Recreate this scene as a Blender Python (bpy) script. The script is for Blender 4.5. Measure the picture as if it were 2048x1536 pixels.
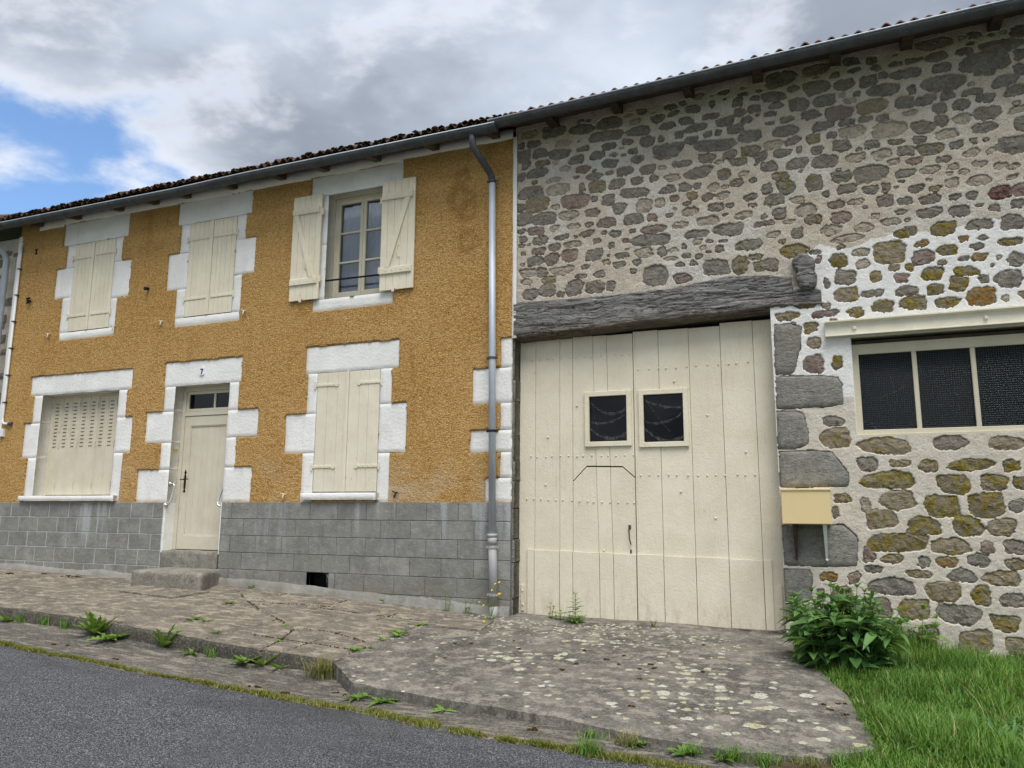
import bpy, math, random
import numpy as np
from mathutils import Vector, Matrix, Euler

for o in list(bpy.data.objects):
    bpy.data.objects.remove(o, do_unlink=True)
scene = bpy.context.scene
COL = scene.collection
RAD = math.radians

# ------------------------------------------------------------------ camera
cam_data = bpy.data.cameras.new('camera')
cam_data.sensor_width = 36.0
cam_data.lens = 1540 / 2048 * 36
cam_data.clip_start = 0.1
cam_data.clip_end = 2000
cam = bpy.data.objects.new('camera', cam_data)
COL.objects.link(cam)
cam.location = (0, -8.6, 1.75)
yaw, pitch, roll = RAD(-22.114), RAD(9.464), RAD(0.332)
fw = Vector((math.sin(yaw) * math.cos(pitch), math.cos(yaw) * math.cos(pitch), math.sin(pitch)))
rt = Vector((math.cos(yaw), -math.sin(yaw), 0))
up = rt.cross(fw)
rt2 = rt * math.cos(roll) + up * math.sin(roll)
up2 = -rt * math.sin(roll) + up * math.cos(roll)
cam.rotation_euler = Matrix((rt2, up2, -fw)).transposed().to_euler()
scene.camera = cam


def lin(r, g=None, b=None):
    """sRGB 0..255 -> linear rgba"""
    if g is None:
        g = b = r
    f = lambda c: (c / 255 / 12.92) if c / 255 <= 0.04045 else ((c / 255 + 0.055) / 1.055) ** 2.4
    return (f(r), f(g), f(b), 1.0)


# ------------------------------------------------------------------ node helper
class NT:
    def __init__(s, tree):
        s.t = tree
        s.t.nodes.clear()

    def n(s, kind, **kw):
        nd = s.t.nodes.new(kind)
        for k, v in kw.items():
            setattr(nd, k, v)
        return nd

    def put(s, sock, val):
        if val is None:
            return
        if isinstance(val, bpy.types.NodeSocket):
            s.t.links.new(val, sock)
        else:
            if sock.type == 'VECTOR' and isinstance(val, (tuple, list)):
                val = val[:3]
            sock.default_value = val

    def pos(s):
        return s.n('ShaderNodeNewGeometry').outputs['Position']

    def attr(s, name):
        return s.n('ShaderNodeAttribute', attribute_name=name).outputs['Fac']

    def rnd(s):
        return s.n('ShaderNodeObjectInfo').outputs['Random']

    def vm(s, op, a, b=None):
        nd = s.n('ShaderNodeVectorMath', operation=op)
        s.put(nd.inputs[0], a)
        if b is not None:
            s.put(nd.inputs[3] if op == 'SCALE' else nd.inputs[1], b)
        return nd.outputs['Value'] if op in ('DOT_PRODUCT', 'LENGTH', 'DISTANCE') else nd.outputs[0]

    def m(s, op, a, b=None, c=None, clamp=False):
        nd = s.n('ShaderNodeMath', operation=op, use_clamp=clamp)
        for i, v in enumerate((a, b, c)):
            s.put(nd.inputs[i], v)
        return nd.outputs[0]

    def noise(s, vec, scale, detail=4, rough=0.55, dist=0.0, col=False):
        nd = s.n('ShaderNodeTexNoise')
        s.put(nd.inputs['Vector'], vec)
        nd.inputs['Scale'].default_value = scale
        nd.inputs['Detail'].default_value = detail
        nd.inputs['Roughness'].default_value = rough
        nd.inputs['Distortion'].default_value = dist
        return nd.outputs['Color' if col else 'Fac']

    def voro(s, vec, scale, feature='F1', out='Distance', rand=1.0):
        nd = s.n('ShaderNodeTexVoronoi', feature=feature)
        s.put(nd.inputs['Vector'], vec)
        nd.inputs['Scale'].default_value = scale
        nd.inputs['Randomness'].default_value = rand
        return nd.outputs[out]

    def ramp(s, fac, stops, interp='LINEAR'):
        nd = s.n('ShaderNodeValToRGB')
        cr = nd.color_ramp
        cr.interpolation = interp
        while len(cr.elements) < len(stops):
            cr.elements.new(0.5)
        for e, (p, c) in zip(cr.elements, stops):
            e.position = p
            e.color = c if isinstance(c, (tuple, list)) else (c, c, c, 1)
        s.put(nd.inputs[0], fac)
        return nd.outputs[0]

    def step(s, fac, a, b):
        nd = s.n('ShaderNodeMapRange', interpolation_type='SMOOTHSTEP')
        s.put(nd.inputs[0], fac)
        nd.inputs[1].default_value = a
        nd.inputs[2].default_value = b
        return nd.outputs[0]

    def mix(s, fac, a, b, mode='MIX'):
        nd = s.n('ShaderNodeMix', data_type='RGBA', blend_type=mode)
        s.put(nd.inputs[0], fac)
        s.put(nd.inputs[6], a)
        s.put(nd.inputs[7], b)
        return nd.outputs[2]

    def bump(s, h, dist=0.01, strength=1.0, normal=None):
        nd = s.n('ShaderNodeBump')
        nd.inputs['Strength'].default_value = strength
        nd.inputs['Distance'].default_value = dist
        s.put(nd.inputs['Height'], h)
        if normal is not None:
            s.put(nd.inputs['Normal'], normal)
        return nd.outputs[0]

    def pbsdf(s, color, rough=0.9, normal=None, metal=0.0, spec=0.3):
        nd = s.n('ShaderNodeBsdfPrincipled')
        s.put(nd.inputs['Base Color'], color)
        s.put(nd.inputs['Roughness'], rough)
        s.put(nd.inputs['Metallic'], metal)
        nd.inputs['Specular IOR Level'].default_value = spec
        if normal is not None:
            s.put(nd.inputs['Normal'], normal)
        return nd.outputs[0]

    def out(s, sh):
        nd = s.n('ShaderNodeOutputMaterial')
        s.t.links.new(sh, nd.inputs[0])


# ------------------------------------------------------------------ world sky
world = bpy.data.worlds.new('World')
scene.world = world
world.use_nodes = True
SUN_EL, SUN_AZ = RAD(63), RAD(145)        # azimuth measured from +Y, clockwise
w = NT(world.node_tree)
sky = w.n('ShaderNodeTexSky')
sky.sky_type = 'NISHITA'
sky.sun_disc = False
sky.sun_elevation = SUN_EL
sky.sun_rotation = SUN_AZ
gen = w.n('ShaderNodeTexCoord').outputs['Generated']
sep = w.n('ShaderNodeSeparateXYZ')
w.put(sep.inputs[0], gen)
den = w.m('MAXIMUM', w.m('ADD', sep.outputs[2], 0.16), 0.06)
plane = w.vm('SCALE', gen, w.m('DIVIDE', 1.0, den))
flat = w.vm('MULTIPLY', plane, (1, 1, 0))
n1 = w.noise(w.vm('ADD', flat, (7.7, 9.7, 0)), 1.5, 9, 0.58, 0.25)
n2 = w.noise(w.vm('ADD', flat, (6.6, 3.3, 0)), 0.75, 6, 0.5, 0.05)
n3 = w.noise(w.vm('ADD', flat, (8.2, 2.3, 0)), 4.5, 6, 0.58, 0.15)
# a gap in the clouds low in the west
gapd = w.vm('DISTANCE', gen, (-0.775, 0.545, 0.32))
gap = w.m('SUBTRACT', 1.0, w.step(gapd, 0.02, 0.23))
cover = w.m('ADD', n1, w.m('SUBTRACT', 0.22, w.m('MULTIPLY', gap, 0.42)))
cover = w.m('ADD', cover, w.m('MULTIPLY', w.m('SUBTRACT', n3, 0.5), 0.8))
mask = w.step(cover, 0.34, 0.66)
body = w.ramp(n2, [(0.34, lin(128, 137, 150)), (0.45, lin(150, 159, 173)), (0.53, lin(188, 198, 213)), (0.63, lin(218, 227, 241))])
body = w.mix(w.m('MULTIPLY', w.step(n3, 0.50, 0.74), 0.2), body, lin(236, 240, 247))
edge = w.m('SUBTRACT', 1.0, w.step(cover, 0.52, 0.78))
body = w.mix(w.m('MULTIPLY', edge, 0.75), body, lin(236, 240, 247))
bg1 = w.n('ShaderNodeBackground')
w.put(bg1.inputs[0], w.mix(1.0, sky.outputs[0], (0.8, 0.95, 1.08, 1), 'MULTIPLY'))
bg1.inputs[1].default_value = 0.15
bg2 = w.n('ShaderNodeBackground')
w.put(bg2.inputs[0], body)
bg2.inputs[1].default_value = 0.88
mx = w.n('ShaderNodeMixShader')
w.put(mx.inputs[0], mask)
w.t.links.new(bg1.outputs[0], mx.inputs[1])
w.t.links.new(bg2.outputs[0], mx.inputs[2])
wo = w.n('ShaderNodeOutputWorld')
w.t.links.new(mx.outputs[0], wo.inputs[0])

# ------------------------------------------------------------------ sun behind thin cloud
sun_data = bpy.data.lights.new('sun', 'SUN')
sun_data.energy = 2.8
sun_data.angle = RAD(40)
sun_data.color = (1.0, 0.97, 0.93)
sun = bpy.data.objects.new('sun', sun_data)
COL.objects.link(sun)
sd = Vector((math.sin(SUN_AZ) * math.cos(SUN_EL), math.cos(SUN_AZ) * math.cos(SUN_EL), math.sin(SUN_EL)))
sun.rotation_euler = sd.to_track_quat('Z', 'Y').to_euler()
sun.location = (-3, -12, 20)

scene.view_settings.view_transform = 'Standard'
scene.view_settings.look = 'None'
scene.view_settings.gamma = 1
scene.view_settings.use_curve_mapping = False
scene.view_settings.exposure = 0.45
scene.render.resolution_x, scene.render.resolution_y = 1024, 768

# ------------------------------------------------------------------ traced sizes, metres on the wall: x, z, width, height, stone kind
STONES = """-2.953,6.513,0.288,0.139,g -2.569,6.465,0.296,0.114,g -2.227,6.483,0.304,0.128,g -2.294,6.32,0.481,0.113,g -1.845,6.301,0.34,0.125,g -1.823,6.553,0.124,0.059,g -1.627,6.414,0.152,0.095,g -1.436,6.45,0.15,0.066,g
-1.516,6.303,0.165,0.08,g -1.298,6.325,0.162,0.094,g -1.176,6.213,0.291,0.086,g -1.198,6.458,0.191,0.087,g -0.992,6.472,0.058,0.1,g -0.707,6.445,0.126,0.106,g -0.626,6.523,0.14,0.049,g -0.684,6.314,0.119,0.091,g
-0.858,6.222,0.241,0.099,g -1.019,6.326,0.216,0.071,g -0.741,6.113,0.168,0.091,g -0.618,6.206,0.125,0.07,g -0.529,6.321,0.124,0.084,g -0.51,6.451,0.083,0.056,g -3.218,6.39,0.173,0.086,g -3.392,6.388,0.105,0.078,g
-2.24,6.177,0.175,0.082,g -2.563,6.202,0.18,0.053,g -2.003,6.191,0.125,0.066,g -1.763,6.155,0.183,0.124,g -1.595,6.156,0.068,0.065,g -1.377,6.163,0.118,0.086,g -1.247,6.067,0.146,0.086,g -1.049,6.101,0.101,0.064,g
-0.585,5.99,0.248,0.111,g -0.996,5.957,0.5,0.12,g -3.365,6.245,0.174,0.132,g -3.132,6.246,0.188,0.114,g -2.87,6.182,0.268,0.113,g -3.106,6.105,0.187,0.073,y -3.321,6.116,0.156,0.098,g -2.912,6.088,0.117,0.064,f
-2.646,6.075,0.213,0.096,g -2.378,6.078,0.161,0.102,g -1.943,6.058,0.108,0.062,g -1.891,5.942,0.169,0.077,g -1.532,5.976,0.404,0.167,g -2.228,5.944,0.182,0.101,g -2.787,5.974,0.149,0.056,f -2.566,5.928,0.187,0.087,r
-3.166,5.987,0.282,0.105,g -3.39,5.965,0.104,0.098,g -2.648,5.833,0.098,0.039,g -2.429,5.813,0.193,0.078,g -2.23,5.824,0.103,0.047,g -2.049,5.815,0.202,0.092,g -1.764,5.791,0.167,0.099,g -1.359,5.793,0.25,0.067,g
-1.059,5.804,0.243,0.104,g -0.803,5.806,0.168,0.088,g -0.586,5.813,0.192,0.109,y -0.487,5.726,0.149,0.101,g -0.723,5.706,0.194,0.08,y -0.933,5.743,0.113,0.037,f -0.532,5.643,0.082,0.029,g -0.438,5.603,0.094,0.1,g
-1.166,5.65,0.338,0.126,g -0.896,5.582,0.126,0.117,y -1.489,5.641,0.192,0.082,f -1.699,5.66,0.09,0.091,y -1.897,5.668,0.13,0.076,g -2.153,5.67,0.188,0.1,g -2.399,5.677,0.2,0.132,t -2.955,5.85,0.285,0.056,f
-2.584,5.69,0.073,0.11,g -2.88,5.712,0.299,0.127,f -3.251,5.729,0.325,0.145,g -2.675,5.531,0.342,0.156,r -1.931,5.521,0.36,0.099,g -1.53,5.498,0.193,0.082,g -1.338,5.499,0.117,0.089,g -1.2,5.492,0.072,0.066,y
-0.754,5.458,0.132,0.072,y -0.581,5.453,0.095,0.057,g -1.015,5.447,0.099,0.088,f -3.183,5.558,0.289,0.192,t -3.397,5.548,0.095,0.097,g -1.828,5.338,0.197,0.143,f -2.258,5.483,0.142,0.123,g -2.425,5.517,0.064,0.062,g
-2.12,5.35,0.171,0.129,g -2.451,5.342,0.207,0.085,g -1.083,5.334,0.121,0.08,y -0.913,5.331,0.154,0.08,f -1.631,5.356,0.089,0.089,f -0.996,5.198,0.155,0.087,g -0.841,5.198,0.069,0.043,g -2.766,5.355,0.246,0.109,f
-3.082,5.359,0.286,0.142,g -3.353,5.398,0.215,0.144,g -1.953,5.19,0.199,0.105,g -1.725,5.181,0.112,0.082,r -1.268,5.192,0.202,0.088,f -1.093,5.052,0.283,0.094,f -1.389,5.047,0.261,0.073,f -1.517,5.182,0.103,0.037,g
-0.701,5.064,0.205,0.064,f -0.478,5.016,0.08,0.049,g -2.279,5.196,0.22,0.099,r -2.501,5.203,0.096,0.054,g -2.694,5.206,0.162,0.062,f -2.94,5.215,0.133,0.063,f -3.183,5.215,0.211,0.095,r -1.729,5.04,0.299,0.081,r
-2.526,5.09,0.168,0.061,g -2.32,5.073,0.063,0.038,g -2.172,5.037,0.14,0.068,g -1.963,5.049,0.069,0.037,g -2.842,5.087,0.197,0.054,g -3.361,5.131,0.086,0.079,g -3.115,5.082,0.218,0.094,g -0.852,4.912,0.373,0.128,g
-1.234,4.911,0.329,0.079,g -1.717,4.906,0.521,0.118,g -0.502,4.931,0.201,0.049,r -2.408,4.981,0.095,0.061,g -2.221,4.901,0.07,0.06,g -2.712,4.98,0.227,0.069,f -2.941,4.969,0.165,0.078,g -3.149,4.946,0.184,0.078,g
-0.641,4.705,0.331,0.105,y -0.972,4.703,0.097,0.064,g -2.745,4.839,0.186,0.146,r -2.449,4.811,0.245,0.113,g -1.833,4.765,0.21,0.11,f -1.368,4.783,0.05,0.072,g -1.625,4.747,0.088,0.102,g -2.099,4.759,0.184,0.052,g
-1.2,4.641,0.071,0.05,g -0.927,4.787,0.139,0.028,g -2.975,4.819,0.165,0.131,r -3.199,4.821,0.193,0.101,g -0.587,4.558,0.161,0.055,y -1.918,4.659,0.113,0.059,g -2.132,4.646,0.146,0.067,g -1.517,4.657,0.189,0.036,f
-1.022,4.492,0.292,0.155,g -0.76,4.476,0.136,0.181,y -0.524,4.455,0.186,0.103,y -1.713,4.473,0.258,0.21,g -1.415,4.409,0.244,0.093,r -1.966,4.556,0.076,0.044,g -2.374,4.564,0.125,0.067,g -2.546,4.671,0.095,0.045,g
-3.107,4.672,0.133,0.108,g -3.292,4.685,0.219,0.093,f -2.811,4.662,0.373,0.092,f -3.008,4.563,0.165,0.077,t -2.595,4.565,0.175,0.045,g -2.692,4.433,0.2,0.166,g -2.439,4.406,0.204,0.127,g -2.236,4.4,0.092,0.096,g
-3.249,4.403,0.193,0.115,g -3.033,4.429,0.189,0.137,g -2.862,4.363,0.097,0.061,g -0.225,6.625,0.297,0.153,g 0.14,6.66,0.262,0.11,r -0.103,6.489,0.14,0.069,g 0.141,6.436,0.273,0.15,g -0.303,6.431,0.257,0.097,g
0.337,6.546,0.09,0.061,g 0.537,6.562,0.113,0.047,g 0.512,6.674,0.177,0.081,g 0.719,6.641,0.087,0.074,g 0.751,6.544,0.099,0.067,g 0.943,6.544,0.115,0.053,g 0.813,6.44,0.08,0.073,g 0.432,6.411,0.196,0.128,g
0.66,6.406,0.167,0.113,g 1.05,6.409,0.347,0.111,g 1.084,6.542,0.09,0.059,g 1.181,6.552,0.059,0.033,g 1.335,6.535,0.187,0.097,g 1.379,6.408,0.162,0.097,g 1.594,6.54,0.159,0.071,g 1.323,6.692,0.352,0.104,r
1.371,6.221,0.381,0.166,g 1.743,6.389,0.492,0.177,g 1.924,6.525,0.375,0.126,g 1.7,6.703,0.102,0.064,g 2.08,6.652,0.109,0.113,g 2.069,6.391,0.097,0.112,g 1.789,6.264,0.133,0.082,g 1.698,6.263,0.067,0.057,g
2.065,6.23,0.097,0.112,g 1.912,6.124,0.241,0.112,g 1.626,6.073,0.202,0.063,g 1.401,6.078,0.115,0.083,g 1.193,6.064,0.199,0.115,g 0.991,6.084,0.167,0.123,g 0.82,6.267,0.347,0.118,g 1.078,6.212,0.071,0.104,g
0.551,6.28,0.063,0.067,g -0.047,6.277,0.205,0.137,g 0.216,6.268,0.206,0.115,g -0.288,6.311,0.155,0.069,g -0.354,6.224,0.136,0.055,g 0.477,6.213,0.126,0.053,f 0.349,6.09,0.317,0.133,r 0.691,6.109,0.277,0.138,t
0.051,6.127,0.222,0.101,g 1.054,5.948,0.225,0.058,f 1.321,5.951,0.127,0.095,g 1.524,5.952,0.142,0.094,g 1.737,5.978,0.139,0.087,g 1.996,6.001,0.162,0.099,g 1.74,5.809,0.227,0.118,g 1.322,5.808,0.115,0.114,y
0.614,5.97,0.124,0.059,g 0.779,5.937,0.109,0.078,g 0.43,5.961,0.151,0.06,g 0.187,5.972,0.244,0.087,g -0.189,5.984,0.372,0.102,g -0.373,6.111,0.122,0.034,g 1.142,5.772,0.217,0.134,g 1.511,5.785,0.17,0.113,f
0.819,5.805,0.362,0.155,f 0.467,5.843,0.275,0.118,f 0.264,5.845,0.095,0.066,y 0.075,5.835,0.129,0.1,t 1.115,5.634,0.176,0.076,g 1.362,5.651,0.194,0.1,f 1.711,5.654,0.365,0.092,g 2.019,5.643,0.086,0.158,g
-0.136,5.852,0.158,0.081,g -0.344,5.845,0.202,0.082,f 0.65,5.662,0.135,0.084,g 0.888,5.647,0.156,0.058,y 0.358,5.708,0.182,0.125,g 0.976,5.531,0.178,0.095,g 1.206,5.51,0.231,0.113,y 1.438,5.517,0.113,0.075,g
1.593,5.531,0.067,0.062,y 1.572,5.409,0.156,0.074,f -0.256,5.722,0.2,0.081,g 0.113,5.694,0.122,0.086,g -0.076,5.728,0.052,0.08,g 0.746,5.536,0.157,0.103,f 0.486,5.531,0.248,0.097,f 0.183,5.555,0.242,0.132,g
-0.096,5.581,0.262,0.107,g 0.849,5.432,0.108,0.051,f 1.039,5.406,0.153,0.063,r 1.307,5.38,0.149,0.056,g 1.392,5.288,0.091,0.049,f 1.808,5.224,0.108,0.06,f 1.926,5.197,0.15,0.048,f -0.383,5.593,0.161,0.101,g
-0.289,5.457,0.173,0.094,y 0.63,5.347,0.292,0.16,g 0.941,5.288,0.213,0.069,g 1.184,5.289,0.173,0.075,f 0.053,5.324,0.218,0.161,y 0.336,5.344,0.2,0.115,y -0.216,5.316,0.211,0.133,y -0.355,5.189,0.193,0.111,y
-0.436,5.336,0.094,0.104,g 0.385,5.205,0.162,0.086,g 0.168,5.181,0.076,0.051,g 0.623,5.153,0.182,0.078,g 0.757,5.153,0.072,0.084,y 1.035,5.101,0.163,0.069,g 1.614,5.097,0.198,0.094,f 1.361,5.111,0.113,0.096,f
1.779,4.949,0.173,0.12,m 1.535,4.946,0.089,0.081,g 1.889,5.086,0.129,0.04,f -0.119,5.152,0.143,0.066,f 0.262,5.044,0.163,0.079,y 0.456,5.043,0.135,0.057,f 0.73,5.008,0.168,0.112,g 0.925,4.978,0.123,0.069,g
1.177,4.968,0.218,0.082,g 1.722,4.79,0.076,0.08,r 1.919,4.807,0.096,0.079,g -0.034,5.03,0.232,0.109,f -0.316,5.027,0.112,0.103,g 0.024,4.912,0.179,0.094,y 0.316,4.892,0.249,0.107,r 0.882,4.866,0.106,0.048,g
1.137,4.822,0.23,0.082,g 1.411,4.802,0.19,0.094,g -0.223,4.918,0.157,0.036,f -0.421,4.931,0.106,0.044,r 0.786,4.775,0.178,0.069,f 0.189,4.766,0.339,0.1,f 1.577,4.636,0.23,0.099,g 1.25,4.634,0.181,0.128,y
1.86,4.623,0.16,0.144,g 0.925,4.631,0.28,0.109,y -0.388,4.794,0.146,0.058,f -0.138,4.775,0.11,0.13,g -0.188,4.571,0.272,0.129,y -0.43,4.449,0.145,0.123,y 0.338,4.646,0.519,0.07,f 0.482,4.48,0.17,0.076,f
0.746,4.447,0.29,0.212,t 1.044,4.505,0.132,0.061,o 1.278,4.407,0.174,0.093,y 1.427,4.502,0.089,0.06,o 1.587,4.494,0.087,0.046,g 1.531,4.415,0.208,0.059,g 1.826,4.423,0.224,0.078,y 0.036,4.543,0.139,0.043,g
0.057,4.455,0.063,0.078,r 0.256,4.417,0.198,0.154,y 0.486,4.347,0.133,0.097,f 1.045,4.348,0.201,0.168,r 1.405,4.298,0.1,0.046,g 1.555,4.299,0.142,0.072,o 1.217,4.28,0.085,0.047,r 1.716,4.273,0.048,0.039,f
1.65,4.198,0.038,0.032,g 1.858,4.236,0.137,0.142,g 0.776,4.278,0.106,0.068,t 0.916,4.255,0.07,0.081,y 1.422,4.163,0.22,0.098,y 1.118,4.171,0.261,0.127,y 0.301,4.229,0.197,0.139,g 0.597,4.196,0.107,0.109,t
0.833,4.156,0.128,0.094,r 1.351,4.045,0.188,0.151,y 1.569,4.067,0.087,0.078,g 1.778,4.044,0.244,0.167,g 0.124,4.186,0.05,0.133,g 0.314,4.033,0.208,0.151,t 0.562,4.021,0.227,0.068,g 0.87,4.016,0.209,0.094,g
1.14,4.008,0.158,0.112,y 1.527,3.895,0.244,0.174,o 1.735,3.855,0.064,0.057,f 0.642,3.877,0.213,0.114,y 0.919,3.884,0.253,0.133,y 1.224,3.854,0.234,0.118,y 0.387,3.833,0.145,0.102,y 0.086,3.848,0.286,0.062,r
-0.283,3.854,0.277,0.084,t -0.06,3.708,0.126,0.111,y -0.037,3.539,0.132,0.108,t -0.063,3.31,0.184,0.194,r 0.172,3.315,0.09,0.142,y 0.098,2.699,0.205,0.097,g 0.1,2.526,0.268,0.193,t 0.599,2.436,0.522,0.148,t
1.161,2.447,0.494,0.118,g 1.621,2.428,0.318,0.115,t 0.391,2.252,0.191,0.128,g 0.677,2.247,0.228,0.066,t 0.947,2.222,0.163,0.105,t 1.303,2.223,0.428,0.103,y 1.657,2.217,0.174,0.101,y 0.594,2.088,0.554,0.159,y
1.136,2.044,0.274,0.168,y 1.485,2.054,0.209,0.133,y 1.692,2.052,0.086,0.125,y 0.14,1.911,0.163,0.081,t 0.069,1.769,0.057,0.121,g 0.353,1.844,0.098,0.146,f 0.652,1.884,0.31,0.171,t 1.022,1.832,0.356,0.193,y
1.406,1.839,0.287,0.215,y 1.651,1.834,0.108,0.125,g 0.484,1.706,0.326,0.164,t 0.864,1.638,0.325,0.154,y 1.235,1.649,0.246,0.177,y 1.515,1.633,0.229,0.162,t 0.6,1.479,0.535,0.155,y 1.079,1.451,0.306,0.145,t
1.379,1.445,0.11,0.099,r 1.607,1.45,0.183,0.111,g 0.352,1.35,0.103,0.156,r 0.565,1.317,0.249,0.084,t 0.833,1.293,0.098,0.095,g 1.027,1.298,0.187,0.088,o 1.303,1.325,0.199,0.112,g 1.588,1.296,0.182,0.086,t
0.385,1.215,0.175,0.058,g 0.778,1.177,0.307,0.07,t 1.153,1.184,0.24,0.118,g 1.48,1.165,0.303,0.116,t -0.031,1.123,0.182,0.086,o 0.197,1.125,0.11,0.104,r 0.535,1.054,0.444,0.153,g 0.978,1.022,0.3,0.162,t
1.298,0.999,0.154,0.172,y 1.538,0.967,0.203,0.109,g -0.117,0.943,0.075,0.144,g 0.09,0.965,0.272,0.13,t 0.414,0.839,0.215,0.172,r 0.713,0.841,0.307,0.176,t 1.085,0.817,0.346,0.16,g 0.475,0.596,0.249,0.23,g
0.809,0.61,0.209,0.178,g 1.22,0.569,0.328,0.208,t 1.462,0.75,0.274,0.14,y 1.528,0.556,0.153,0.145,t 0.177,0.804,0.135,0.143,g"""
QUOINS = [[[-0.431, 3.77], [-0.266, 3.771], [-0.15, 3.724], [-0.18, 3.492], [-0.253, 3.235], [-0.295, 3.209], [-0.443, 3.226]], [[-0.444, 3.204], [0.048, 3.181], [0.163, 3.153], [0.21, 3.079], [0.203, 2.869], [0.081, 2.854], [-0.447, 2.849]], [[-0.448, 2.828], [-0.274, 2.827], [-0.183, 2.788], [-0.142, 2.589], [-0.161, 2.463], [-0.295, 2.418], [-0.454, 2.429]], [[-0.449, 2.401], [-0.152, 2.403], [0.066, 2.381], [0.149, 2.27], [0.215, 2.16], [0.204, 2.032], [-0.224, 2.021], [-0.45, 2.029]], [[-0.447, 1.629], [0.136, 1.643], [0.207, 1.584], [0.252, 1.519], [0.254, 1.387], [0.235, 1.236], [-0.139, 1.225], [-0.453, 1.236]], [[-0.455, 1.195], [-0.217, 1.196], [-0.188, 1.137], [-0.207, 0.899], [-0.285, 0.863], [-0.465, 0.861]], [[-0.466, 0.841], [-0.16, 0.843], [-0.168, 0.692], [-0.472, 0.675]]]
ZONE = [[-0.418, 4.049], [-0.146, 4.161], [-0.068, 4.484], [0.081, 4.628], [0.218, 4.594], [0.274, 4.547], [0.627, 4.607], [0.855, 4.631], [1.168, 4.632], [1.335, 4.636], [1.424, 4.639], [1.656, 4.633], [1.69, 4.681], [1.773, 4.643], [1.797, 4.572], [1.947, 4.541]]
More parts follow.
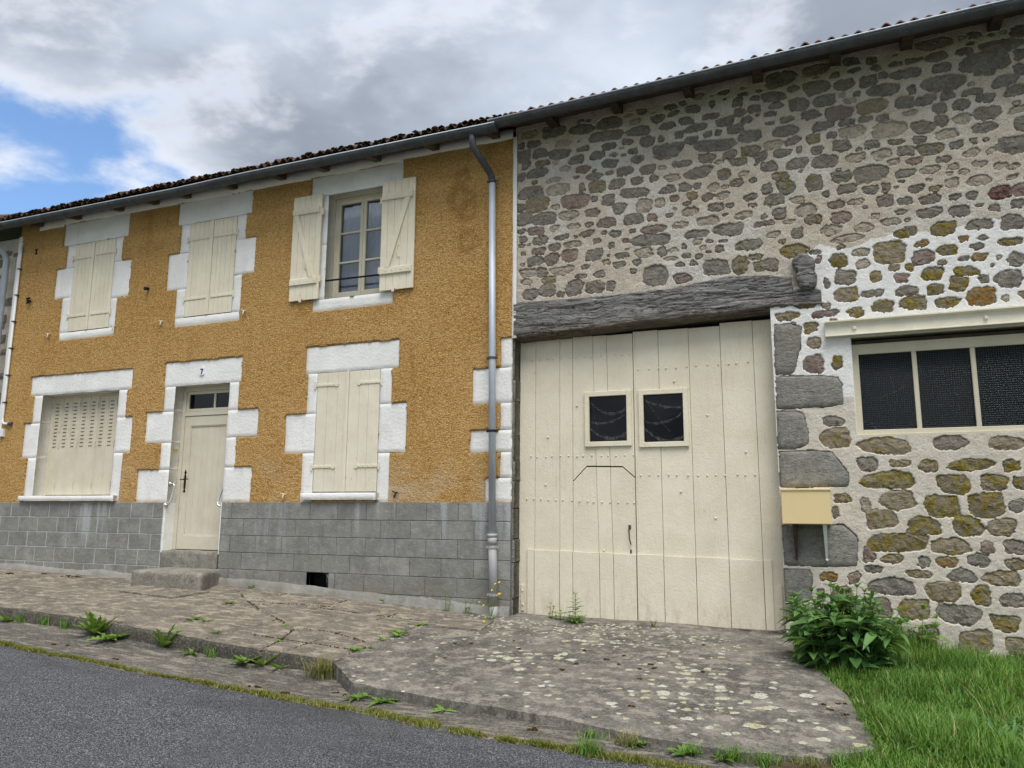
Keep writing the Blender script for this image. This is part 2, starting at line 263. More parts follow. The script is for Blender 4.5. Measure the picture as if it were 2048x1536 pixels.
LICHEN = """-2.58,-2.12,0.04 -2.49,-2.27,0.046 -2.22,-2.36,0.03 -2.39,-2.52,0.03 -2.14,-2.54,0.027 -2.14,-2.68,0.029 -2.66,-1.89,0.022 -2.56,-1.85,0.033 -2.72,-1.96,0.044 -2.64,-1.72,0.028 -2.35,-1.7,0.033 -2.31,-1.62,0.039 -2.31,-1.81,0.033 -2.18,-1.81,0.049 -2.53,-1.69,0.039 -2.45,-2.05,0.021 -2.46,-1.07,0.036 -2.38,-1.01,0.036 -2.3,-1.03,0.048 -2.2,-1.02,0.042 -2.25,-1.16,0.035 -2.02,-1.02,0.024 -2.09,-1.13,0.029 -2.26,-0.71,0.037 -1.85,-2.35,0.022 -1.7,-2.53,0.024 -1.9,-2.98,0.025 -1.94,-2.22,0.02 -2.17,-2.96,0.027 -2.3,-3.03,0.023 -1.52,-2.94,0.042 -1.48,-3.01,0.026 -1.62,-1.96,0.034 -1.54,-1.71,0.032 -1.43,-1.62,0.03 -1.47,-1.96,0.023 -1.28,-1.89,0.038 -1.17,-1.88,0.051 -1.27,-1.59,0.032 -1.23,-1.69,0.058 -1.11,-1.76,0.047 -1.02,-1.69,0.036 -0.96,-1.81,0.031 -0.89,-1.78,0.036 -1.19,-2.07,0.03 -1.12,-2.02,0.05 -1.04,-2.01,0.022 -1.08,-2.13,0.039 -1.16,-2.19,0.022 -0.94,-2.14,0.036 -1.27,-2.34,0.036 -1.36,-2.32,0.027 -1.38,-2.2,0.03 -1.36,-2.54,0.042 -1.43,-2.68,0.027 -1.33,-2.7,0.036 -1.1,-2.28,0.029 -0.97,-2.27,0.031 -0.85,-2.2,0.048 -0.85,-2.29,0.033 -1.08,-2.48,0.042 -1.07,-2.6,0.043 -0.8,-2.5,0.05 -1.23,-2.51,0.065 -1.11,-2.76,0.024 -1.09,-2.92,0.03 -1.0,-2.85,0.039 -1.06,-2.84,0.017 -0.96,-3.05,0.042 -1.02,-3.27,0.036 -1.13,-3.23,0.024 -0.87,-3.35,0.024 -0.81,-3.19,0.024 -0.81,-2.78,0.015 -0.77,-2.79,0.017 -0.72,-2.69,0.022 -0.69,-2.8,0.026 -0.92,-2.7,0.027 -0.63,-2.49,0.027 -0.63,-3.21,0.026 -0.68,-3.26,0.031 -1.47,-1.27,0.034 -1.46,-1.4,0.03 -1.38,-1.16,0.046 -1.15,-1.55,0.032 -0.99,-1.03,0.029 -0.97,-1.18,0.033 -1.34,-3.23,0.025 -1.41,-3.14,0.023 -0.58,-3.04,0.028 -0.7,-2.0,0.029 -0.56,-2.3,0.079 -0.78,-2.49,0.033 -0.62,-2.51,0.035 -0.66,-2.56,0.022 -0.49,-2.6,0.049 -0.55,-2.63,0.027 -0.58,-2.7,0.026 -0.45,-2.55,0.033 -0.47,-2.44,0.023 -0.32,-2.57,0.033 -0.24,-2.12,0.059 -0.17,-2.31,0.029 -0.37,-2.81,0.042 -0.53,-3.02,0.065 -0.63,-3.21,0.026 -0.23,-3.2,0.029 -0.13,-2.86,0.046 -0.42,-3.01,0.023 -0.48,-1.87,0.037 -0.43,-2.55,0.033 -0.68,-2.8,0.026 -0.82,-2.27,0.034 -0.48,-2.03,0.036 -0.68,-1.99,0.03 -0.72,-2.7,0.021 0.01,-2.77,0.047 0.09,-3.07,0.044 0.06,-2.94,0.025 -0.11,-3.08,0.044 -4.08,-1.68,0.023 -3.92,-1.78,0.03 -3.57,-1.58,0.031 -3.79,-1.38,0.032 -2.95,-2.04,0.035 -2.84,-2.06,0.049 -3.0,-1.93,0.028 -2.91,-1.77,0.043 -2.83,-1.88,0.043 -2.73,-1.93,0.056 -2.58,-2.13,0.041 -2.49,-2.27,0.046 -2.39,-2.52,0.032 -2.36,-2.66,0.025 -2.22,-2.37,0.029 -2.15,-2.55,0.028 -2.14,-2.69,0.03 -2.31,-1.78,0.042 -2.31,-1.63,0.043 -2.48,-1.09,0.031 -2.61,-2.01,0.034 -2.56,-1.85,0.035 -2.62,-1.71,0.043 -3.6,-2.66,0.04 -3.4,-2.93,0.032 -3.58,-3.02,0.038 -3.21,-2.91,0.025 -3.42,-2.42,0.027 -3.28,-2.25,0.021"""
MOSS = """-2.16,-1.44,0.031 -1.49,-2.22,0.037 -2.11,-1.94,0.034 -2.15,-2.17,0.041 -1.5,-1.7,0.037 -1.42,-1.82,0.047 -1.36,-2.95,0.044 -1.74,-1.83,0.019 -1.89,-1.7,0.019 -1.18,-0.76,0.036 -1.78,-1.5,0.011 -2.95,-1.26,0.018 -2.77,-1.56,0.017 -1.04,-1.79,0.021 -1.91,-3.48,0.045 -1.55,-1.9,0.021 0.01,-2.21,0.052 -0.08,-2.4,0.034 0.03,-2.47,0.071 -0.11,-2.29,0.017 -7.55,-3.17,0.043 -7.41,-3.25,0.05 -7.13,-2.98,0.036 -6.97,-2.95,0.036 -6.23,-3.3,0.04 -6.15,-3.09,0.055 -6.71,-3.35,0.027 -6.1,-3.3,0.02 -4.13,-3.23,0.058 -4.48,-3.19,0.075 -10.4,-0.29,0.181 -10.19,-0.29,0.146 -10.93,-0.24,0.069 -11.41,-0.45,0.23 -3.43,-1.57,0.038 -3.3,-1.5,0.015 -4.13,-3.23,0.058 -3.66,-3.12,0.037 -3.77,-3.05,0.056 -2.15,-2.17,0.039 -3.26,-2.15,0.021 -1.9,-3.49,0.057"""

rng = random.Random(7)
nrg = np.random.default_rng(7)


# ------------------------------------------------------------------ geometry helpers
def vnoise(x, y, seed=0):
    xi, yi = np.floor(x), np.floor(y)
    fx, fy = x - xi, y - yi
    fx, fy = fx * fx * (3 - 2 * fx), fy * fy * (3 - 2 * fy)
    def h(a, b):
        v = np.sin(a * 127.1 + b * 311.7 + seed * 74.7) * 43758.5453
        return v - np.floor(v)
    return (h(xi, yi) * (1 - fx) + h(xi + 1, yi) * fx) * (1 - fy) + (h(xi, yi + 1) * (1 - fx) + h(xi + 1, yi + 1) * fx) * fy


def fbm(x, y, seed=0, oct=4, gain=0.5):
    s, a, t = 0, 1, 0
    for i in range(oct):
        s = s + a * vnoise(x, y, seed + i)
        t += a
        a *= gain
        x, y = x * 2.03, y * 2.03
    return s / t


def mesh_np(name, verts, faces, smooth=False):
    me = bpy.data.meshes.new(name)
    verts = np.asarray(verts, dtype=np.float32)
    faces = np.asarray(faces, dtype=np.int32)
    k = faces.shape[1]
    me.vertices.add(len(verts))
    me.vertices.foreach_set('co', verts.ravel())
    me.loops.add(faces.size)
    me.loops.foreach_set('vertex_index', faces.ravel())
    me.polygons.add(len(faces))
    me.polygons.foreach_set('loop_start', np.arange(0, faces.size, k, dtype=np.int32))
    me.polygons.foreach_set('loop_total', np.full(len(faces), k, dtype=np.int32))
    me.update(calc_edges=True)
    if smooth:
        me.polygons.foreach_set('use_smooth', np.ones(len(faces), dtype=bool))
    return me


def set_attr(me, name, vals):
    a = me.attributes.new(name, 'FLOAT', 'POINT')
    a.data.foreach_set('value', np.asarray(vals, dtype=np.float32))


def mk(name, me, mat=None, parent=None):
    o = bpy.data.objects.new(name, me)
    COL.objects.link(o)
    if mat is not None and len(me.materials) == 0:
        me.materials.append(mat)
    if parent is not None:
        o.parent = parent
        if parent.type == 'EMPTY':
            o.matrix_parent_inverse = Matrix.Translation(-Vector(parent.location))
    return o


def tag(o, label=None, cat=None, group=None, kind=None):
    for k, v in (('label', label), ('category', cat), ('group', group), ('kind', kind)):
        if v:
            o[k] = v
    return o


def empty(name, loc, label, cat, group=None):
    o = bpy.data.objects.new(name, None)
    o.empty_display_size = 0.1
    COL.objects.link(o)
    o.location = loc
    return tag(o, label, cat, group)


class MB:
    def __init__(s):
        s.v, s.f = [], []

    def add(s, vs, fs):
        k = len(s.v)
        s.v += [tuple(v) for v in vs]
        s.f += [tuple(i + k for i in f) for f in fs]
        return s

    def box(s, x0, x1, y0, y1, z0, z1):
        return s.add([(x0, y0, z0), (x1, y0, z0), (x1, y1, z0), (x0, y1, z0), (x0, y0, z1), (x1, y0, z1), (x1, y1, z1), (x0, y1, z1)],
                     [(0, 3, 2, 1), (4, 5, 6, 7), (0, 1, 5, 4), (1, 2, 6, 5), (2, 3, 7, 6), (3, 0, 4, 7)])

    def fbox(s, x0, x1, z0, z1, yf, yb, c=0.004):
        """box whose front edges (towards -Y) are chamfered"""
        return s.prism([(x0, z0), (x1, z0), (x1, z1), (x0, z1)], yf, yb, c)

    def prism(s, poly, yf, yb, c=0.0):
        n = len(poly)
        cx = sum(p[0] for p in poly) / n
        cz = sum(p[1] for p in poly) / n
        vs = [(x, yb, z) for x, z in poly]
        if c > 0:
            vs += [(x, yf + c, z) for x, z in poly]
            def sh(x, z):
                dx, dz = cx - x, cz - z
                return (x + math.copysign(min(c, abs(dx)), dx), yf, z + math.copysign(min(c, abs(dz)), dz))
            vs += [sh(x, z) for x, z in poly]
            rings = 3
        else:
            vs += [(x, yf, z) for x, z in poly]
            rings = 2
        fs = [tuple(range(n))[::-1]]
        for r in range(rings - 1):
            for i in range(n):
                j = (i + 1) % n
                fs.append((r * n + i, r * n + j, (r + 1) * n + j, (r + 1) * n + i))
        fs.append(tuple((rings - 1) * n + i for i in range(n)))
        return s.add(vs, fs)

    def tube(s, path, r, n=8, caps=True):
        P = [Vector(p) for p in path]
        rr = r if isinstance(r, (list, tuple)) else [r] * len(P)
        T = []
        for i in range(len(P)):
            d = (P[min(i + 1, len(P) - 1)] - P[max(i - 1, 0)])
            T.append(d.normalized() if d.length > 1e-9 else Vector((0, 0, 1)))
        a = Vector((0, 0, 1)) if abs(T[0].z) < 0.9 else Vector((1, 0, 0))
        u = T[0].cross(a).normalized()
        vs, fs = [], []
        for i, p in enumerate(P):
            u = (u - T[i] * u.dot(T[i])).normalized()
            v = T[i].cross(u)
            for k in range(n):
                an = 2 * math.pi * k / n
                vs.append(p + (u * math.cos(an) + v * math.sin(an)) * rr[i])
        for i in range(len(P) - 1):
            for k in range(n):
                j = (k + 1) % n
                fs.append((i * n + k, i * n + j, (i + 1) * n + j, (i + 1) * n + k))
        if caps:
            fs.append(tuple(range(n))[::-1])
            fs.append(tuple((len(P) - 1) * n + k for k in range(n)))
        return s.add(vs, fs)

    def dome(s, x, y, z, r, h, n=8):
        """rounded stud standing out towards -Y"""
        vs, fs = [], []
        for k, (q, d) in enumerate(((1, 0), (0.85, 0.6), (0.45, 0.92))):
            for i in range(n):
                a = 2 * math.pi * i / n
                vs.append((x + r * q * math.cos(a), y - h * d, z + r * q * math.sin(a)))
        vs.append((x, y - h, z))
        for k in range(2):
            for i in range(n):
                j = (i + 1) % n
                fs.append((k * n + i, k * n + j, (k + 1) * n + j, (k + 1) * n + i))
        for i in range(n):
            fs.append((2 * n + i, 2 * n + (i + 1) % n, 3 * n))
        return s.add(vs, fs)

    def mesh(s, name, smooth=False):
        me = bpy.data.meshes.new(name)
        me.from_pydata(s.v, [], s.f)
        if smooth:
            me.polygons.foreach_set('use_smooth', np.ones(len(me.polygons), dtype=bool))
        me.update()
        return me

    def build(s, name, mat, parent=None, smooth=False):
        return mk(name, s.mesh(name, smooth), mat, parent)


def grid_faces(nx, nz, keep=None):
    i = np.arange(nx - 1)[:, None] * nz + np.arange(nz - 1)[None, :]
    F = np.stack([i, i + nz, i + nz + 1, i + 1], -1)
    if keep is not None:
        F = F[keep]
    return F.reshape(-1, 4)


# ------------------------------------------------------------------ materials
MATS = {}


def material(name):
    def deco(fn):
        m = bpy.data.materials.new(name)
        m.use_nodes = True
        n = NT(m.node_tree)
        fn(n)
        MATS[name] = m
        return fn
    return deco


def simple(name, col, rough=0.8, metal=0.0, spec=0.3, bscale=60, bdist=0.002, var=0.12, vscale=6):
    @material(name)
    def _(n):
        p = n.pos()
        v = n.noise(p, vscale, 5, 0.6)
        c = n.mix(n.step(v, 0.3, 0.7), tuple(x * (1 - var) for x in col[:3]) + (1,), tuple(min(1, x * (1 + var)) for x in col[:3]) + (1,))
        b = n.bump(n.noise(p, bscale, 4, 0.6), bdist)
        n.out(n.pbsdf(c, rough, b, metal, spec))


@material('roughcast')
def _(n):
    p = n.pos()
    big = n.noise(p, 0.9, 5, 0.6)
    mid = n.noise(p, 4.5, 5, 0.65)
    fine = n.noise(p, 46, 3, 0.65)
    c = n.mix(n.step(big, 0.3, 0.7), lin(192, 149, 85), lin(203, 162, 101))
    c = n.mix(n.m('MULTIPLY', n.step(mid, 0.45, 0.75), 0.35), c, lin(178, 134, 76))
    c = n.mix(n.m('MULTIPLY', n.step(fine, 0.48, 0.66), 0.6), c, lin(222, 190, 138))
    c = n.mix(n.m('MULTIPLY', n.m('SUBTRACT', 1.0, n.step(fine, 0.34, 0.5)), 0.55), c, lin(130, 91, 46))
    # sun-bleached and rain-streaked areas
    ble = n.noise(n.vm('MULTIPLY', n.vm('ADD', p, (7, 0, 1)), (1, 1, 0.45)), 0.7, 5, 0.6)
    c = n.mix(n.m('MULTIPLY', n.step(ble, 0.5, 0.7), 0.4), c, lin(218, 182, 122))
    rain = n.noise(n.vm('MULTIPLY', p, (1, 1, 0.12)), 5, 4, 0.6)
    c = n.mix(n.m('MULTIPLY', n.step(rain, 0.56, 0.74), 0.3), c, lin(150, 104, 52))
    # lime bloom and wear low on the wall
    sep = n.n('ShaderNodeSeparateXYZ')
    n.put(sep.inputs[0], p)
    low = n.m('SUBTRACT', 1.0, n.step(sep.outputs[2], 1.9, 2.65))
    worn = n.m('MULTIPLY', low, n.step(n.noise(n.vm('ADD', p, (4, 0, 2)), 1.1, 6, 0.65, 0.4), 0.46, 0.62))
    c = n.mix(n.m('MULTIPLY', worn, 0.75), c, lin(205, 184, 152))
    # rust-brown damp rings under the eaves beside the downpipe
    st = None
    for x, z, r in ((-4.23, 5.80, 0.20), (-4.12, 5.62, 0.15), (-4.2, 6.1, 0.12), (-3.62, 6.35, 0.3), (-4.1, 5.2, 0.16)):
        wob = n.m('MULTIPLY', n.m('SUBTRACT', n.noise(p, 7, 4, 0.6), 0.5), 0.22)
        d = n.m('ADD', n.vm('DISTANCE', p, (x, 0, z)), wob)
        ring = n.m('SUBTRACT', 1.0, n.step(n.m('ABSOLUTE', n.m('SUBTRACT', d, r * 0.75)), 0.0, r * 0.5))
        st = ring if st is None else n.m('MAXIMUM', st, ring)
    c = n.mix(n.m('MULTIPLY', st, 0.32), c, lin(118, 74, 34))
    v = n.voro(p, 70, 'F1')
    h = n.m('SUBTRACT', n.noise(p, 75, 3, 0.6), n.m('MULTIPLY', v, 0.6))
    b = n.bump(h, 0.022, 1.0)
    n.out(n.pbsdf(c, 0.95, b, spec=0.1))


@material('white_paint')
def _(n):
    p = n.pos()
    v = n.noise(p, 2.2, 6, 0.65)
    c = n.mix(n.step(v, 0.35, 0.7), lin(226, 225, 220), lin(240, 238, 233))
    d = n.noise(p, 14, 5, 0.7)
    c = n.mix(n.m('MULTIPLY', n.step(d, 0.56, 0.76), 0.45), c, lin(198, 195, 186))
    dr = n.noise(n.vm('MULTIPLY', p, (1, 1, 0.2)), 6, 5, 0.65)
    c = n.mix(n.m('MULTIPLY', n.step(dr, 0.55, 0.75), 0.35), c, lin(192, 190, 184))
    fl = n.noise(p, 33, 5, 0.75)
    c = n.mix(n.m('MULTIPLY', n.step(fl, 0.70, 0.74), 0.7), c, lin(150, 144, 132))
    h = n.noise(p, 26, 5, 0.6)
    b = n.bump(n.m('ADD', h, n.m('MULTIPLY', n.noise(p, 110, 2, 0.5), 0.3)), 0.012, 0.65)
    n.out(n.pbsdf(c, 0.75, b, spec=0.25))


def paint(name, c0, c1, grain=(18, 18, 1.2), flake=0.0, dirt=lin(150, 140, 112), foot=0.0):
    @material(name)
    def _(n):
        p = n.pos()
        v = n.noise(p, 3.0, 5, 0.6)
        c = n.mix(n.step(v, 0.3, 0.7), c0, c1)
        c = n.mix(n.m('MULTIPLY', n.rnd(), 0.12), c, tuple(x * 0.72 for x in c0[:3]) + (1,))
        g = n.noise(n.vm('MULTIPLY', p, grain), 4, 5, 0.65)
        c = n.mix(n.m('MULTIPLY', n.step(g, 0.55, 0.8), 0.22), c, dirt)
        sp = n.noise(p, 9, 5, 0.75)
        c = n.mix(n.m('MULTIPLY', n.step(sp, 0.64, 0.78), 0.3), c, dirt)
        if flake > 0:
            fl = n.noise(n.vm('MULTIPLY', p, (26, 26, 5)), 1.6, 6, 0.7)
            zone = n.step(n.noise(p, 2.2, 3, 0.5), 0.4, 0.62)
            fk = n.m('MULTIPLY', n.step(fl, 0.66, 0.69), zone)
            c = n.mix(n.m('MULTIPLY', fk, flake), c, lin(92, 84, 70))
        if foot:
            sp_ = n.n('ShaderNodeSeparateXYZ')
            n.put(sp_.inputs[0], p)
            lo = n.m('SUBTRACT', 1.0, n.step(sp_.outputs[2], foot, foot + 0.5))
            dn = n.noise(n.vm('MULTIPLY', p, (2, 2, 0.7)), 7, 6, 0.7)
            c = n.mix(n.m('MULTIPLY', n.m('MULTIPLY', lo, n.step(dn, 0.45, 0.7)), 0.4), c, lin(160, 143, 116))
        ck = n.noise(n.vm('MULTIPLY', p, (60, 60, 1.6)), 1.0, 4, 0.6, 0.3)
        ckz = n.step(n.noise(p, 1.3, 4, .6), 0.48, 0.6)
        crk = n.m('MULTIPLY', n.m('SUBTRACT', 1.0, n.step(n.m('ABSOLUTE', n.m('SUBTRACT', ck, 0.5)), 0.0, 0.012)), ckz)
        c = n.mix(n.m('MULTIPLY', crk, 0.45), c, lin(140, 128, 104))
        wr = n.noise(n.vm('MULTIPLY', p, (1, 1, 0.6)), 20, 5, 0.7, 1.2)
        h = n.m('ADD', n.m('MULTIPLY', g, 0.7), n.m('ADD', n.noise(p, 45, 4, 0.6), n.m('MULTIPLY', wr, 1.2)))
        b = n.bump(h, 0.006, 0.6)
        n.out(n.pbsdf(c, 0.6, b, spec=0.3))


paint('cream_paint', lin(222, 212, 186), lin(231, 223, 200))
paint('cream_flaking', lin(220, 212, 188), lin(230, 223, 202), flake=0.85)
paint('door_paint', lin(221, 211, 187), lin(230, 221, 199), flake=0.5, foot=0.55)
paint('house_door_paint', lin(204, 196, 174), lin(213, 206, 186))
paint('frame_paint', lin(202, 194, 170), lin(212, 205, 183))


@material('metal_shutter')
def _(n):
    p = n.pos()
    c = n.mix(n.step(n.noise(p, 4, 4), 0.3, 0.7), lin(204, 195, 172), lin(214, 206, 185))
    sep = n.n('ShaderNodeSeparateXYZ')
    n.put(sep.inputs[0], p)
    r = n.noise(n.vm('MULTIPLY', p, (1, 1, 0.5)), 24, 6, 0.75)
    zone = n.m('MAXIMUM', n.m('MULTIPLY', n.step(sep.outputs[2], 2.7, 2.85), 0.8), n.m('SUBTRACT', 1.0, n.step(sep.outputs[2], 1.98, 2.1)))
    zone = n.m('MULTIPLY', zone, n.step(n.noise(p, 1.7, 3), 0.42, 0.6))
    c = n.mix(n.m('MULTIPLY', n.m('MULTIPLY', n.step(r, 0.58, 0.66), zone), 0.8), c, lin(140, 84, 48))
    n.out(n.pbsdf(c, 0.5, n.bump(n.noise(p, 30, 4), 0.003, 0.5), spec=0.35))


@material('concrete_block')
def _(n):
    p = n.pos()
    rnd = n.rnd()
    v = n.noise(p, 3.5, 6, 0.65)
    c = n.mix(n.step(v, 0.3, 0.72), lin(120, 119, 114), lin(158, 156, 149))
    c = n.mix(n.m('MULTIPLY', rnd, 0.6), c, lin(120, 120, 113))
    v9 = n.noise(p, 16, 4, 0.7)
    c = n.mix(n.m('MULTIPLY', n.step(v9, 0.5, 0.72), 0.45), c, lin(164, 165, 160))
    sp = n.noise(p, 120, 3, 0.7)
    c = n.mix(n.m('MULTIPLY', n.step(sp, 0.5, 0.75), 0.5), c, lin(156, 158, 154))
    c = n.mix(n.m('MULTIPLY', n.m('SUBTRACT', 1.0, n.step(sp, 0.28, 0.45)), 0.5), c, lin(92, 93, 90))
    # lime runs below the door jambs and window sills
    q = n.noise(n.vm('MULTIPLY', p, (1.0, 0, 0.10)), 2.6, 5, 0.6)
    sep = n.n('ShaderNodeSeparateXYZ')
    n.put(sep.inputs[0], p)
    hi = n.step(sep.outputs[2], 1.0, 1.75)
    run = n.m('MULTIPLY', n.step(q, 0.54, 0.66), hi)
    c = n.mix(n.m('MULTIPLY', run, 0.65), c, lin(186, 190, 192))
    # earthy splash at the foot
    lo = n.m('SUBTRACT', 1.0, n.step(sep.outputs[2], 0.62, 1.1))
    c = n.mix(n.m('MULTIPLY', n.m('MULTIPLY', lo, n.step(n.noise(p, 2.3, 5, .65), .4, .65)), 0.5), c, lin(116, 108, 88))
    h = n.m('ADD', n.noise(p, 22, 5, 0.7), n.m('MULTIPLY', sp, 0.5))
    n.out(n.pbsdf(c, 0.92, n.bump(h, 0.014, 0.9), spec=0.15))


simple('block_joint', lin(186, 187, 183), 0.95, bscale=80, var=0.2, vscale=5)
simple('block_joint_dark', lin(104, 105, 104), 0.95, bscale=80, var=0.4, vscale=4)
simple('cement', lin(128, 128, 122), 0.95, bscale=40, bdist=0.008, var=0.2)


def stone_mat(name, ca, cb, cc, lichen=0.0, lcol=lin(150, 128, 30), wash=0.0):
    @material(name)
    def _(n):
        p = n.pos()
        rnd = n.rnd()
        pr = n.vm('ADD', p, n.vm('SCALE', (13.0, 7.0, 5.0), rnd))
        v = n.noise(pr, 9, 6, 0.7)
        c = n.mix(n.step(v, 0.3, 0.7), ca, cb)
        c = n.mix(n.m('MULTIPLY', n.step(rnd, 0.35, 1.0), 0.7), c, cc)
        g = n.noise(p, 95, 3, 0.75)
        g2 = n.noise(pr, 30, 4, 0.75)
        gg = n.m('ADD', n.m('MULTIPLY', g, 0.55), n.m('MULTIPLY', g2, 0.45))
        c = n.mix(n.m('MULTIPLY', n.step(gg, 0.5, 0.64), 0.55), c, lin(178, 172, 160))
        c = n.mix(n.m('MULTIPLY', n.m('SUBTRACT', 1.0, n.step(gg, 0.36, 0.48)), 0.65), c, lin(64, 60, 52))
        if lichen:
            l = n.noise(n.vm('ADD', pr, (2, 3, 4)), 11, 6, 0.72)
            lc = n.mix(n.step(n.noise(p, 40, 3), 0.35, 0.65), lcol, tuple(x * 0.6 for x in lcol[:3]) + (1,))
            c = n.mix(n.m('MULTIPLY', n.step(l, 0.56 - 0.16 * lichen, 0.66 - 0.12 * lichen), 0.85), c, lc)
        if wash:
            wv = n.noise(p, 13, 6, 0.7)
            c = n.mix(n.m('MULTIPLY', n.step(wv, 0.38, 0.62), wash), c, lin(188, 176, 156))
        h = n.m('ADD', n.noise(n.vm('MULTIPLY', pr, (0.8, 1, 1.5)), 16, 6, 0.72, 0.3), n.m('MULTIPLY', g, 0.25))
        n.out(n.pbsdf(c, 0.95, n.bump(h, 0.035, 1.0), spec=0.1))


stone_mat('stone_g', lin(112, 107, 99), lin(150, 143, 131), lin(136, 127, 114))
stone_mat('stone_y', lin(118, 111, 92), lin(142, 133, 108), lin(124, 113, 94), 0.72, lin(144, 126, 42))
stone_mat('stone_e', lin(118, 114, 104), lin(146, 140, 127), lin(130, 122, 109), 0.3, lin(132, 114, 48))
stone_mat('stone_o', lin(134, 116, 84), lin(156, 132, 88), lin(124, 104, 78), 0.7, lin(154, 112, 50))
stone_mat('stone_r', lin(134, 115, 104), lin(156, 137, 125), lin(126, 114, 108))
stone_mat('stone_m', lin(92, 62, 58), lin(120, 84, 76), lin(108, 78, 72))
stone_mat('stone_t', lin(136, 124, 104), lin(162, 150, 128), lin(134, 124, 106), 0.4, lin(146, 128, 60))
stone_mat('stone_f', lin(154, 142, 126), lin(178, 166, 149), lin(146, 137, 126), wash=0.8)
stone_mat('quoin_stone', lin(128, 127, 122), lin(152, 149, 140), lin(132, 128, 119))


@material('mortar')
def _(n):
    p = n.pos()
    t = n.attr('tone')
    v = n.noise(p, 5, 6, 0.65)
    old = n.mix(n.step(v, 0.3, 0.7), lin(188, 176, 158), lin(210, 200, 183))
    pale = n.mix(n.step(v, 0.3, 0.7), lin(200, 194, 182), lin(214, 209, 199))
    old = n.mix(n.step(n.noise(n.vm('ADD', p, (3, 1, 0)), 1.3, 4, .6), 0.46, 0.62), old, pale)
    wht = n.mix(n.step(v, 0.3, 0.7), lin(224, 222, 217), lin(236, 234, 229))
    bei = n.mix(n.step(v, 0.3, 0.7), lin(200, 191, 176), lin(217, 209, 196))
    c = n.mix(n.step(t, 0.2, 0.4), old, bei)
    c = n.mix(n.step(t, 0.6, 0.8), c, wht)
    g = n.noise(p, 110, 3, 0.75)
    amt = n.m('SUBTRACT', 0.75, n.m('MULTIPLY', t, 0.62))
    c = n.mix(n.m('MULTIPLY', n.m('SUBTRACT', 1.0, n.step(g, 0.36, 0.52)), amt), c, lin(116, 103, 86))
    s = n.noise(p, 17, 5, 0.7)
    c = n.mix(n.m('MULTIPLY', n.step(s, 0.58, 0.75), n.m('MULTIPLY', amt, 0.9)), c, lin(140, 126, 104))
    h = n.m('ADD', n.noise(p, 38, 5, 0.7), n.m('MULTIPLY', g, 0.5))
    n.out(n.pbsdf(c, 0.95, n.bump(h, 0.012, 0.8), spec=0.12))


@material('old_oak')
def _(n):
    p = n.pos()
    wob = n.vm('SCALE', n.vm('SUBTRACT', n.noise(p, 2.6, 4, 0.6, 0.0, True), (0.5, 0.5, 0.5)), 0.16)
    q = n.vm('MULTIPLY', n.vm('ADD', p, wob), (1.6, 22, 24))
    g = n.noise(q, 1.5, 7, 0.7, 0.6)
    c = n.ramp(g, [(0.28, lin(56, 53, 50)), (0.42, lin(106, 103, 99)), (0.55, lin(136, 134, 130)), (0.72, lin(172, 169, 164))])
    sep = n.n('ShaderNodeSeparateXYZ')
    n.put(sep.inputs[0], p)
    warm = n.m('SUBTRACT', 1.0, n.step(sep.outputs[2], 3.88, 4.05))
    c = n.mix(n.m('MULTIPLY', warm, 0.6), c, n.mix(g, lin(52, 36, 28), lin(128, 104, 86)))
    k = n.noise(n.vm('MULTIPLY', q, (0.5, 1, 1)), 1.1, 5, 0.6, 0.8)
    crack = n.m('SUBTRACT', 1.0, n.step(n.m('ABSOLUTE', n.m('SUBTRACT', k, 0.5)), 0.0, 0.022))
    c = n.mix(crack, c, lin(26, 24, 22))
    h = n.m('SUBTRACT', g, n.m('MULTIPLY', crack, 0.6))
    n.out(n.pbsdf(c, 0.9, n.bump(h, 0.02, 0.8), spec=0.15))


simple('rafter_wood', lin(92, 80, 68), 0.9, bscale=20, bdist=0.01, var=0.3)
simple('dark_wood', lin(70, 60, 52), 0.9, bscale=20, bdist=0.01, var=0.3)


def tile_mat(name, ca, cb, moss):
    @material(name)
    def _(n):
        p = n.pos()
        r = n.rnd()
        c = n.mix(n.noise(p, 7, 5, .65), ca, cb)
        c = n.mix(n.m('MULTIPLY', r, 0.5), c, lin(96, 70, 56))
        l = n.noise(p, 22, 5, .7)
        c = n.mix(n.m('MULTIPLY', n.step(l, 0.52, 0.7), 0.55), c, lin(150, 140, 124))
        if moss:
            c = n.mix(n.m('MULTIPLY', n.step(n.noise(p, 6, 5, .7), 0.46, 0.62), moss), c, lin(58, 56, 30))
        n.out(n.pbsdf(c, 0.95, n.bump(n.noise(p, 30, 5, .7), 0.02, 0.9), spec=0.15))


tile_mat('tile_mossy', lin(82, 64, 54), lin(108, 84, 70), 0.8)
tile_mat('tile_clay', lin(132, 96, 78), lin(156, 116, 94), 0.15)


def zinc(name, c0, c1, rough, metal):
    @material(name)
    def _(n):
        p = n.pos()
        v = n.noise(n.vm('MULTIPLY', p, (1, 1, 0.4)), 6, 6, 0.65)
        c = n.mix(n.step(v, 0.3, 0.7), c0, c1)
        c = n.mix(n.m('MULTIPLY', n.step(n.noise(p, 30, 4, .7), .58, .75), .35), c, lin(170, 172, 172))
        n.out(n.pbsdf(c, n.m('ADD', rough - 0.1, n.m('MULTIPLY', v, 0.25)), n.bump(n.noise(p, 9, 3), 0.003, 0.4), metal, 0.5))


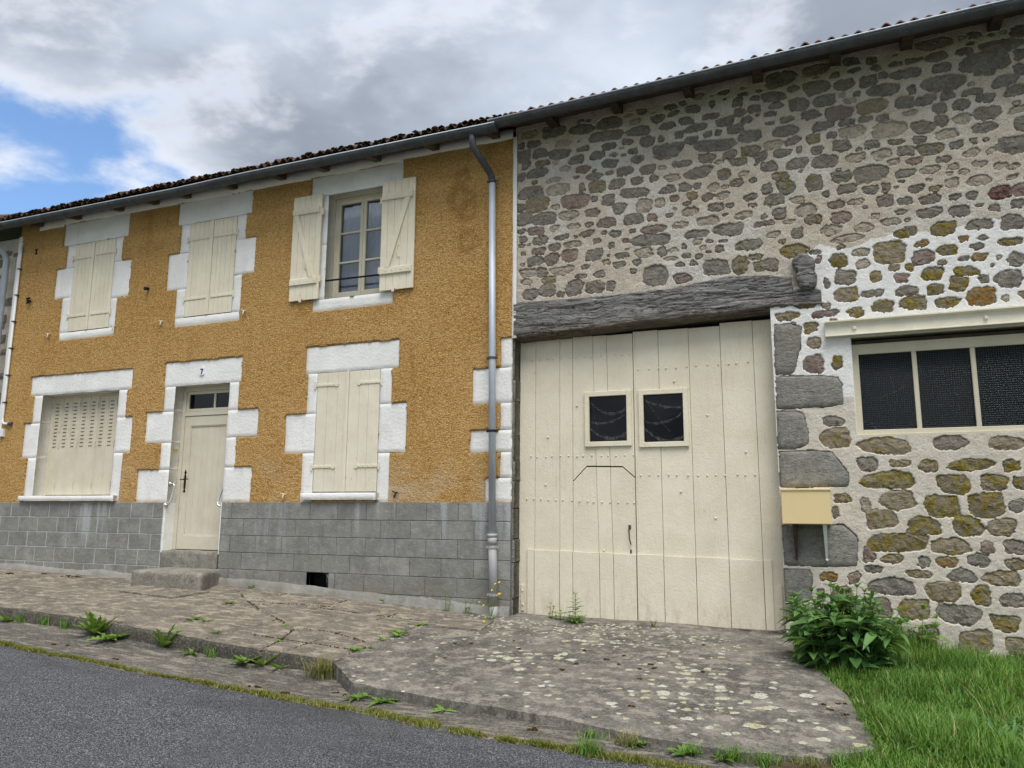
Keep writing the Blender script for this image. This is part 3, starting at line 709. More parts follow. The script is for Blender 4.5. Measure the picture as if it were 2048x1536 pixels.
zinc('zinc_old', lin(64, 68, 72), lin(84, 88, 92), 0.6, 0.3)
zinc('zinc_new', lin(168, 176, 186), lin(192, 199, 206), 0.55, 0.3)
zinc('cast_iron_grey', lin(150, 150, 152), lin(176, 174, 170), 0.6, 0.1)
zinc('chrome', lin(200, 200, 200), lin(215, 215, 215), 0.22, 0.9)
simple('white_plastic', lin(222, 224, 222), 0.5, bscale=20, var=0.05)
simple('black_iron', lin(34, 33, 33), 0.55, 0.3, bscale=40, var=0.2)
simple('rusty_iron', lin(74, 55, 46), 0.85, 0.0, bscale=60, bdist=0.004, var=0.35, vscale=30)
simple('box_cream', lin(218, 197, 148), 0.45, bscale=8, bdist=0.001, var=0.03, vscale=2)
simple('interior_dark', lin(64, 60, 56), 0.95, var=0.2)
simple('blue_enamel', lin(24, 34, 92), 0.3, var=0.02)
simple('white_enamel', lin(235, 236, 238), 0.25, var=0.02)
simple('green_mesh', lin(40, 62, 52), 0.7, var=0.2)
simple('brass', lin(190, 170, 110), 0.4, 0.4, var=0.1)
simple('iron_lintel', lin(216, 211, 192), 0.55, bscale=26, bdist=0.004, var=0.06)


def glass(name, tint, rough=0.02, wired=False, refl=1.0):
    @material(name)
    def _(n):
        p = n.pos()
        tr = n.n('ShaderNodeBsdfTransparent')
        tr.inputs[0].default_value = tint
        gl = n.n('ShaderNodeBsdfGlossy')
        gl.inputs['Roughness'].default_value = rough
        fr = n.n('ShaderNodeFresnel')
        fr.inputs[0].default_value = 1.5
        h = n.noise(p, 3.0, 2)
        if wired:
            sep = n.n('ShaderNodeSeparateXYZ')
            n.put(sep.inputs[0], p)
            sx = n.m('SINE', n.m('MULTIPLY', sep.outputs[0], 2 * math.pi / 0.022))
            sz = n.m('SINE', n.m('MULTIPLY', sep.outputs[2], 2 * math.pi / 0.022))
            h = n.m('ADD', n.m('MAXIMUM', sx, sz), n.m('MULTIPLY', h, 0.2))
            nb = n.bump(h, 0.0022, 0.8)
        else:
            nb = n.bump(h, 0.004, 0.3)
        n.put(gl.inputs['Normal'], nb)
        n.put(fr.inputs['Normal'], nb)
        mxs = n.n('ShaderNodeMixShader')
        n.put(mxs.inputs[0], n.m('MULTIPLY', fr.outputs[0], refl))
        n.t.links.new(tr.outputs[0], mxs.inputs[1])
        n.t.links.new(gl.outputs[0], mxs.inputs[2])
        sh = mxs.outputs[0]
        if wired:
            ln = n.m('MAXIMUM', n.step(sx, 0.80, 0.97), n.step(sz, 0.80, 0.97))
            df = n.pbsdf(lin(66, 80, 82), 0.5)
            m2 = n.n('ShaderNodeMixShader')
            n.put(m2.inputs[0], n.m('MULTIPLY', ln, 0.5))
            n.t.links.new(sh, m2.inputs[1])
            n.t.links.new(df, m2.inputs[2])
            sh = m2.outputs[0]
        n.out(sh)


glass('glass_clear', (0.9, 0.92, 0.94, 1), refl=1.6)
glass('glass_dusty', (0.10, 0.12, 0.12, 1), 0.06, refl=0.8)
glass('glass_wired', (0.13, 0.17, 0.18, 1), 0.10, True, 0.35)


@material('cobweb')
def _(n):
    p = n.pos()
    tr = n.n('ShaderNodeBsdfTransparent')
    df = n.pbsdf(lin(215, 215, 210), 0.9)
    mxs = n.n('ShaderNodeMixShader')
    n.put(mxs.inputs[0], n.m('MULTIPLY', n.step(n.noise(p, 120, 3, .7), 0.44, 0.66), 0.2))
    n.t.links.new(tr.outputs[0], mxs.inputs[1])
    n.t.links.new(df, mxs.inputs[2])
    n.out(mxs.outputs[0])


@material('sheer_curtain')
def _(n):
    p = n.pos()
    tr = n.n('ShaderNodeBsdfTransparent')
    tl = n.n('ShaderNodeBsdfTranslucent')
    tl.inputs[0].default_value = lin(225, 228, 235)
    df = n.pbsdf(lin(222, 226, 234), 0.9)
    a = n.n('ShaderNodeMixShader')
    a.inputs[0].default_value = 0.75
    n.t.links.new(tl.outputs[0], a.inputs[1])
    n.t.links.new(df, a.inputs[2])
    b = n.n('ShaderNodeMixShader')
    b.inputs[0].default_value = 0.88
    n.t.links.new(tr.outputs[0], b.inputs[1])
    n.t.links.new(a.outputs[0], b.inputs[2])
    n.out(b.outputs[0])


@material('asphalt')
def _(n):
    p = n.pos()
    v = n.voro(p, 140, 'F1', 'Color')
    s = n.n('ShaderNodeSeparateColor')
    n.put(s.inputs[0], v)
    c = n.ramp(s.outputs[0], [(0.0, lin(50, 50, 52)), (0.45, lin(84, 85, 88)), (0.8, lin(114, 115, 118)), (1.0, lin(160, 160, 162))])
    big = n.noise(p, 0.8, 5, .6)
    c = n.mix(n.m('MULTIPLY', n.step(big, 0.4, 0.65), 0.45), c, lin(88, 88, 89))
    pt = n.noise(n.vm('MULTIPLY', n.vm('ADD', p, (2, 5, 0)), (0.35, 1.2, 1)), 1.6, 5, .6)
    c = n.mix(n.m('MULTIPLY', n.step(pt, 0.5, 0.66), 0.4), c, lin(58, 58, 60))
    h = n.voro(p, 140, 'F1')
    c = n.mix(n.step(h, 0.45, 0.8), c, lin(34, 34, 36))
    h2 = n.m('ADD', n.m('MULTIPLY', h, -1.0), n.m('MULTIPLY', n.noise(p, 6, 4), 0.4))
    n.out(n.pbsdf(c, 0.85, n.bump(h2, 0.009, 0.8), spec=0.35))


def concrete(name, ca, cb, cc, streak=(1, 1, 1), bl=0.5, sharp=(0.46, 0.7)):
    @material(name)
    def _(n):
        p = n.pos()
        v = n.noise(n.vm('MULTIPLY', p, streak), 1.7, 7, 0.7)
        c = n.mix(n.step(v, 0.32, 0.68), ca, cb)
        v2 = n.noise(n.vm('MULTIPLY', n.vm('ADD', p, (5, 3, 0)), streak), 7, 6, 0.7)
        c = n.mix(n.m('MULTIPLY', n.step(v2, *sharp), bl), c, cc)
        c = n.mix(n.m('MULTIPLY', n.m('SUBTRACT', 1.0, n.step(v2, 0.26, 0.42)), 0.6), c, tuple(x * 0.5 for x in ca[:3]) + (1,))
        g = n.noise(p, 90, 3, 0.75)
        g3 = n.noise(p, 34, 4, 0.75)
        gg = n.m('ADD', n.m('MULTIPLY', g, 0.5), n.m('MULTIPLY', g3, 0.5))
        c = n.mix(n.m('MULTIPLY', n.step(gg, 0.5, 0.64), 0.5), c, lin(172, 166, 152))
        c = n.mix(n.m('MULTIPLY', n.m('SUBTRACT', 1.0, n.step(gg, 0.36, 0.48)), 0.65), c, lin(48, 45, 40))
        h = n.m('ADD', n.noise(p, 24, 6, 0.7), n.m('MULTIPLY', g, 0.5))
        n.out(n.pbsdf(c, 0.95, n.bump(h, 0.012, 0.8), spec=0.15))


concrete('pavement_concrete', lin(92, 86, 78), lin(124, 116, 104), lin(168, 157, 138), (0.8, 1.4, 1), 0.75, (0.47, 0.64))
concrete('ramp_concrete', lin(76, 73, 69), lin(118, 113, 105), lin(154, 147, 135), (1, 1, 1), 0.6, (0.48, 0.6))
concrete('kerb_concrete', lin(66, 64, 58), lin(88, 84, 76), lin(104, 98, 86), (1, 1, 1), 0.4)  # damp concrete, with the shade of the kerb face put into the colour
concrete('channel_concrete', lin(74, 71, 67), lin(104, 99, 91), lin(146, 138, 125), (0.5, 2.0, 1), 0.7, (0.5, 0.62))
concrete('granite_step', lin(112, 108, 100), lin(140, 135, 124), lin(170, 166, 154), (1, 1, 1), 0.5)
simple('soil', lin(78, 66, 48), 0.98, bscale=25, bdist=0.03, var=0.35)
simple('far_ground', lin(82, 96, 56), 0.98, bscale=5, bdist=0.03, var=0.3)


@material('lichen')
def _(n):
    p = n.pos()
    t = n.attr('rnd')
    c = n.mix(t, lin(190, 189, 178), lin(172, 168, 132))
    v = n.noise(p, 60, 4, .7)
    c = n.mix(n.m('MULTIPLY', n.step(v, 0.48, 0.62), 0.8), c, lin(112, 108, 98))
    v = n.noise(p, 150, 2, .6)
    c = n.mix(n.m('MULTIPLY', n.step(v, 0.5, 0.7), 0.5), c, lin(130, 126, 112))
    n.out(n.pbsdf(c, 0.95, n.bump(v, 0.004), spec=0.1))


@material('moss_dark')
def _(n):
    p = n.pos()
    v = n.noise(p, 45, 4, .7)
    c = n.mix(n.step(v, 0.3, 0.7), lin(34, 26, 16), lin(82, 64, 34))
    n.out(n.pbsdf(c, 1.0, n.bump(v, 0.012), spec=0.05))


def plant_mat(name, ca, cb, dry=None, trans=0.25):
    @material(name)
    def _(n):
        p = n.pos()
        t = n.attr('rnd')
        r = n.rnd()
        k = n.m('FRACT', n.m('ADD', n.m('ADD', t, r), n.m('MULTIPLY', n.noise(p, 5, 3), 0.35)))
        c = n.mix(k, ca, cb)
        c = n.mix(n.m('MULTIPLY', n.step(n.noise(p, 1.6, 3, .6), 0.45, 0.65), 0.45), c, tuple(x * 0.75 for x in ca[:3]) + (1,))
        if dry is not None:
            c = n.mix(n.step(t, 0.92, 0.99), c, dry)
        nd = n.pbsdf(c, 0.55, None, 0, 0.35)
        tl = n.n('ShaderNodeBsdfTranslucent')
        n.put(tl.inputs[0], n.mix(0.4, c, lin(150, 170, 50)))
        a = n.n('ShaderNodeMixShader')
        a.inputs[0].default_value = trans
        n.t.links.new(nd, a.inputs[1])
        n.t.links.new(tl.outputs[0], a.inputs[2])
        n.out(a.outputs[0])


plant_mat('grass', lin(70, 112, 38), lin(122, 162, 68), lin(166, 162, 104))
plant_mat('moss_strip', lin(96, 100, 40), lin(146, 146, 74), lin(150, 136, 84))
plant_mat('bush_leaf', lin(66, 106, 54), lin(112, 152, 84))
plant_mat('weed_leaf', lin(80, 114, 46), lin(124, 156, 72))
plant_mat('dry_grass', lin(150, 140, 92), lin(112, 124, 62))
simple('flower_yellow', lin(230, 190, 30), 0.7, var=0.1)
M = MATS

# ================================================================== SETTING
XB = np.array([-60, -13.5, -12.3, -7.8, -5.7, -3.6, -1.86, -.5, .57, 1.58, 3, 40])
ZB = np.array([1.9, .86, .837, .755, .669, .56, .555, .52, .46, .376, .27, -2.2])
SL = 0.05


def zb(x):
    return np.interp(x, XB, ZB)


KX = np.array([-60, -16, -8.8, -7.4, -6.6, -5.44, -4.4, -4.09, 40])
KY = np.array([-2.0, -2.25, -2.41, -2.45, -2.52, -2.64, -2.62, -2.62, -2.62])
EX = np.array([-60, -16, -7.53, -6.49, -5.36, -4.28, -3.36, -2.79, -2.03, -1.44, -.88, .5, 4, 40])
EY = np.array([-3.0, -3.14, -3.24, -3.30, -3.37, -3.34, -3.48, -3.64, -3.78, -3.84, -3.84, -3.84, -3.9, -4.0])


def kerb_y(x):
    return np.interp(x, KX, KY)


def edge_y(x):
    return np.interp(x, EX, EY)


def chan_off(x):
    return np.interp(x, [-60, -4.2, -3.6, -2.6, -1.0, 0.3, 40], [-.125, -.125, -.09, -.055, -.042, -.035, -.035])


def sheet(name, x0, x1, y0, y1, sx, sy, hf, mat, keepf=None, smooth=True):
    nx, ny = int(round((x1 - x0) / sx)) + 1, int(round((y1 - y0) / sy)) + 1
    X, Y = np.meshgrid(np.linspace(x0, x1, nx), np.linspace(y0, y1, ny), indexing='ij')
    Z = hf(X, Y)
    V = np.stack([X, Y, Z], -1).reshape(-1, 3)
    keep = None
    if keepf is not None:
        k = keepf(X, Y)
        keep = k[:-1, :-1] | k[1:, :-1] | k[1:, 1:] | k[:-1, 1:]
    return tag(mk(name, split_steep(name, V, grid_faces(nx, ny, keep), smooth), M[mat]), kind='structure')


def split_steep(name, V, F, smooth=True, lim=.05):
    """steep faces get vertices of their own so that a kerb keeps its edge"""
    V = np.asarray(V)
    zr = V[F][:, :, 2]
    st = (zr.max(1) - zr.min(1)) > lim
    if st.any():
        S = F[st]
        k = len(V)
        V = np.concatenate([V, V[S.ravel()]])
        S2 = (k + np.arange(S.size)).reshape(S.shape)
        F = np.concatenate([F[~st], S2])
    return mesh_np(name, V, F, smooth)


def road_h(x, y):
    e = edge_y(x)
    return zb(x) + SL * e + chan_off(x) + .004 + 0.02 * (y - e) + 0.004 * (fbm(x * 1.2, y * 1.2, 3) - .5)


def chan_h(x, y):
    e, k = edge_y(x), kerb_y(x)
    u = np.clip((y - e) / (k - e), 0, 1.5)
    dish = -0.016 * np.sin(np.clip(u, 0, 1) * math.pi)
    broken = 0.03 * np.clip(fbm(x * 3, y * 6, 11) - 0.56, 0, 1) * (u > 0.5)
    return zb(x) + SL * y + chan_off(x) + dish + broken + 0.012 * (fbm(x * 5, y * 5, 8) - 0.5)


def seg_dist(X, Y, pts):
    d = np.full(X.shape, 9.0)
    for (ax, ay), (bx, by) in zip(pts[:-1], pts[1:]):
        vx, vy = bx - ax, by - ay
        t = np.clip(((X - ax) * vx + (Y - ay) * vy) / (vx * vx + vy * vy), 0, 1)
        d = np.minimum(d, np.hypot(X - ax - t * vx, Y - ay - t * vy))
    return d


def in_poly(X, Y, P):
    c = np.zeros(X.shape, bool)
    n = len(P)
    for i in range(n):
        (x1, y1), (x2, y2) = P[i], P[(i + 1) % n]
        cond = ((y1 > Y) != (y2 > Y))
        xi = (x2 - x1) * (Y - y1) / (y2 - y1 + 1e-12) + x1
        c ^= cond & (X < xi)
    return c


RAMP = [(-4.2, 0.3), (-4.17, -0.56), (-4.14, -2.3), (-4.09, -2.64), (-3.63, -3.07), (-2.9, -3.2), (-2.22, -3.31), (-1.76, -3.37), (-1.12, -3.5),
        (-.52, -3.52), (-.1, -3.42), (.2, -3.1), (.12, -2.45), (.04, -1.93), (-.08, -1.5), (-.16, -1.2), (-.3, -.6), (-.46, 0.02), (-.4, .3)]
CRACKS = [[(-7.2, -.35), (-6.7, -.75), (-6.45, -.95), (-6.1, -1.2), (-5.6, -1.5), (-5.2, -1.75), (-4.8, -1.7), (-4.2, -1.9)],
          [(-6.45, -.95), (-6.1, -.7), (-5.5, -.6)], [(-5.2, -1.75), (-5.0, -2.2), (-4.9, -2.62)]]


def pav_h(x, y):
    wob = 0.02 * (fbm(x * 6, y * 6, 5) - .5)
    k = kerb_y(x) + 0.035 * (fbm(x * 5, y * 0 + 2, 4) - .5)
    z = zb(x) + SL * y + 0.016 * (fbm(x * 1.8, y * 1.8, 2) - .5) + 0.006 * (fbm(x * 14, y * 14, 9) - .5)
    amt = np.clip(fbm(x * .9, y * .9, 21) * 2.2 - .5, 0.15, 1)
    for ax in np.arange(-14, -4.2, 0.93):
        z = z - 0.016 * amt * np.exp(-((x - ax + wob) / 0.017) ** 2)
    for ay in (-0.75, -1.5, -2.2):
        z = z - 0.016 * amt * np.exp(-((y - ay + wob) / 0.017) ** 2)
    for c in CRACKS:
        d = seg_dist(x + 0.05 * (fbm(x * 9, y * 9, 31) - .5), y + 0.05 * (fbm(x * 9, y * 9, 32) - .5), c)
        z = z - 0.024 * np.exp(-(d / 0.014) ** 2)
    return z


def ramp_h(x, y):
    z = zb(x) + SL * y + 0.02 * (fbm(x * 1.3, y * 1.3, 12) - .5) + 0.006 * (fbm(x * 13, y * 13, 19) - .5)
    # worn rounded lip along the channel
    lip = seg_dist(x, y, RAMP[4:10])
    z = z - 0.012 * np.exp(-lip / 0.04)
    d = seg_dist(x, y, [(-4.17, -.5), (-4.14, -2.3), (-4.09, -2.64)])
    z = z - 0.02 * np.exp(-(d / 0.015) ** 2)
    return z + 0.003


def banded(name, xs, ds, yf, hf, mat):
    """sheet whose rows run parallel to a line: y = yf(x, d)"""
    X, Dd = np.meshgrid(xs, ds, indexing='ij')
    Y = yf(X, Dd)
    V = np.stack([X, Y, hf(X, Y)], -1).reshape(-1, 3)
    return tag(mk(name, mesh_np(name, V, grid_faces(len(xs), len(ds)), True), M[mat]), kind='structure')


def ragged_edge(x):
    return edge_y(x) + .05 * (fbm(x * 2.0, x * 0 + 1, 16) - .5) + .03 * (fbm(x * 9, x * 0 + 1, 17) - .5)


banded('road', np.concatenate([np.arange(-45, -15, .5), np.arange(-15, 3, .04), np.arange(3, 30, .5)]), np.array([-.03, 0, .04, .1, .2, .4, .7, 1.1, 1.6, 2.2, 3, 4, 5.5, 7, 9, 11]),
       lambda X, D: ragged_edge(X) - D, lambda X, Y: road_h(X, Y) - .04 * (Y > ragged_edge(X) - .001), 'asphalt')
sheet('drain_channel', -16, 6, -4.2, -2.0, .04, .04, chan_h, 'channel_concrete', lambda X, Y: (Y > edge_y(X) - 0.12))
def kerb_r(x):
    return kerb_y(x) + 0.03 * (fbm(x * 2.5, x * 0 + 2, 4) - .5) + .018 * (fbm(x * 11, x * 0 + 5, 14) - .5)


banded('pavement', np.arange(-16, -4.09, .022), np.linspace(0, 1, 122), lambda X, D: .12 + (kerb_r(X) - .12) * D, pav_h, 'pavement_concrete')
xs = np.arange(-16, -4.07, .03)
ky = kerb_r(xs)
V = []
for i, x in enumerate(xs):
    zt = float(pav_h(np.array([x]), np.array([ky[i] + .012]))[0])
    for dy, dz in ((.014, .0015), (-.001, -.006), (-.007, -.03), (-.009, -.08), (-.012, -.2)):
        w_ = 0.012 * (float(fbm(np.array(x * 9), np.array(dz * 30), 33)) - .5) if dz < -.01 else 0
        V.append((x, ky[i] + dy + w_, zt + dz))
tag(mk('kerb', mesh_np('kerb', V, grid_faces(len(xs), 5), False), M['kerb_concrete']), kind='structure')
def rim_sheet(name, x0, x1, y0, y1, c, poly, hf, mat, depth=.22):
    """sheet cut to a polygon: outer vertices snap to its rim, rim drops vertically"""
    # subdivide and roughen the outline
    P = []
    for (ax, ay), (bx, by) in zip(poly, poly[1:] + poly[:1]):
        m_ = max(1, int(math.hypot(bx - ax, by - ay) / .03))
        for t in range(m_):
            x, y = ax + (bx - ax) * t / m_, ay + (by - ay) * t / m_
            P.append((x + .045 * (float(fbm(np.array(x * 4), np.array(y * 4), 41)) - .5) + rng.uniform(-.004, .004), y + .045 * (float(fbm(np.array(x * 4), np.array(y * 4), 42)) - .5) + rng.uniform(-.004, .004)))
    nx, ny = int((x1 - x0) / c) + 1, int((y1 - y0) / c) + 1
    X, Y = np.meshgrid(np.linspace(x0, x1, nx), np.linspace(y0, y1, ny), indexing='ij')
    ins = in_poly(X, Y, P)
    nb_ = np.zeros_like(ins)
    for dx in (-1, 0, 1):
        for dy in (-1, 0, 1):
            nb_ |= np.roll(np.roll(ins, dx, 0), dy, 1)
    rim = nb_ & ~ins
    PA = np.array(P)
    for i, j in np.argwhere(rim):
        d = (PA[:, 0] - X[i, j]) ** 2 + (PA[:, 1] - Y[i, j]) ** 2
        k = int(d.argmin())
        X[i, j], Y[i, j] = PA[k]
    ok = ins | rim
    keep = ok[:-1, :-1] & ok[1:, :-1] & ok[1:, 1:] & ok[:-1, 1:]
    F = grid_faces(nx, ny, keep)
    V = np.stack([X, Y, hf(X, Y)], -1).reshape(-1, 3)
    E = np.concatenate([F[:, [0, 1]], F[:, [1, 2]], F[:, [2, 3]], F[:, [3, 0]]])
    key = np.sort(E, 1)
    _, inv, cnt = np.unique(key, axis=0, return_inverse=True, return_counts=True)
    B = E[cnt[inv.ravel()] == 1]
    top = V[B.ravel()].copy()
    low = top.copy()
    low[:, 2] -= depth
    k = len(V)
    n_ = len(top)
    idx = np.arange(n_).reshape(-1, 2)
    S = np.stack([k + idx[:, 0], k + idx[:, 1], k + n_ + idx[:, 1], k + n_ + idx[:, 0]], -1)
    me = mesh_np(name, np.concatenate([V, top, low]), np.concatenate([F, S]), True)
    return tag(mk(name, me, M[mat]), kind='structure')


rim_sheet('concrete_ramp', -4.35, .5, -3.8, .45, .022, RAMP, ramp_h, 'ramp_concrete')
sheet('grass_ground', -1.0, 8, -3.9, .3, .06, .06, lambda X, Y: zb(X) + SL * Y - 0.02 + .05 * (fbm(X * 3, Y * 3, 6) - .5) - 0.1 * (X < -.45), 'soil',
      lambda X, Y: (X > np.interp(Y, [-3.6, -3.1, -1.9, -1.2, 0], [-.35, .1, -.06, -.26, -.5])) & (Y > edge_y(X) + .02))
gx = np.linspace(-300, 300, 41)
sheet('ground', -300, 300, -300, 300, 15, 15, lambda X, Y: np.interp(X, XB, ZB) - 0.75 + 0 * Y, 'far_ground')


def rough_block(x0, x1, z0, z1, yf, yb, seed, cell=0.05, amp=0.003, rnd=0.005, gap=0.0015):
    x0, x1, z0, z1 = x0 + gap, x1 - gap, z0 + gap, z1 - gap
    nx, nz = max(3, int((x1 - x0) / cell) + 1), max(3, int((z1 - z0) / cell) + 1)
    xs = np.concatenate([[x0, x0 + rnd], np.linspace(x0, x1, nx)[1:-1], [x1 - rnd, x1]])
    zs = np.concatenate([[z0, z0 + rnd], np.linspace(z0, z1, nz)[1:-1], [z1 - rnd, z1]])
    X, Z = np.meshgrid(xs, zs, indexing='ij')
    nx, nz = X.shape
    Y = yf + amp * 2 * (fbm(X * 9 + seed * 3.7, Z * 9, seed % 17) - .5)
    e = np.zeros_like(X, bool)
    e[0, :] = e[-1, :] = e[:, 0] = e[:, -1] = True
    Y = np.where(e, Y + rnd, Y)
    jx = 0.008 * (fbm(X * 12, Z * 12, 3 + seed % 7) - .5)
    X2 = X + np.where(e, jx, 0)
    Z2 = Z + np.where(e, 0.008 * (fbm(X * 12 + 9, Z * 12, 5 + seed % 7) - .5), 0)
    V = np.stack([X2, Y, Z2], -1).reshape(-1, 3).tolist()
    F = [tuple(f) for f in grid_faces(nx, nz).tolist()]
    ring = [i * nz for i in range(nx)] + [(nx - 1) * nz + j for j in range(1, nz)] + [i * nz + nz - 1 for i in range(nx - 2, -1, -1)] + [j for j in range(nz - 2, 0, -1)]
    k = len(V)
    for r in ring:
        V.append((V[r][0], yb, V[r][2]))
    m = len(ring)
    for i in range(m):
        F.append((ring[i], ring[(i + 1) % m], k + (i + 1) % m, k + i))
    b = MB()
    b.v, b.f = [tuple(v) for v in V], F
    return b


# ================================================================== HOUSE
house = empty('house', (-8.0, 0, 0.7), 'ochre roughcast house with white painted stone surrounds and grey block plinth', 'house')
HX0, HX1, PLT = -12.655, -3.488, 1.866
OPEN = {'w1': (-11.32, -10.41, 4.60, 6.09), 'w2': (-8.85, -7.945, 4.62, 6.11), 'w3': (-6.32, -5.36, 4.655, 6.18),
        'lw': (-11.73, -10.045, 1.97, 3.583), 'd': (-8.905, -7.885, 1.19, 3.573), 'rw': (-6.364, -5.37, 1.995, 3.613)}
ST = []
for tagname, x0, x1, z0, z1 in [
    ('lintel', -11.61, -10.14, 6.09, 6.475), ('jamb_stone', -11.50, -11.32, 5.70, 6.09), ('jamb_stone', -11.71, -11.32, 5.19, 5.70), ('jamb_stone', -11.51, -11.32, 4.60, 5.19),
    ('jamb_stone', -10.41, -10.235, 5.685, 6.09), ('jamb_stone', -10.41, -10.02, 5.08, 5.685), ('jamb_stone', -10.41, -10.26, 4.60, 5.08), ('window_sill', -11.50, -10.26, 4.465, 4.60),
    ('lintel', -9.11, -7.665, 6.11, 6.475), ('jamb_stone', -9.03, -8.85, 5.65, 6.11), ('jamb_stone', -9.245, -8.85, 5.075, 5.65), ('jamb_stone', -9.033, -8.85, 4.62, 5.075),
    ('jamb_stone', -7.945, -7.766, 5.73, 6.11), ('jamb_stone', -7.945, -7.56, 5.18, 5.73), ('jamb_stone', -7.945, -7.78, 4.62, 5.18), ('window_sill', -9.03, -7.785, 4.485, 4.62),
    ('lintel', -6.615, -5.11, 6.18, 6.475), ('jamb_stone', -6.50, -6.32, 5.45, 6.18), ('jamb_stone', -6.56, -6.32, 4.655, 5.45), ('jamb_stone', -5.36, -5.2, 5.5, 6.18), ('jamb_stone', -5.36, -5.15, 4.655, 5.5), ('window_sill', -6.51, -5.22, 4.485, 4.655),
    ('lintel', -12.02, -9.78, 3.583, 3.90), ('jamb_stone', -11.917, -11.73, 3.13, 3.583), ('jamb_stone', -12.07, -11.73, 2.57, 3.13), ('jamb_stone', -11.93, -11.73, 1.868, 2.57),
    ('jamb_stone', -10.045, -9.86, 3.15, 3.583), ('jamb_stone', -10.045, -9.70, 2.61, 3.15), ('jamb_stone', -10.045, -9.84, 1.868, 2.61),
    ('lintel', -9.13, -7.673, 3.573, 3.937), ('jamb_stone', -9.11, -8.905, 3.20, 3.573), ('jamb_stone', -9.43, -8.905, 2.735, 3.20), ('jamb_stone', -9.10, -8.905, 2.34, 2.735), ('jamb_stone', -9.51, -8.905, 1.868, 2.34),
    ('jamb_stone', -7.885, -7.70, 3.17, 3.573), ('jamb_stone', -7.885, -7.33, 2.78, 3.17), ('jamb_stone', -7.885, -7.69, 2.355, 2.78), ('jamb_stone', -7.885, -7.384, 1.868, 2.355),
    ('lintel', -6.567, -5.09, 3.613, 3.983), ('jamb_stone', -6.523, -6.364, 3.058, 3.613), ('jamb_stone', -6.857, -6.364, 2.525, 3.058), ('jamb_stone', -6.555, -6.364, 1.868, 2.525),
    ('jamb_stone', -5.37, -5.19, 3.14, 3.613), ('jamb_stone', -5.37, -4.955, 2.50, 3.14), ('jamb_stone', -5.37, -5.187, 1.868, 2.50),
    ('corner_stone', -3.647, -3.49, 3.513, 3.88), ('corner_stone', -4.026, -3.49, 3.072, 3.513), ('corner_stone', -3.648, -3.49, 2.74, 3.072), ('corner_stone', -4.05, -3.49, 2.471, 2.74), ('corner_stone', -3.646, -3.49, 2.16, 2.471), ('corner_stone', -3.84, -3.49, 1.868, 2.16)]:
    ST.append((tagname, x0, x1, z0, z1))
for i, (nm, x0, x1, z0, z1) in enumerate(ST):
    rough_block(x0, x1, z0, z1, 0.006, 0.26, i).build(nm, M['white_paint'], house, True)
# stepping white jamb bases beside the door, below the plinth line
MB().fbox(-8.935, -8.905, 1.15, 1.866, -0.012, .26, .006).build('jamb_base', M['white_paint'], house)
MB().fbox(-7.885, -7.862, 1.15, 1.866, -0.012, .26, .006).build('jamb_base', M['white_paint'], house)

# roughcast sheet with the painted stones let into it
step = 0.0155
nx, nz = int((HX1 - HX0) / step) + 1, int((6.64 - PLT) / step) + 1
X, Z = np.meshgrid(np.linspace(HX0, HX1, nx), np.linspace(PLT, 6.64, nz), indexing='ij')
Xw = X + 0.022 * (fbm(X * 16, Z * 16, 51, 3) - .5)
Zw = Z + 0.022 * (fbm(X * 16, Z * 16, 55, 3) - .5)
inst = np.zeros(X.shape, bool)
for (nm, x0, x1, z0, z1) in ST:
    inst |= (Xw > x0) & (Xw < x1) & (Zw > z0) & (Zw < z1)
hole = np.zeros(X.shape, bool)
for x0, x1, z0, z1 in OPEN.values():
    hole |= (X > x0 - .02) & (X < x1 + .02) & (Z > z0 - .02) & (Z < z1 + .02)
Y = -0.008 - 0.009 * nrg.random(X.shape) - 0.005 * fbm(X * 26, Z * 26, 60, 2) - 0.01 * (fbm(X * .8, Z * .8, 61) - .5)
Y = np.where(inst, 0.03, Y)
kh = hole
keep = ~(kh[:-1, :-1] & kh[1:, :-1] & kh[1:, 1:] & kh[:-1, 1:])
mk('wall', mesh_np('roughcast_wall', np.stack([X, Y, Z], -1).reshape(-1, 3), grid_faces(nx, nz, keep), True), M['roughcast'], house)
# masonry behind, leaving the openings free (solid strips round the openings)
def strips(x0, x1, z0, z1, holes, yf, yb):
    b = MB()
    xs = sorted({x0, x1} | {h[0] for h in holes} | {h[1] for h in holes})
    for a, c in zip(xs[:-1], xs[1:]):
        m = (a + c) / 2
        hs = sorted([(h[2], h[3]) for h in holes if h[0] < m < h[1]])
        z = z0
        for lo, hi in hs + [(z1, z1)]:
            if lo > z + 1e-6:
                b.box(a, c, yf, yb, z, lo)
            z = max(z, hi)
    return b
strips(HX0 + .01, HX1 - .01, 0.3, 6.62, [(a - .04, b + .04, c - .01, d + .04) for a, b, c, d in OPEN.values()] + [(-6.375, -6.035, .71, .965)], 0.06, 0.42).build('masonry', M['interior_dark'], house)
# rooms behind the glass: back, ends, floors
b = MB()
b.box(HX0, HX1, 7.5, 7.7, .3, 6.5).box(HX0, HX0 + .2, .42, 7.5, .3, 6.5).box(HX1 - .25, HX1 - .02, .42, 7.5, .3, 6.5).box(HX0 + .2, HX1 - .25, .42, 7.5, 4.2, 4.35).box(HX0 + .2, HX1 - .25, .42, 7.5, .9, 1.0)
b.build('rear_walls', M['interior_dark'], house)
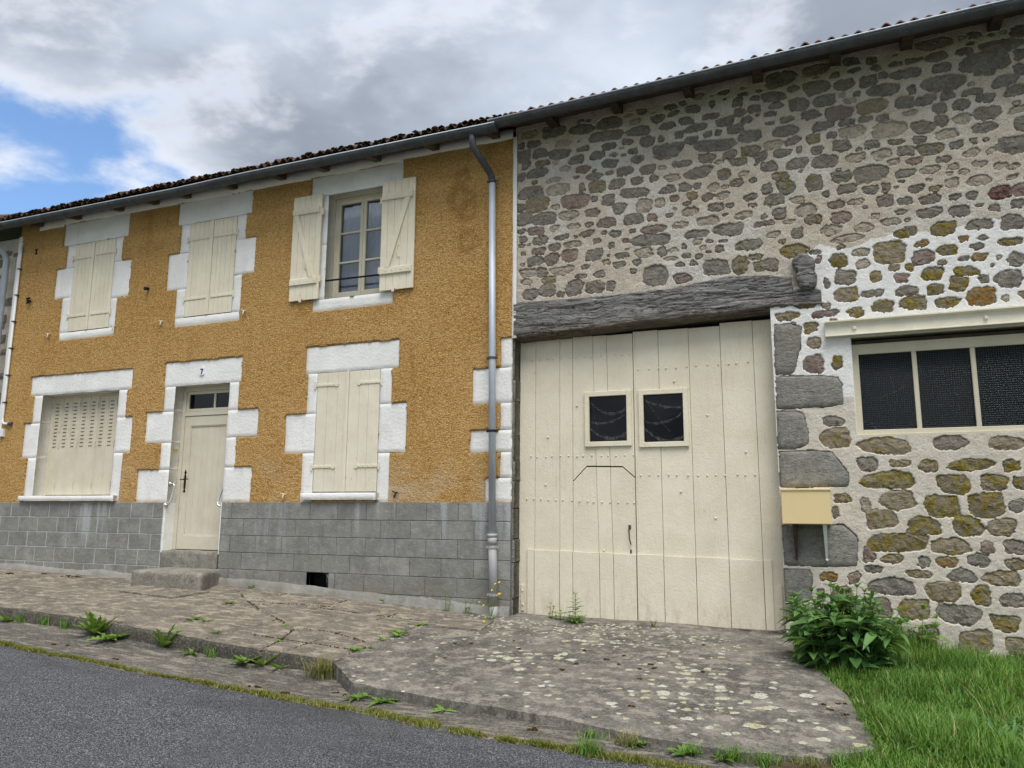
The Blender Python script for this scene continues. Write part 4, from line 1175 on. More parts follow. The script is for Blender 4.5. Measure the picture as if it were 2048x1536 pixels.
# pale plaster band below the gutter, and the limewashed strip at the barn corner
def ragged_strip(name, x0, x1, z0f, z1, yf, mat, parent, seed=3):
    n = int((x1 - x0) / .06) + 1
    xs = np.linspace(x0, x1, n)
    V, F = [], []
    for i, x in enumerate(xs):
        lo = z0f + 0.02 * (fbm(np.array(x * 4.0), np.array(1.0), seed) - .5)
        for z, y in ((lo, 0.02), (lo + .004, yf), (z1, yf - .01), (z1, .05)):
            V.append((x, y, float(z)))
    for i in range(n - 1):
        for k in range(3):
            F.append((i * 4 + k, (i + 1) * 4 + k, (i + 1) * 4 + k + 1, i * 4 + k + 1))
    bb = MB()
    bb.v, bb.f = V, F
    return bb.build(name, M[mat], parent, True)
for a, c, zlo in ((-12.2, -11.61, 6.44), (-11.61, -10.14, 6.475), (-10.14, -9.11, 6.455), (-9.11, -7.665, 6.475), (-7.665, -6.615, 6.455), (-6.615, -5.11, 6.475), (-5.11, -3.49, 6.495)):
    ragged_strip('plaster_band', a, c, zlo, 6.63, -0.024, 'white_paint', house)
rough_block(-3.493, -3.436, 3.87, 6.52, -0.018, 0.06, 5, .05, .006, .008, 0).build('corner_strip', M['white_paint'], house, True)
rough_block(-12.70, -12.60, .85, 6.4, -0.02, 0.2, 6, .06, .005, .008, 0).build('corner_strip', M['white_paint'], house, True)

# plinth of grey blocks
plinth_l = strips(HX0, -8.93, 0.25, PLT, [], -0.012, 0.055).build('plinth', M['block_joint'], house)
plinth_r = strips(-7.864, HX1 - .005, 0.25, PLT, [(-6.375, -6.035, .71, .965)], -0.012, 0.055).build('plinth', M['block_joint_dark'], house)
strips(-8.93, -7.864, 0.25, .9, [], -.002, .055).build('masonry', M['cement'], house)
CH = 0.2263
blk_cache = {}
def block(x0, x1, z0, z1):
    k = (round(x1 - x0, 2), round(z1 - z0, 2), x0 < -8)
    if k not in blk_cache:
        wd, h = k[:2]
        bb = MB()
        g = 0.009 if k[2] else 0.0055
        bb.prism([(g, g), (wd - g, g), (wd - g, h - g), (g, h - g)], -0.007, 0.02, .003)
        blk_cache[k] = bb.mesh('block')
    o = mk('block', blk_cache[k], M['concrete_block'], plinth_l if x0 < -8 else plinth_r)
    o.location = (x0, -0.012 + rng.uniform(-.0015, .0015), z0)
    return o
for row in range(7):
    zt = PLT - row * CH
    zbm = zt - CH
    for side, xa, xb_, w0, off in (('L', HX0 + .02, -8.935, .43, (.06, .26)[row % 2]), ('R', -7.862, HX1 - .004, .436, (.185, .40)[row % 2])):
        x = xa
        first = True
        while x < xb_ - .01:
            x2 = x + (off if first else w0)
            first = False
            if xb_ - x2 < 0.10:
                x2 = xb_
            x2 = min(x2, xb_)
            if float(zb((x + x2) / 2)) > zt + .02:
                x = x2
                continue
            if side == 'R' and row == 4:
                if x < -6.375 < x2:
                    if -6.375 - x > .06: block(x, -6.375, zbm, zt)
                    if x2 > -6.035 + .06: block(-6.035, x2, zbm, zt)
                    x = x2
                    continue
                if x < -6.035 <= x2:
                    if x2 + 6.035 > .05: block(-6.035, x2, zbm, zt)
                    x = x2
                    continue
            block(x, x2, zbm, zt)
            x = x2
# cement fillet at the foot of the plinth
n = 200
xs = np.linspace(-7.86, HX1 - .01, n)
V, F = [], []
for i, x in enumerate(xs):
    g = float(zb(x))
    h = 0.07 + 0.06 * float(fbm(np.array(x * 2.2), np.array(0.3), 71)) + 0.05 * max(0, float(fbm(np.array(x * 9), np.array(0.7), 72)) - .5)
    V += [(x, -0.005, g + h), (x, -0.032, g + h - .012), (x, -0.05, g + .03), (x, -0.085, g - .03)]
for i in range(n - 1):
    for k in range(3):
        F.append((i * 4 + k, i * 4 + k + 1, (i + 1) * 4 + k + 1, (i + 1) * 4 + k))
bb = MB(); bb.v, bb.f = V, F
bb.build('cement_skirting', M['concrete_block'], house, True)
xs = np.linspace(HX0, -8.94, 90)
V, F = [], []
for i, x in enumerate(xs):
    g = float(zb(x)); h = 0.05 + 0.05 * float(fbm(np.array(x * 2.2), np.array(0.3), 75))
    V += [(x, -0.005, g + h), (x, -0.032, g + h - .012), (x, -0.05, g + .03), (x, -0.085, g - .03)]
for i in range(len(xs) - 1):
    for k in range(3):
        F.append((i * 4 + k, i * 4 + k + 1, (i + 1) * 4 + k + 1, (i + 1) * 4 + k))
bb = MB(); bb.v, bb.f = V, F
bb.build('cement_skirting', M['concrete_block'], house, True)
# cellar vent: a rounded niche closed by a green mesh
vent = MB()
P = [(-6.375, .70), (-6.035, .70), (-6.035, .90), (-6.07, .95), (-6.14, .967), (-6.30, .967), (-6.375, .955)]
vs = [(x, -0.016, z) for x, z in P] + [(x, .26, z) for x, z in P]
k = len(P)
vent.add(vs, [(i, (i + 1) % k, k + (i + 1) % k, k + i) for i in range(k)])
vt = vent.build('vent_niche', M['cement'], house)
b = MB()
for i in range(20):
    x = -6.37 + i * .0172
    b.box(x, x + .0025, .150, .152, .70, .967)
for i in range(15):
    b.box(-6.375, -6.035, .1525, .1545, .70 + i * .0175, .7025 + i * .0175)
b.build('vent_mesh', M['green_mesh'], vt)

# ---- shutters
def plank_row(parent, x0, x1, z0, z1, n, yf, yb, mat, c=.003, gap=.0015):
    wds = np.array([1 + .25 * (rng.random() - .5) for _ in range(n)])
    ed = x0 + np.concatenate([[0], np.cumsum(wds)]) / wds.sum() * (x1 - x0)
    for a, c2 in zip(ed[:-1], ed[1:]):
        dy = rng.uniform(-.001, .001)
        MB().fbox(a + gap, c2 - gap, z0, z1, yf + dy, yb, c).build('plank', M[mat], parent)

def strap(parent, xh, xe, z, y, mat, round_end=False):
    b = MB()
    lo, hi = min(xh, xe), max(xh, xe)
    b.fbox(lo, hi, z - .02, z + .02, y - .009, y, .003)
    for t in (.18, .42, .66, .88):
        b.dome(xh + (xe - xh) * t, y - .009, z, .010, .006)
    if round_end:
        pts = [(xe + .032 * math.cos(a), z + .032 * math.sin(a)) for a in np.linspace(0, 2 * math.pi, 13)[:-1]]
        b.prism(pts, y - .0095, y - .0005)
    s = 1 if xh > xe else -1
    b.tube([(xh + s * .012, y - .008, z - .05), (xh + s * .012, y - .008, z + .05)], .012, 8)
    b.build('hinge_strap', M[mat], parent)

def closed_pair(key, split, zs, mat, n, y, round_end=False, cover_left=True, slen=.43):
    x0, x1, z0, z1 = OPEN[key]
    for side, (a, c) in enumerate(((x0 + .004, split - .003), (split + .003, x1 - .004))):
        root = MB().box(a + .004, c - .004, y + .012, y + .028, z0 + .012, z1 - .008).build('shutter', M[mat], house)
        plank_row(root, a, c, z0 + .008, z1 - .006, n, y, y + .014, mat)
        for k, z in enumerate(zs[side]):
            xh = (x0 - .012) if side == 0 else (x1 + .012)
            xe = xh + (slen if side == 0 else -slen)
            strap(root, xh, xe, z, y - .0015, mat, round_end)
        if side == 0 and cover_left:
            MB().fbox(split - .045, split + .004, z0 + .006, z1 - .008, y - .014, y - .0012, .004).build('cover_strip', M[mat], root)
    MB().box(x0, x1, .075, .085, z0 - .01, z1 + .01).build('shutter_rebate', M['dark_wood'], house)

closed_pair('w1', -10.868, ((5.84, 4.86), (5.86, 4.86)), 'cream_paint', 5, 0.004)
closed_pair('w2', -8.388, ((5.84, 4.90), (5.84, 4.90)), 'cream_paint', 5, 0.004)
closed_pair('rw', -5.853, ((3.44, 2.335), (3.44, 2.335)), 'cream_flaking', 3, 0.004, True, True, .33)

def open_shutter(x0, x1, z0, z1, y, flip):
    root = MB().box(x0 + .003, x1 - .003, y + .012, y + .026, z0 + .003, z1 - .003).build('shutter', M['cream_paint'], house)
    plank_row(root, x0, x1, z0, z1, 5, y, y + .013, 'cream_paint')
    zt, zl = z1 - .235, z0 + .265
    for z in (zt, zl):
        bb = MB().fbox(x0 + .008, x1 - .03, z - .045, z + .045, y - .026, y - .0012, .007)
        bt = bb.build('batten', M['cream_paint'], root)
        d = MB()
        for t in (.2, .4, .65, .88):
            d.dome(x0 + (x1 - x0) * t, y - .026, z, .012, .007)
        d.build('bolt_heads', M['cream_paint'], bt)
    xa, xb_ = (x0 + .07, x1 - .11) if not flip else (x1 - .10, x0 + .11)
    s = .036
    MB().prism([(xb_ - s, zl + .046), (xb_ + s, zl + .046), (xa + s, zt - .046), (xa - s, zt - .046)], y - .024, y - .0012, .006).build('brace', M['cream_paint'], root)
    b = MB()
    xe = x1 if not flip else x0
    for z in (z1 - .27, z0 + .29):
        sgn = 1 if not flip else -1
        b.box(min(xe, xe + sgn * .03), max(xe, xe + sgn * .03), y + .002, y + .02, z - .045, z + .045)
    b.build('hinge', M['cream_paint'], root)
    xm = (x0 + x1) / 2
    MB().tube([(xm + .02, y - .002, z0 + .62), (xm, y - .02, z0 + .58), (xm + .015, y - .02, z0 + .47), (xm + .05, y - .012, z0 + .45)], .006, 6).build('hook', M['cream_paint'], root)
    c = MB().tube([(xm - .02, .0, z0 + .02), (xm - .02, y - .04, z0 + .02), (xm - .02, y - .045, z0 + .07)], .009, 6)
    c.box(xm - .035, xm + .0, y - .052, y - .038, z0 - .04, z0 + .03)
    c.build('shutter_catch', M['cream_paint'], root)

open_shutter(-6.875, -6.385, 4.655, 6.195, -.055, False)
open_shutter(-5.40, -4.885, 4.655, 6.20, -.055, True)

# ---- open window with casements, sheer curtain and rail
wx0, wx1, wz0, wz1 = OPEN['w3']
b = MB()
yw = .185
b.fbox(wx0, wx0 + .05, wz0, wz1, yw, yw + .07).fbox(wx1 - .05, wx1, wz0, wz1, yw, yw + .07).fbox(wx0 + .05, wx1 - .05, wz1 - .045, wz1, yw, yw + .07).fbox(wx0 + .05, wx1 - .05, wz0, wz0 + .05, yw, yw + .07)
win = b.build('window', M['frame_paint'], house)
mid = (wx0 + wx1) / 2 + .0
for a, c in ((wx0 + .053, mid - .002), (mid + .002, wx1 - .053)):
    f = MB()
    z0, z1 = wz0 + .055, wz1 - .05
    y0 = yw - .012
    f.fbox(a, a + .045, z0, z1, y0, y0 + .045).fbox(c - .045, c, z0, z1, y0, y0 + .045)
    f.fbox(a + .045, c - .045, z1 - .05, z1, y0, y0 + .045).fbox(a + .045, c - .045, z0, z0 + .07, y0, y0 + .045)
    zr = np.linspace(z0 + .07, z1 - .05, 4)
    for zz in zr[1:3]:
        f.fbox(a + .045, c - .045, zz - .014, zz + .014, y0 + .006, y0 + .04)
    f.build('casement', M['frame_paint'], win)
    for k in range(3):
        MB().box(a + .043, c - .043, y0 + .026, y0 + .030, zr[k] + .012 * (k > 0), zr[k + 1] - .012 * (k < 2)).build('pane', M['glass_clear'], win)
n = 150
V, F = [], []
for i in range(n):
    x = wx0 + .04 + (wx1 - wx0 - .08) * i / (n - 1)
    ph = 26 * math.pi * i / (n - 1)
    for j in range(9):
        z = wz0 + .06 + (wz1 - wz0 - .09) * j / 8
        V.append((x, .31 + .016 * math.sin(ph + .25 * math.sin(j * .6)) + .006 * math.sin(ph * .37 + j * .3), z))
for i in range(n - 1):
    for j in range(8):
        F.append((i * 9 + j, (i + 1) * 9 + j, (i + 1) * 9 + j + 1, i * 9 + j + 1))
bb = MB(); bb.v, bb.f = V, F
bb.build('curtain', M['sheer_curtain'], win, True)
MB().tube([(wx0 - .01, .03, 4.925), (wx1 + .01, .03, 4.915)], .014, 8).build('window_rail', M['black_iron'], house)

# ---- ground floor metal folding shutters
lx0, lx1, lz0, lz1 = OPEN['lw']
fs = MB().fbox(lx0, lx0 + .035, lz0, lz1, .19, .26).fbox(lx1 - .03, lx1, lz0, lz1, .19, .26).fbox(lx0 + .035, lx1 - .03, lz1 - .03, lz1, .19, .26).build('folding_shutter', M['metal_shutter'], house)
ed = np.linspace(lx0 + .035, lx1 - .03, 9)
for k in range(8):
    a, c = ed[k], ed[k + 1]
    y = .20 + (.006 if k % 2 else 0)
    p = MB().fbox(a + .003, c - .003, lz0 + .012, lz1 - .03, y, y + .012, .004)
    p.fbox(a + .003, a + .022, lz0 + .012, lz1 - .03, y - .008, y - .0006, .003)
    pn = p.build('shutter_panel', M['metal_shutter'], fs)
    l = MB()
    d = MB()
    for r in range(13):
        z = lz1 - .13 - r * .058
        xm = (a + c) / 2 - .012
        l.add([(xm - .04, y - .001, z + .012), (xm + .04, y - .001, z + .012), (xm + .036, y - .010, z), (xm - .036, y - .010, z)], [(0, 1, 2, 3), (0, 3, 2, 1)])
        d.box(xm - .036, xm + .036, y - .0022, y - .0006, z - .009, z - .001)  # dark strip on the uncut panel, the slot's shade put in as colour
    tag(l.build('louvre_hoods', M['metal_shutter'], pn), kind='stuff')
    tag(d.build('louvre_slot_shade', M['black_iron'], pn), kind='stuff')
    h = MB()
    for z in (lz1 - .16, 2.78, 2.15):
        h.tube([(c - .004, y - .007, z - .045), (c - .004, y - .007, z + .045)], .007, 6)
    h.build('panel_hinge', M['metal_shutter'], pn)
rough_block(-11.95, -9.88, 1.885, 1.968, -0.075, .2, 91, .06, .003, .008, 0).build('window_sill', M['white_paint'], house, True)
rough_block(-6.50, -5.335, 1.90, 1.993, -0.075, .2, 92, .06, .003, .008, 0).build('window_sill', M['white_paint'], house, True)

# ---- front door
dx0, dx1, dz0, dz1 = OPEN['d']
yd = .17
b = MB()
b.fbox(dx0, dx0 + .06, dz0, dz1, yd, yd + .08).fbox(dx1 - .06, dx1, dz0, dz1, yd, yd + .08).fbox(dx0 + .06, dx1 - .06, dz1 - .06, dz1, yd, yd + .08).fbox(dx0 + .06, dx1 - .06, 3.14, 3.20, yd, yd + .08)
door = b.build('front_door', M['house_door_paint'], house)
a, c = dx0 + .063, dx1 - .063
y0 = yd + .012
b = MB()
b.fbox(a, a + .11, dz0 + .006, 3.135, y0, y0 + .05).fbox(c - .11, c, dz0 + .006, 3.135, y0, y0 + .05).fbox(a + .11, c - .11, 2.99, 3.135, y0, y0 + .05).fbox(a + .11, c - .11, dz0 + .006, dz0 + .20, y0, y0 + .05)
mo = .014
b.fbox(a + .11, a + .11 + mo, dz0 + .20, 2.99, y0 + .006, y0 + .05).fbox(c - .11 - mo, c - .11, dz0 + .20, 2.99, y0 + .006, y0 + .05).fbox(a + .11 + mo, c - .11 - mo, 2.99 - mo, 2.99, y0 + .006, y0 + .05).fbox(a + .11 + mo, c - .11 - mo, dz0 + .20, dz0 + .20 + mo, y0 + .006, y0 + .05)
leaf = b.build('door_leaf', M['house_door_paint'], door)
ed = np.linspace(a + .11 + mo, c - .11 - mo, 7)
for k in range(6):
    MB().fbox(ed[k] + .001, ed[k + 1] - .001, dz0 + .20 + mo, 2.99 - mo, y0 + .018, y0 + .04, .003).build('plank', M['house_door_paint'], leaf)
b = MB()
tx0, tx1, tz0, tz1 = dx0 + .063, dx1 - .063, 3.203, dz1 - .063
b.fbox(tx0, tx0 + .045, tz0, tz1, y0, y0 + .04).fbox(tx1 - .045, tx1, tz0, tz1, y0, y0 + .04).fbox(tx0 + .045, tx1 - .045, tz1 - .045, tz1, y0, y0 + .04).fbox(tx0 + .045, tx1 - .045, tz0, tz0 + .045, y0, y0 + .04)
tm = -8.31
b.fbox(tm - .015, tm + .015, tz0 + .045, tz1 - .045, y0 + .003, y0 + .04)
b.build('transom', M['house_door_paint'], door)
for p, q in ((tx0 + .043, tm - .013), (tm + .013, tx1 - .043)):
    MB().box(p, q, y0 + .022, y0 + .026, tz0 + .043, tz1 - .043).build('pane', M['glass_dusty'], door)
# handle plate with finials and lever
hx = -8.76
P = [(hx - .008, 2.01), (hx + .008, 2.01), (hx + .02, 2.03), (hx + .008, 2.055), (hx + .018, 2.08), (hx + .018, 2.25), (hx + .008, 2.275), (hx + .02, 2.30), (hx + .008, 2.33), (hx, 2.345),
     (hx - .008, 2.33), (hx - .02, 2.30), (hx - .008, 2.275), (hx - .018, 2.25), (hx - .018, 2.08), (hx - .008, 2.055), (hx - .02, 2.03)]
hb = MB().prism(P, y0 - .006, y0 - .0005)
hb.tube([(hx, y0 - .004, 2.20), (hx, y0 - .05, 2.20), (hx + .02, y0 - .055, 2.203), (hx + .085, y0 - .052, 2.207), (hx + .10, y0 - .05, 2.198)], .008, 8)
hb.tube([(hx, y0 - .05, 2.20), (hx - .05, y0 - .05, 2.20)], .007, 8)
hb.build('door_handle', M['black_iron'], door)
MB().box(dx0 + .0005, dx0 + .022, .07, .13, 2.62, 2.645).build('door_bell', M['brass'], house)
# grab rails
g1 = MB().tube([(dx0 + .004, .055, 2.13), (dx0 + .06, .055, 2.13), (dx0 + .075, .055, 2.10), (dx0 + .075, .055, 2.06), (dx0 + .075, .0, 1.88), (dx0 + .068, -.012, 1.845), (dx0 + .05, -.014, 1.83), (dx0 + .004, -.002, 1.82)], .0145, 10)
for (y, z) in ((.055, 2.13), (-.002, 1.82)):
    g1.tube([(dx0 + .001, y, z), (dx0 + .012, y, z)], .036, 14)
g1.build('grab_rail', M['chrome'], house, True)
g2 = MB().tube([(dx1 - .004, .10, 2.13), (dx1 - .06, .10, 2.13), (dx1 - .075, .10, 2.10), (dx1 - .075, .02, 1.90), (dx1 - .068, .0, 1.84), (dx1 - .05, -.002, 1.82), (dx1 - .004, .004, 1.81)], .0145, 10)
g2.build('grab_rail', M['chrome'], house, True)
# house number plate
np_ = MB().fbox(-8.449, -8.368, 3.715, 3.825, -.010, .004, .004)
np_.prism([(-8.43, 3.825), (-8.387, 3.825), (-8.40, 3.838), (-8.417, 3.838)], -.0095, .004).prism([(-8.417, 3.702), (-8.40, 3.702), (-8.387, 3.715), (-8.43, 3.715)], -.0095, .004)
plate = np_.build('number_plate', M['white_enamel'], house)
sv = MB().prism([(-8.434, 3.806), (-8.434, 3.788), (-8.404, 3.788), (-8.422, 3.728), (-8.403, 3.728), (-8.383, 3.79), (-8.383, 3.806)], -.0135, -.0095)
sv.prism([(-8.417, 3.702), (-8.40, 3.702), (-8.396, 3.706), (-8.421, 3.706)], -.012, -.0094)
sv.build('number_seven', M['blue_enamel'], plate)
# shutter catches and old iron fittings in the roughcast
for x, z in ((-9.246, 4.59), (-7.671, 4.605), (-10.232, 4.60), (-11.69, 4.595), (-6.79, 1.975), (-5.06, 1.99)):
    b = MB().tube([(x, .0, z), (x, -.05, z)], .008, 6)
    b.tube([(x - .045, -.05, z + .015), (x, -.055, z), (x + .04, -.05, z - .005)], .008, 6).tube([(x + .006, -.053, z), (x - .004, -.055, z - .05), (x - .018, -.055, z - .075)], [.009, .010, .005], 6)
    b.build('shutter_catch', M['cream_paint'] if x < -5.5 else M['black_iron'], house, True)
b = MB().box(-12.26, -12.20, -.03, .01, 6.105, 6.12).box(-12.26, -12.20, -.03, .01, 6.03, 6.045).box(-12.237, -12.223, -.03, .01, 6.045, 6.105)
b.build('wall_anchor', M['black_iron'], house)
b = MB().tube([(-12.29, -.06, 5.25), (-12.20, -.06, 5.25)], .014, 6).tube([(-12.245, .0, 5.21), (-12.245, -.08, 5.21)], .016, 6).tube([(-12.28, -.06, 5.17), (-12.21, -.06, 5.17)], .012, 6).tube([(-12.245, -.06, 5.17), (-12.245, -.06, 5.25)], .02, 8)
b.build('insulator_bracket', M['black_iron'], house)
b = MB().tube([(-9.60, .0, 5.15), (-9.59, -.09, 5.13)], [.02, .026], 8).tube([(-9.59, -.09, 5.13), (-9.57, -.10, 5.10)], .015, 6)
b.build('iron_stub', M['black_iron'], house)

# ================================================================== ROOFS
def wave_tile(wd, depth, amp, th=.014, nseg=16, waves=2):
    """pan tile: two rolls, edge towards -Y, rising to the back"""
    V, F = [], []
    for k, (y, dz) in enumerate(((0, 0), (0, th), (depth, th + depth * .42), (depth, depth * .42))):
        for i in range(nseg + 1):
            u = i / nseg
            ph = u * waves * 2 * math.pi
            h = amp * (0.5 - .5 * math.cos(ph)) ** 0.8 * (1.0 if u < .5 else .82)
            V.append((u * wd, y, h + dz))
    m = nseg + 1
    for k in range(3):
        for i in range(nseg):
            F.append((k * m + i, k * m + i + 1, (k + 1) * m + i + 1, (k + 1) * m + i))
    for i in range(nseg):
        F.append((3 * m + i, 3 * m + i + 1, i + 1, i))
    b = MB()
    b.v, b.f = V, F
    return b.mesh('tile')


def roof(parent, x0, x1, z0, z1, ye, tile_me, tw, mat, ridge, zback=7.9, lift=.0, lumpy=0):
    """z0/z1: eave height at the two ends"""
    b = MB()
    pr = []
    for x, z in ((x0, z0), (x1, z1)):
        pr.append([(x, ye + .06, z - .03), (x, ye + .06, z - .005), (x, ridge, z - .005 + (ridge - ye) * .42), (x, 2 * ridge - ye, z - .005), (x, 2 * ridge - ye, z - .03), (x, ridge, z - .06 + (ridge - ye) * .42)])
    n = 6
    b.add(pr[0] + pr[1], [(0, 1, 2, 5), (5, 2, 3, 4), (n, n + 5, n + 2, n + 1), (n + 5, n + 4, n + 3, n + 2)] + [(i, n + i, n + (i + 1) % n, (i + 1) % n) for i in range(n)])
    r = b.build('roof', M['dark_wood'], parent)
    x = x0
    while x < x1 - .02:
        t = (x - x0) / (x1 - x0)
        o = mk('tile', tile_me, M[mat], r)
        o.location = (x, ye + rng.uniform(-.012, .012), z0 + (z1 - z0) * t + lift + rng.uniform(-.006, .006))
        o.rotation_euler = (rng.uniform(-.02, .02), rng.uniform(-.02, .02) * (1 + lumpy), rng.uniform(-.01, .01))
        o.scale = (1, 1, rng.uniform(.9, 1.1))
        x += tw
    # further courses up the slope, one sheet each
    wv = wave_tile(x1 - x0, .40, .055, .014, int((x1 - x0) / .035), (x1 - x0) / .13)
    for k in range(1, 9):
        o = mk('tile_course', wv, M[mat], r)
        o.location = (x0, ye + k * .36, (z0 + z1) / 2 + .01 + k * .36 * .42 + lift)
        o.rotation_euler = (0, -math.atan2(z1 - z0, x1 - x0), 0)
        o.location.z = z0 + .01 + k * .36 * .42 + lift
        tag(o, kind='stuff')
    return r


tile_a = wave_tile(.252, .42, .058)
tile_b = wave_tile(.262, .42, .05)
rf = roof(house, -12.75, -3.42, 6.52, 6.555, -.42, tile_a, .25, 'tile_mossy', 3.9, lift=.02, lumpy=2)
# moss cushions on the old tiles
b = MB()
for i in range(260):
    x = rng.uniform(-12.7, -3.5)
    t = (x + 12.75) / 9.33
    z = 6.53 + .035 * t + .04 + rng.uniform(0, .04)
    r = rng.uniform(.015, .05)
    vs = [(x + r * math.cos(a) * rng.uniform(.8, 1.2), -.405 + .8 * r * math.sin(a), z + .25 * r * rng.uniform(-1, 1)) for a in np.linspace(0, 2 * math.pi, 8)[:-1]] + [(x, -.405 + .01, z + r * .8)]
    b.add(vs, [(k, (k + 1) % 7, 7) for k in range(7)])
tag(b.build('roof_moss', M['moss_dark'], rf, True), kind='stuff')
for x in (-12.15, -11.25, -10.3, -9.55, -8.9, -8.0, -7.1, -6.35, -5.5, -4.6, -3.72):
    zz = 6.47 + .035 * (x + 12.75) / 9.33
    MB().add([(x - .05, -.30, zz - .03), (x + .05, -.30, zz - .03), (x + .05, .3, zz + .10), (x - .05, .3, zz + .10), (x - .05, -.30, zz + .02), (x + .05, -.30, zz + .02), (x + .055, .3, zz + .24), (x - .055, .3, zz + .24)],
             [(0, 3, 2, 1), (4, 5, 6, 7), (0, 1, 5, 4), (1, 2, 6, 5), (2, 3, 7, 6), (3, 0, 4, 7)]).build('rafter_end', M['rafter_wood'], rf)

# ================================================================== BARN
barn = empty('barn', (-1.0, 0, 0.5), 'rubble stone barn with pale mortar, weathered oak lintel and wide cream doors', 'barn')
BX0, BX1 = -3.46, 3.1
BOPEN = (-3.49, -.455, .2, 4.03)          # doorway
WOPEN = (.315, 2.75, 2.535, 3.545)        # window
def roof_z(x):
    return 6.52 + .0306 * (x + 3.42)

step = 0.0096
nx, nz = int((BX1 - BX0) / step) + 1, int((6.9 - .15) / step) + 1
X, Z = np.meshgrid(np.linspace(BX0, BX1, nx), np.linspace(.15, 6.9, nz), indexing='ij')
lump = fbm(X * 4, Z * 4, 80) - .5
rough = fbm(X * 24, Z * 24, 83, 3) - .5
H = 0.018 * lump + 0.010 * rough + 0.004 * (nrg.random(X.shape) - .5)
tone = np.zeros(X.shape)
zx = np.array([p[0] for p in ZONE]); zz = np.array([p[1] for p in ZONE])
wob = 0.10 * (fbm(X * 5, Z * 5, 90) - .5)
zline = np.interp(X, zx, zz)
new = (Z + wob < zline) & (X + wob * .5 > -.47)
tone[new] = 1.0
low = new & (Z + 1.2 * wob < 2.66 + .2 * (fbm(X * 1.5, Z * 1.5, 92) - .5))
tone[low] = 0.5
pinkish = new & (X + wob < .42) & (Z < 2.95)
tone[pinkish] = 0.5
H[new] *= 0.65

stones = []
for e in STONES.split():
    t = e.split(',')
    stones.append([float(v) for v in t[:4]] + [t[4]])
# the wall runs on to the right beyond the traced part
taken = [(s[0], s[1], s[2], s[3]) for s in stones]
def free(x, z, wd, h):
    if x - wd / 2 < BX0 + .03 or x + wd / 2 > BX1 - .02 or z + h / 2 > roof_z(x) + .06:
        return False
    if BOPEN[0] - .1 < x + wd / 2 and x - wd / 2 < BOPEN[1] + .08 and z - h / 2 < 4.0:
        return False
    if WOPEN[0] - .05 < x + wd / 2 and x - wd / 2 < WOPEN[1] + .05 and WOPEN[2] - .05 < z + h / 2 and z - h / 2 < 3.8:
        return False
    if x - wd / 2 < .35 and z < 3.75 and z > .5:
        return False
    if x - wd / 2 < .2 and 4.0 < z < 4.55:
        return False
    for a, b_, c, d in near[int(x * 2 + 20)]:
        if abs(a - x) < (c + wd) / 2 + .026 and abs(b_ - z) < (d + h) / 2 + .022:
            return False
    return True
extra = []
near = {k: [] for k in range(-10, 60)}
def reg(t):
    for k in range(int(t[0] * 2 + 20) - 1, int(t[0] * 2 + 20) + 2):
        near[k].append(t)
for t in taken:
    reg(t)
for it in range(26000):
    small = it > 9000
    x = rng.uniform(BX0, BX1)
    z = rng.uniform(.3, 6.8)
    if 0.45 < z < 3.6 and x < 2.0 and not (x > 1.95):
        continue
    wd = rng.uniform(.05, .14) if small else rng.uniform(.13, .34)
    h = wd * rng.uniform(.35, .65)
    if free(x, z, wd, h):
        k = rng.choice('gggtffffr' if z > 4.3 else 'gttyyr')
        extra.append([x, z, wd, h, k])
        reg((x, z, wd, h))
allst = [(s, True) for s in stones] + [(s, False) for s in extra]
NA = 24
geo_st = []
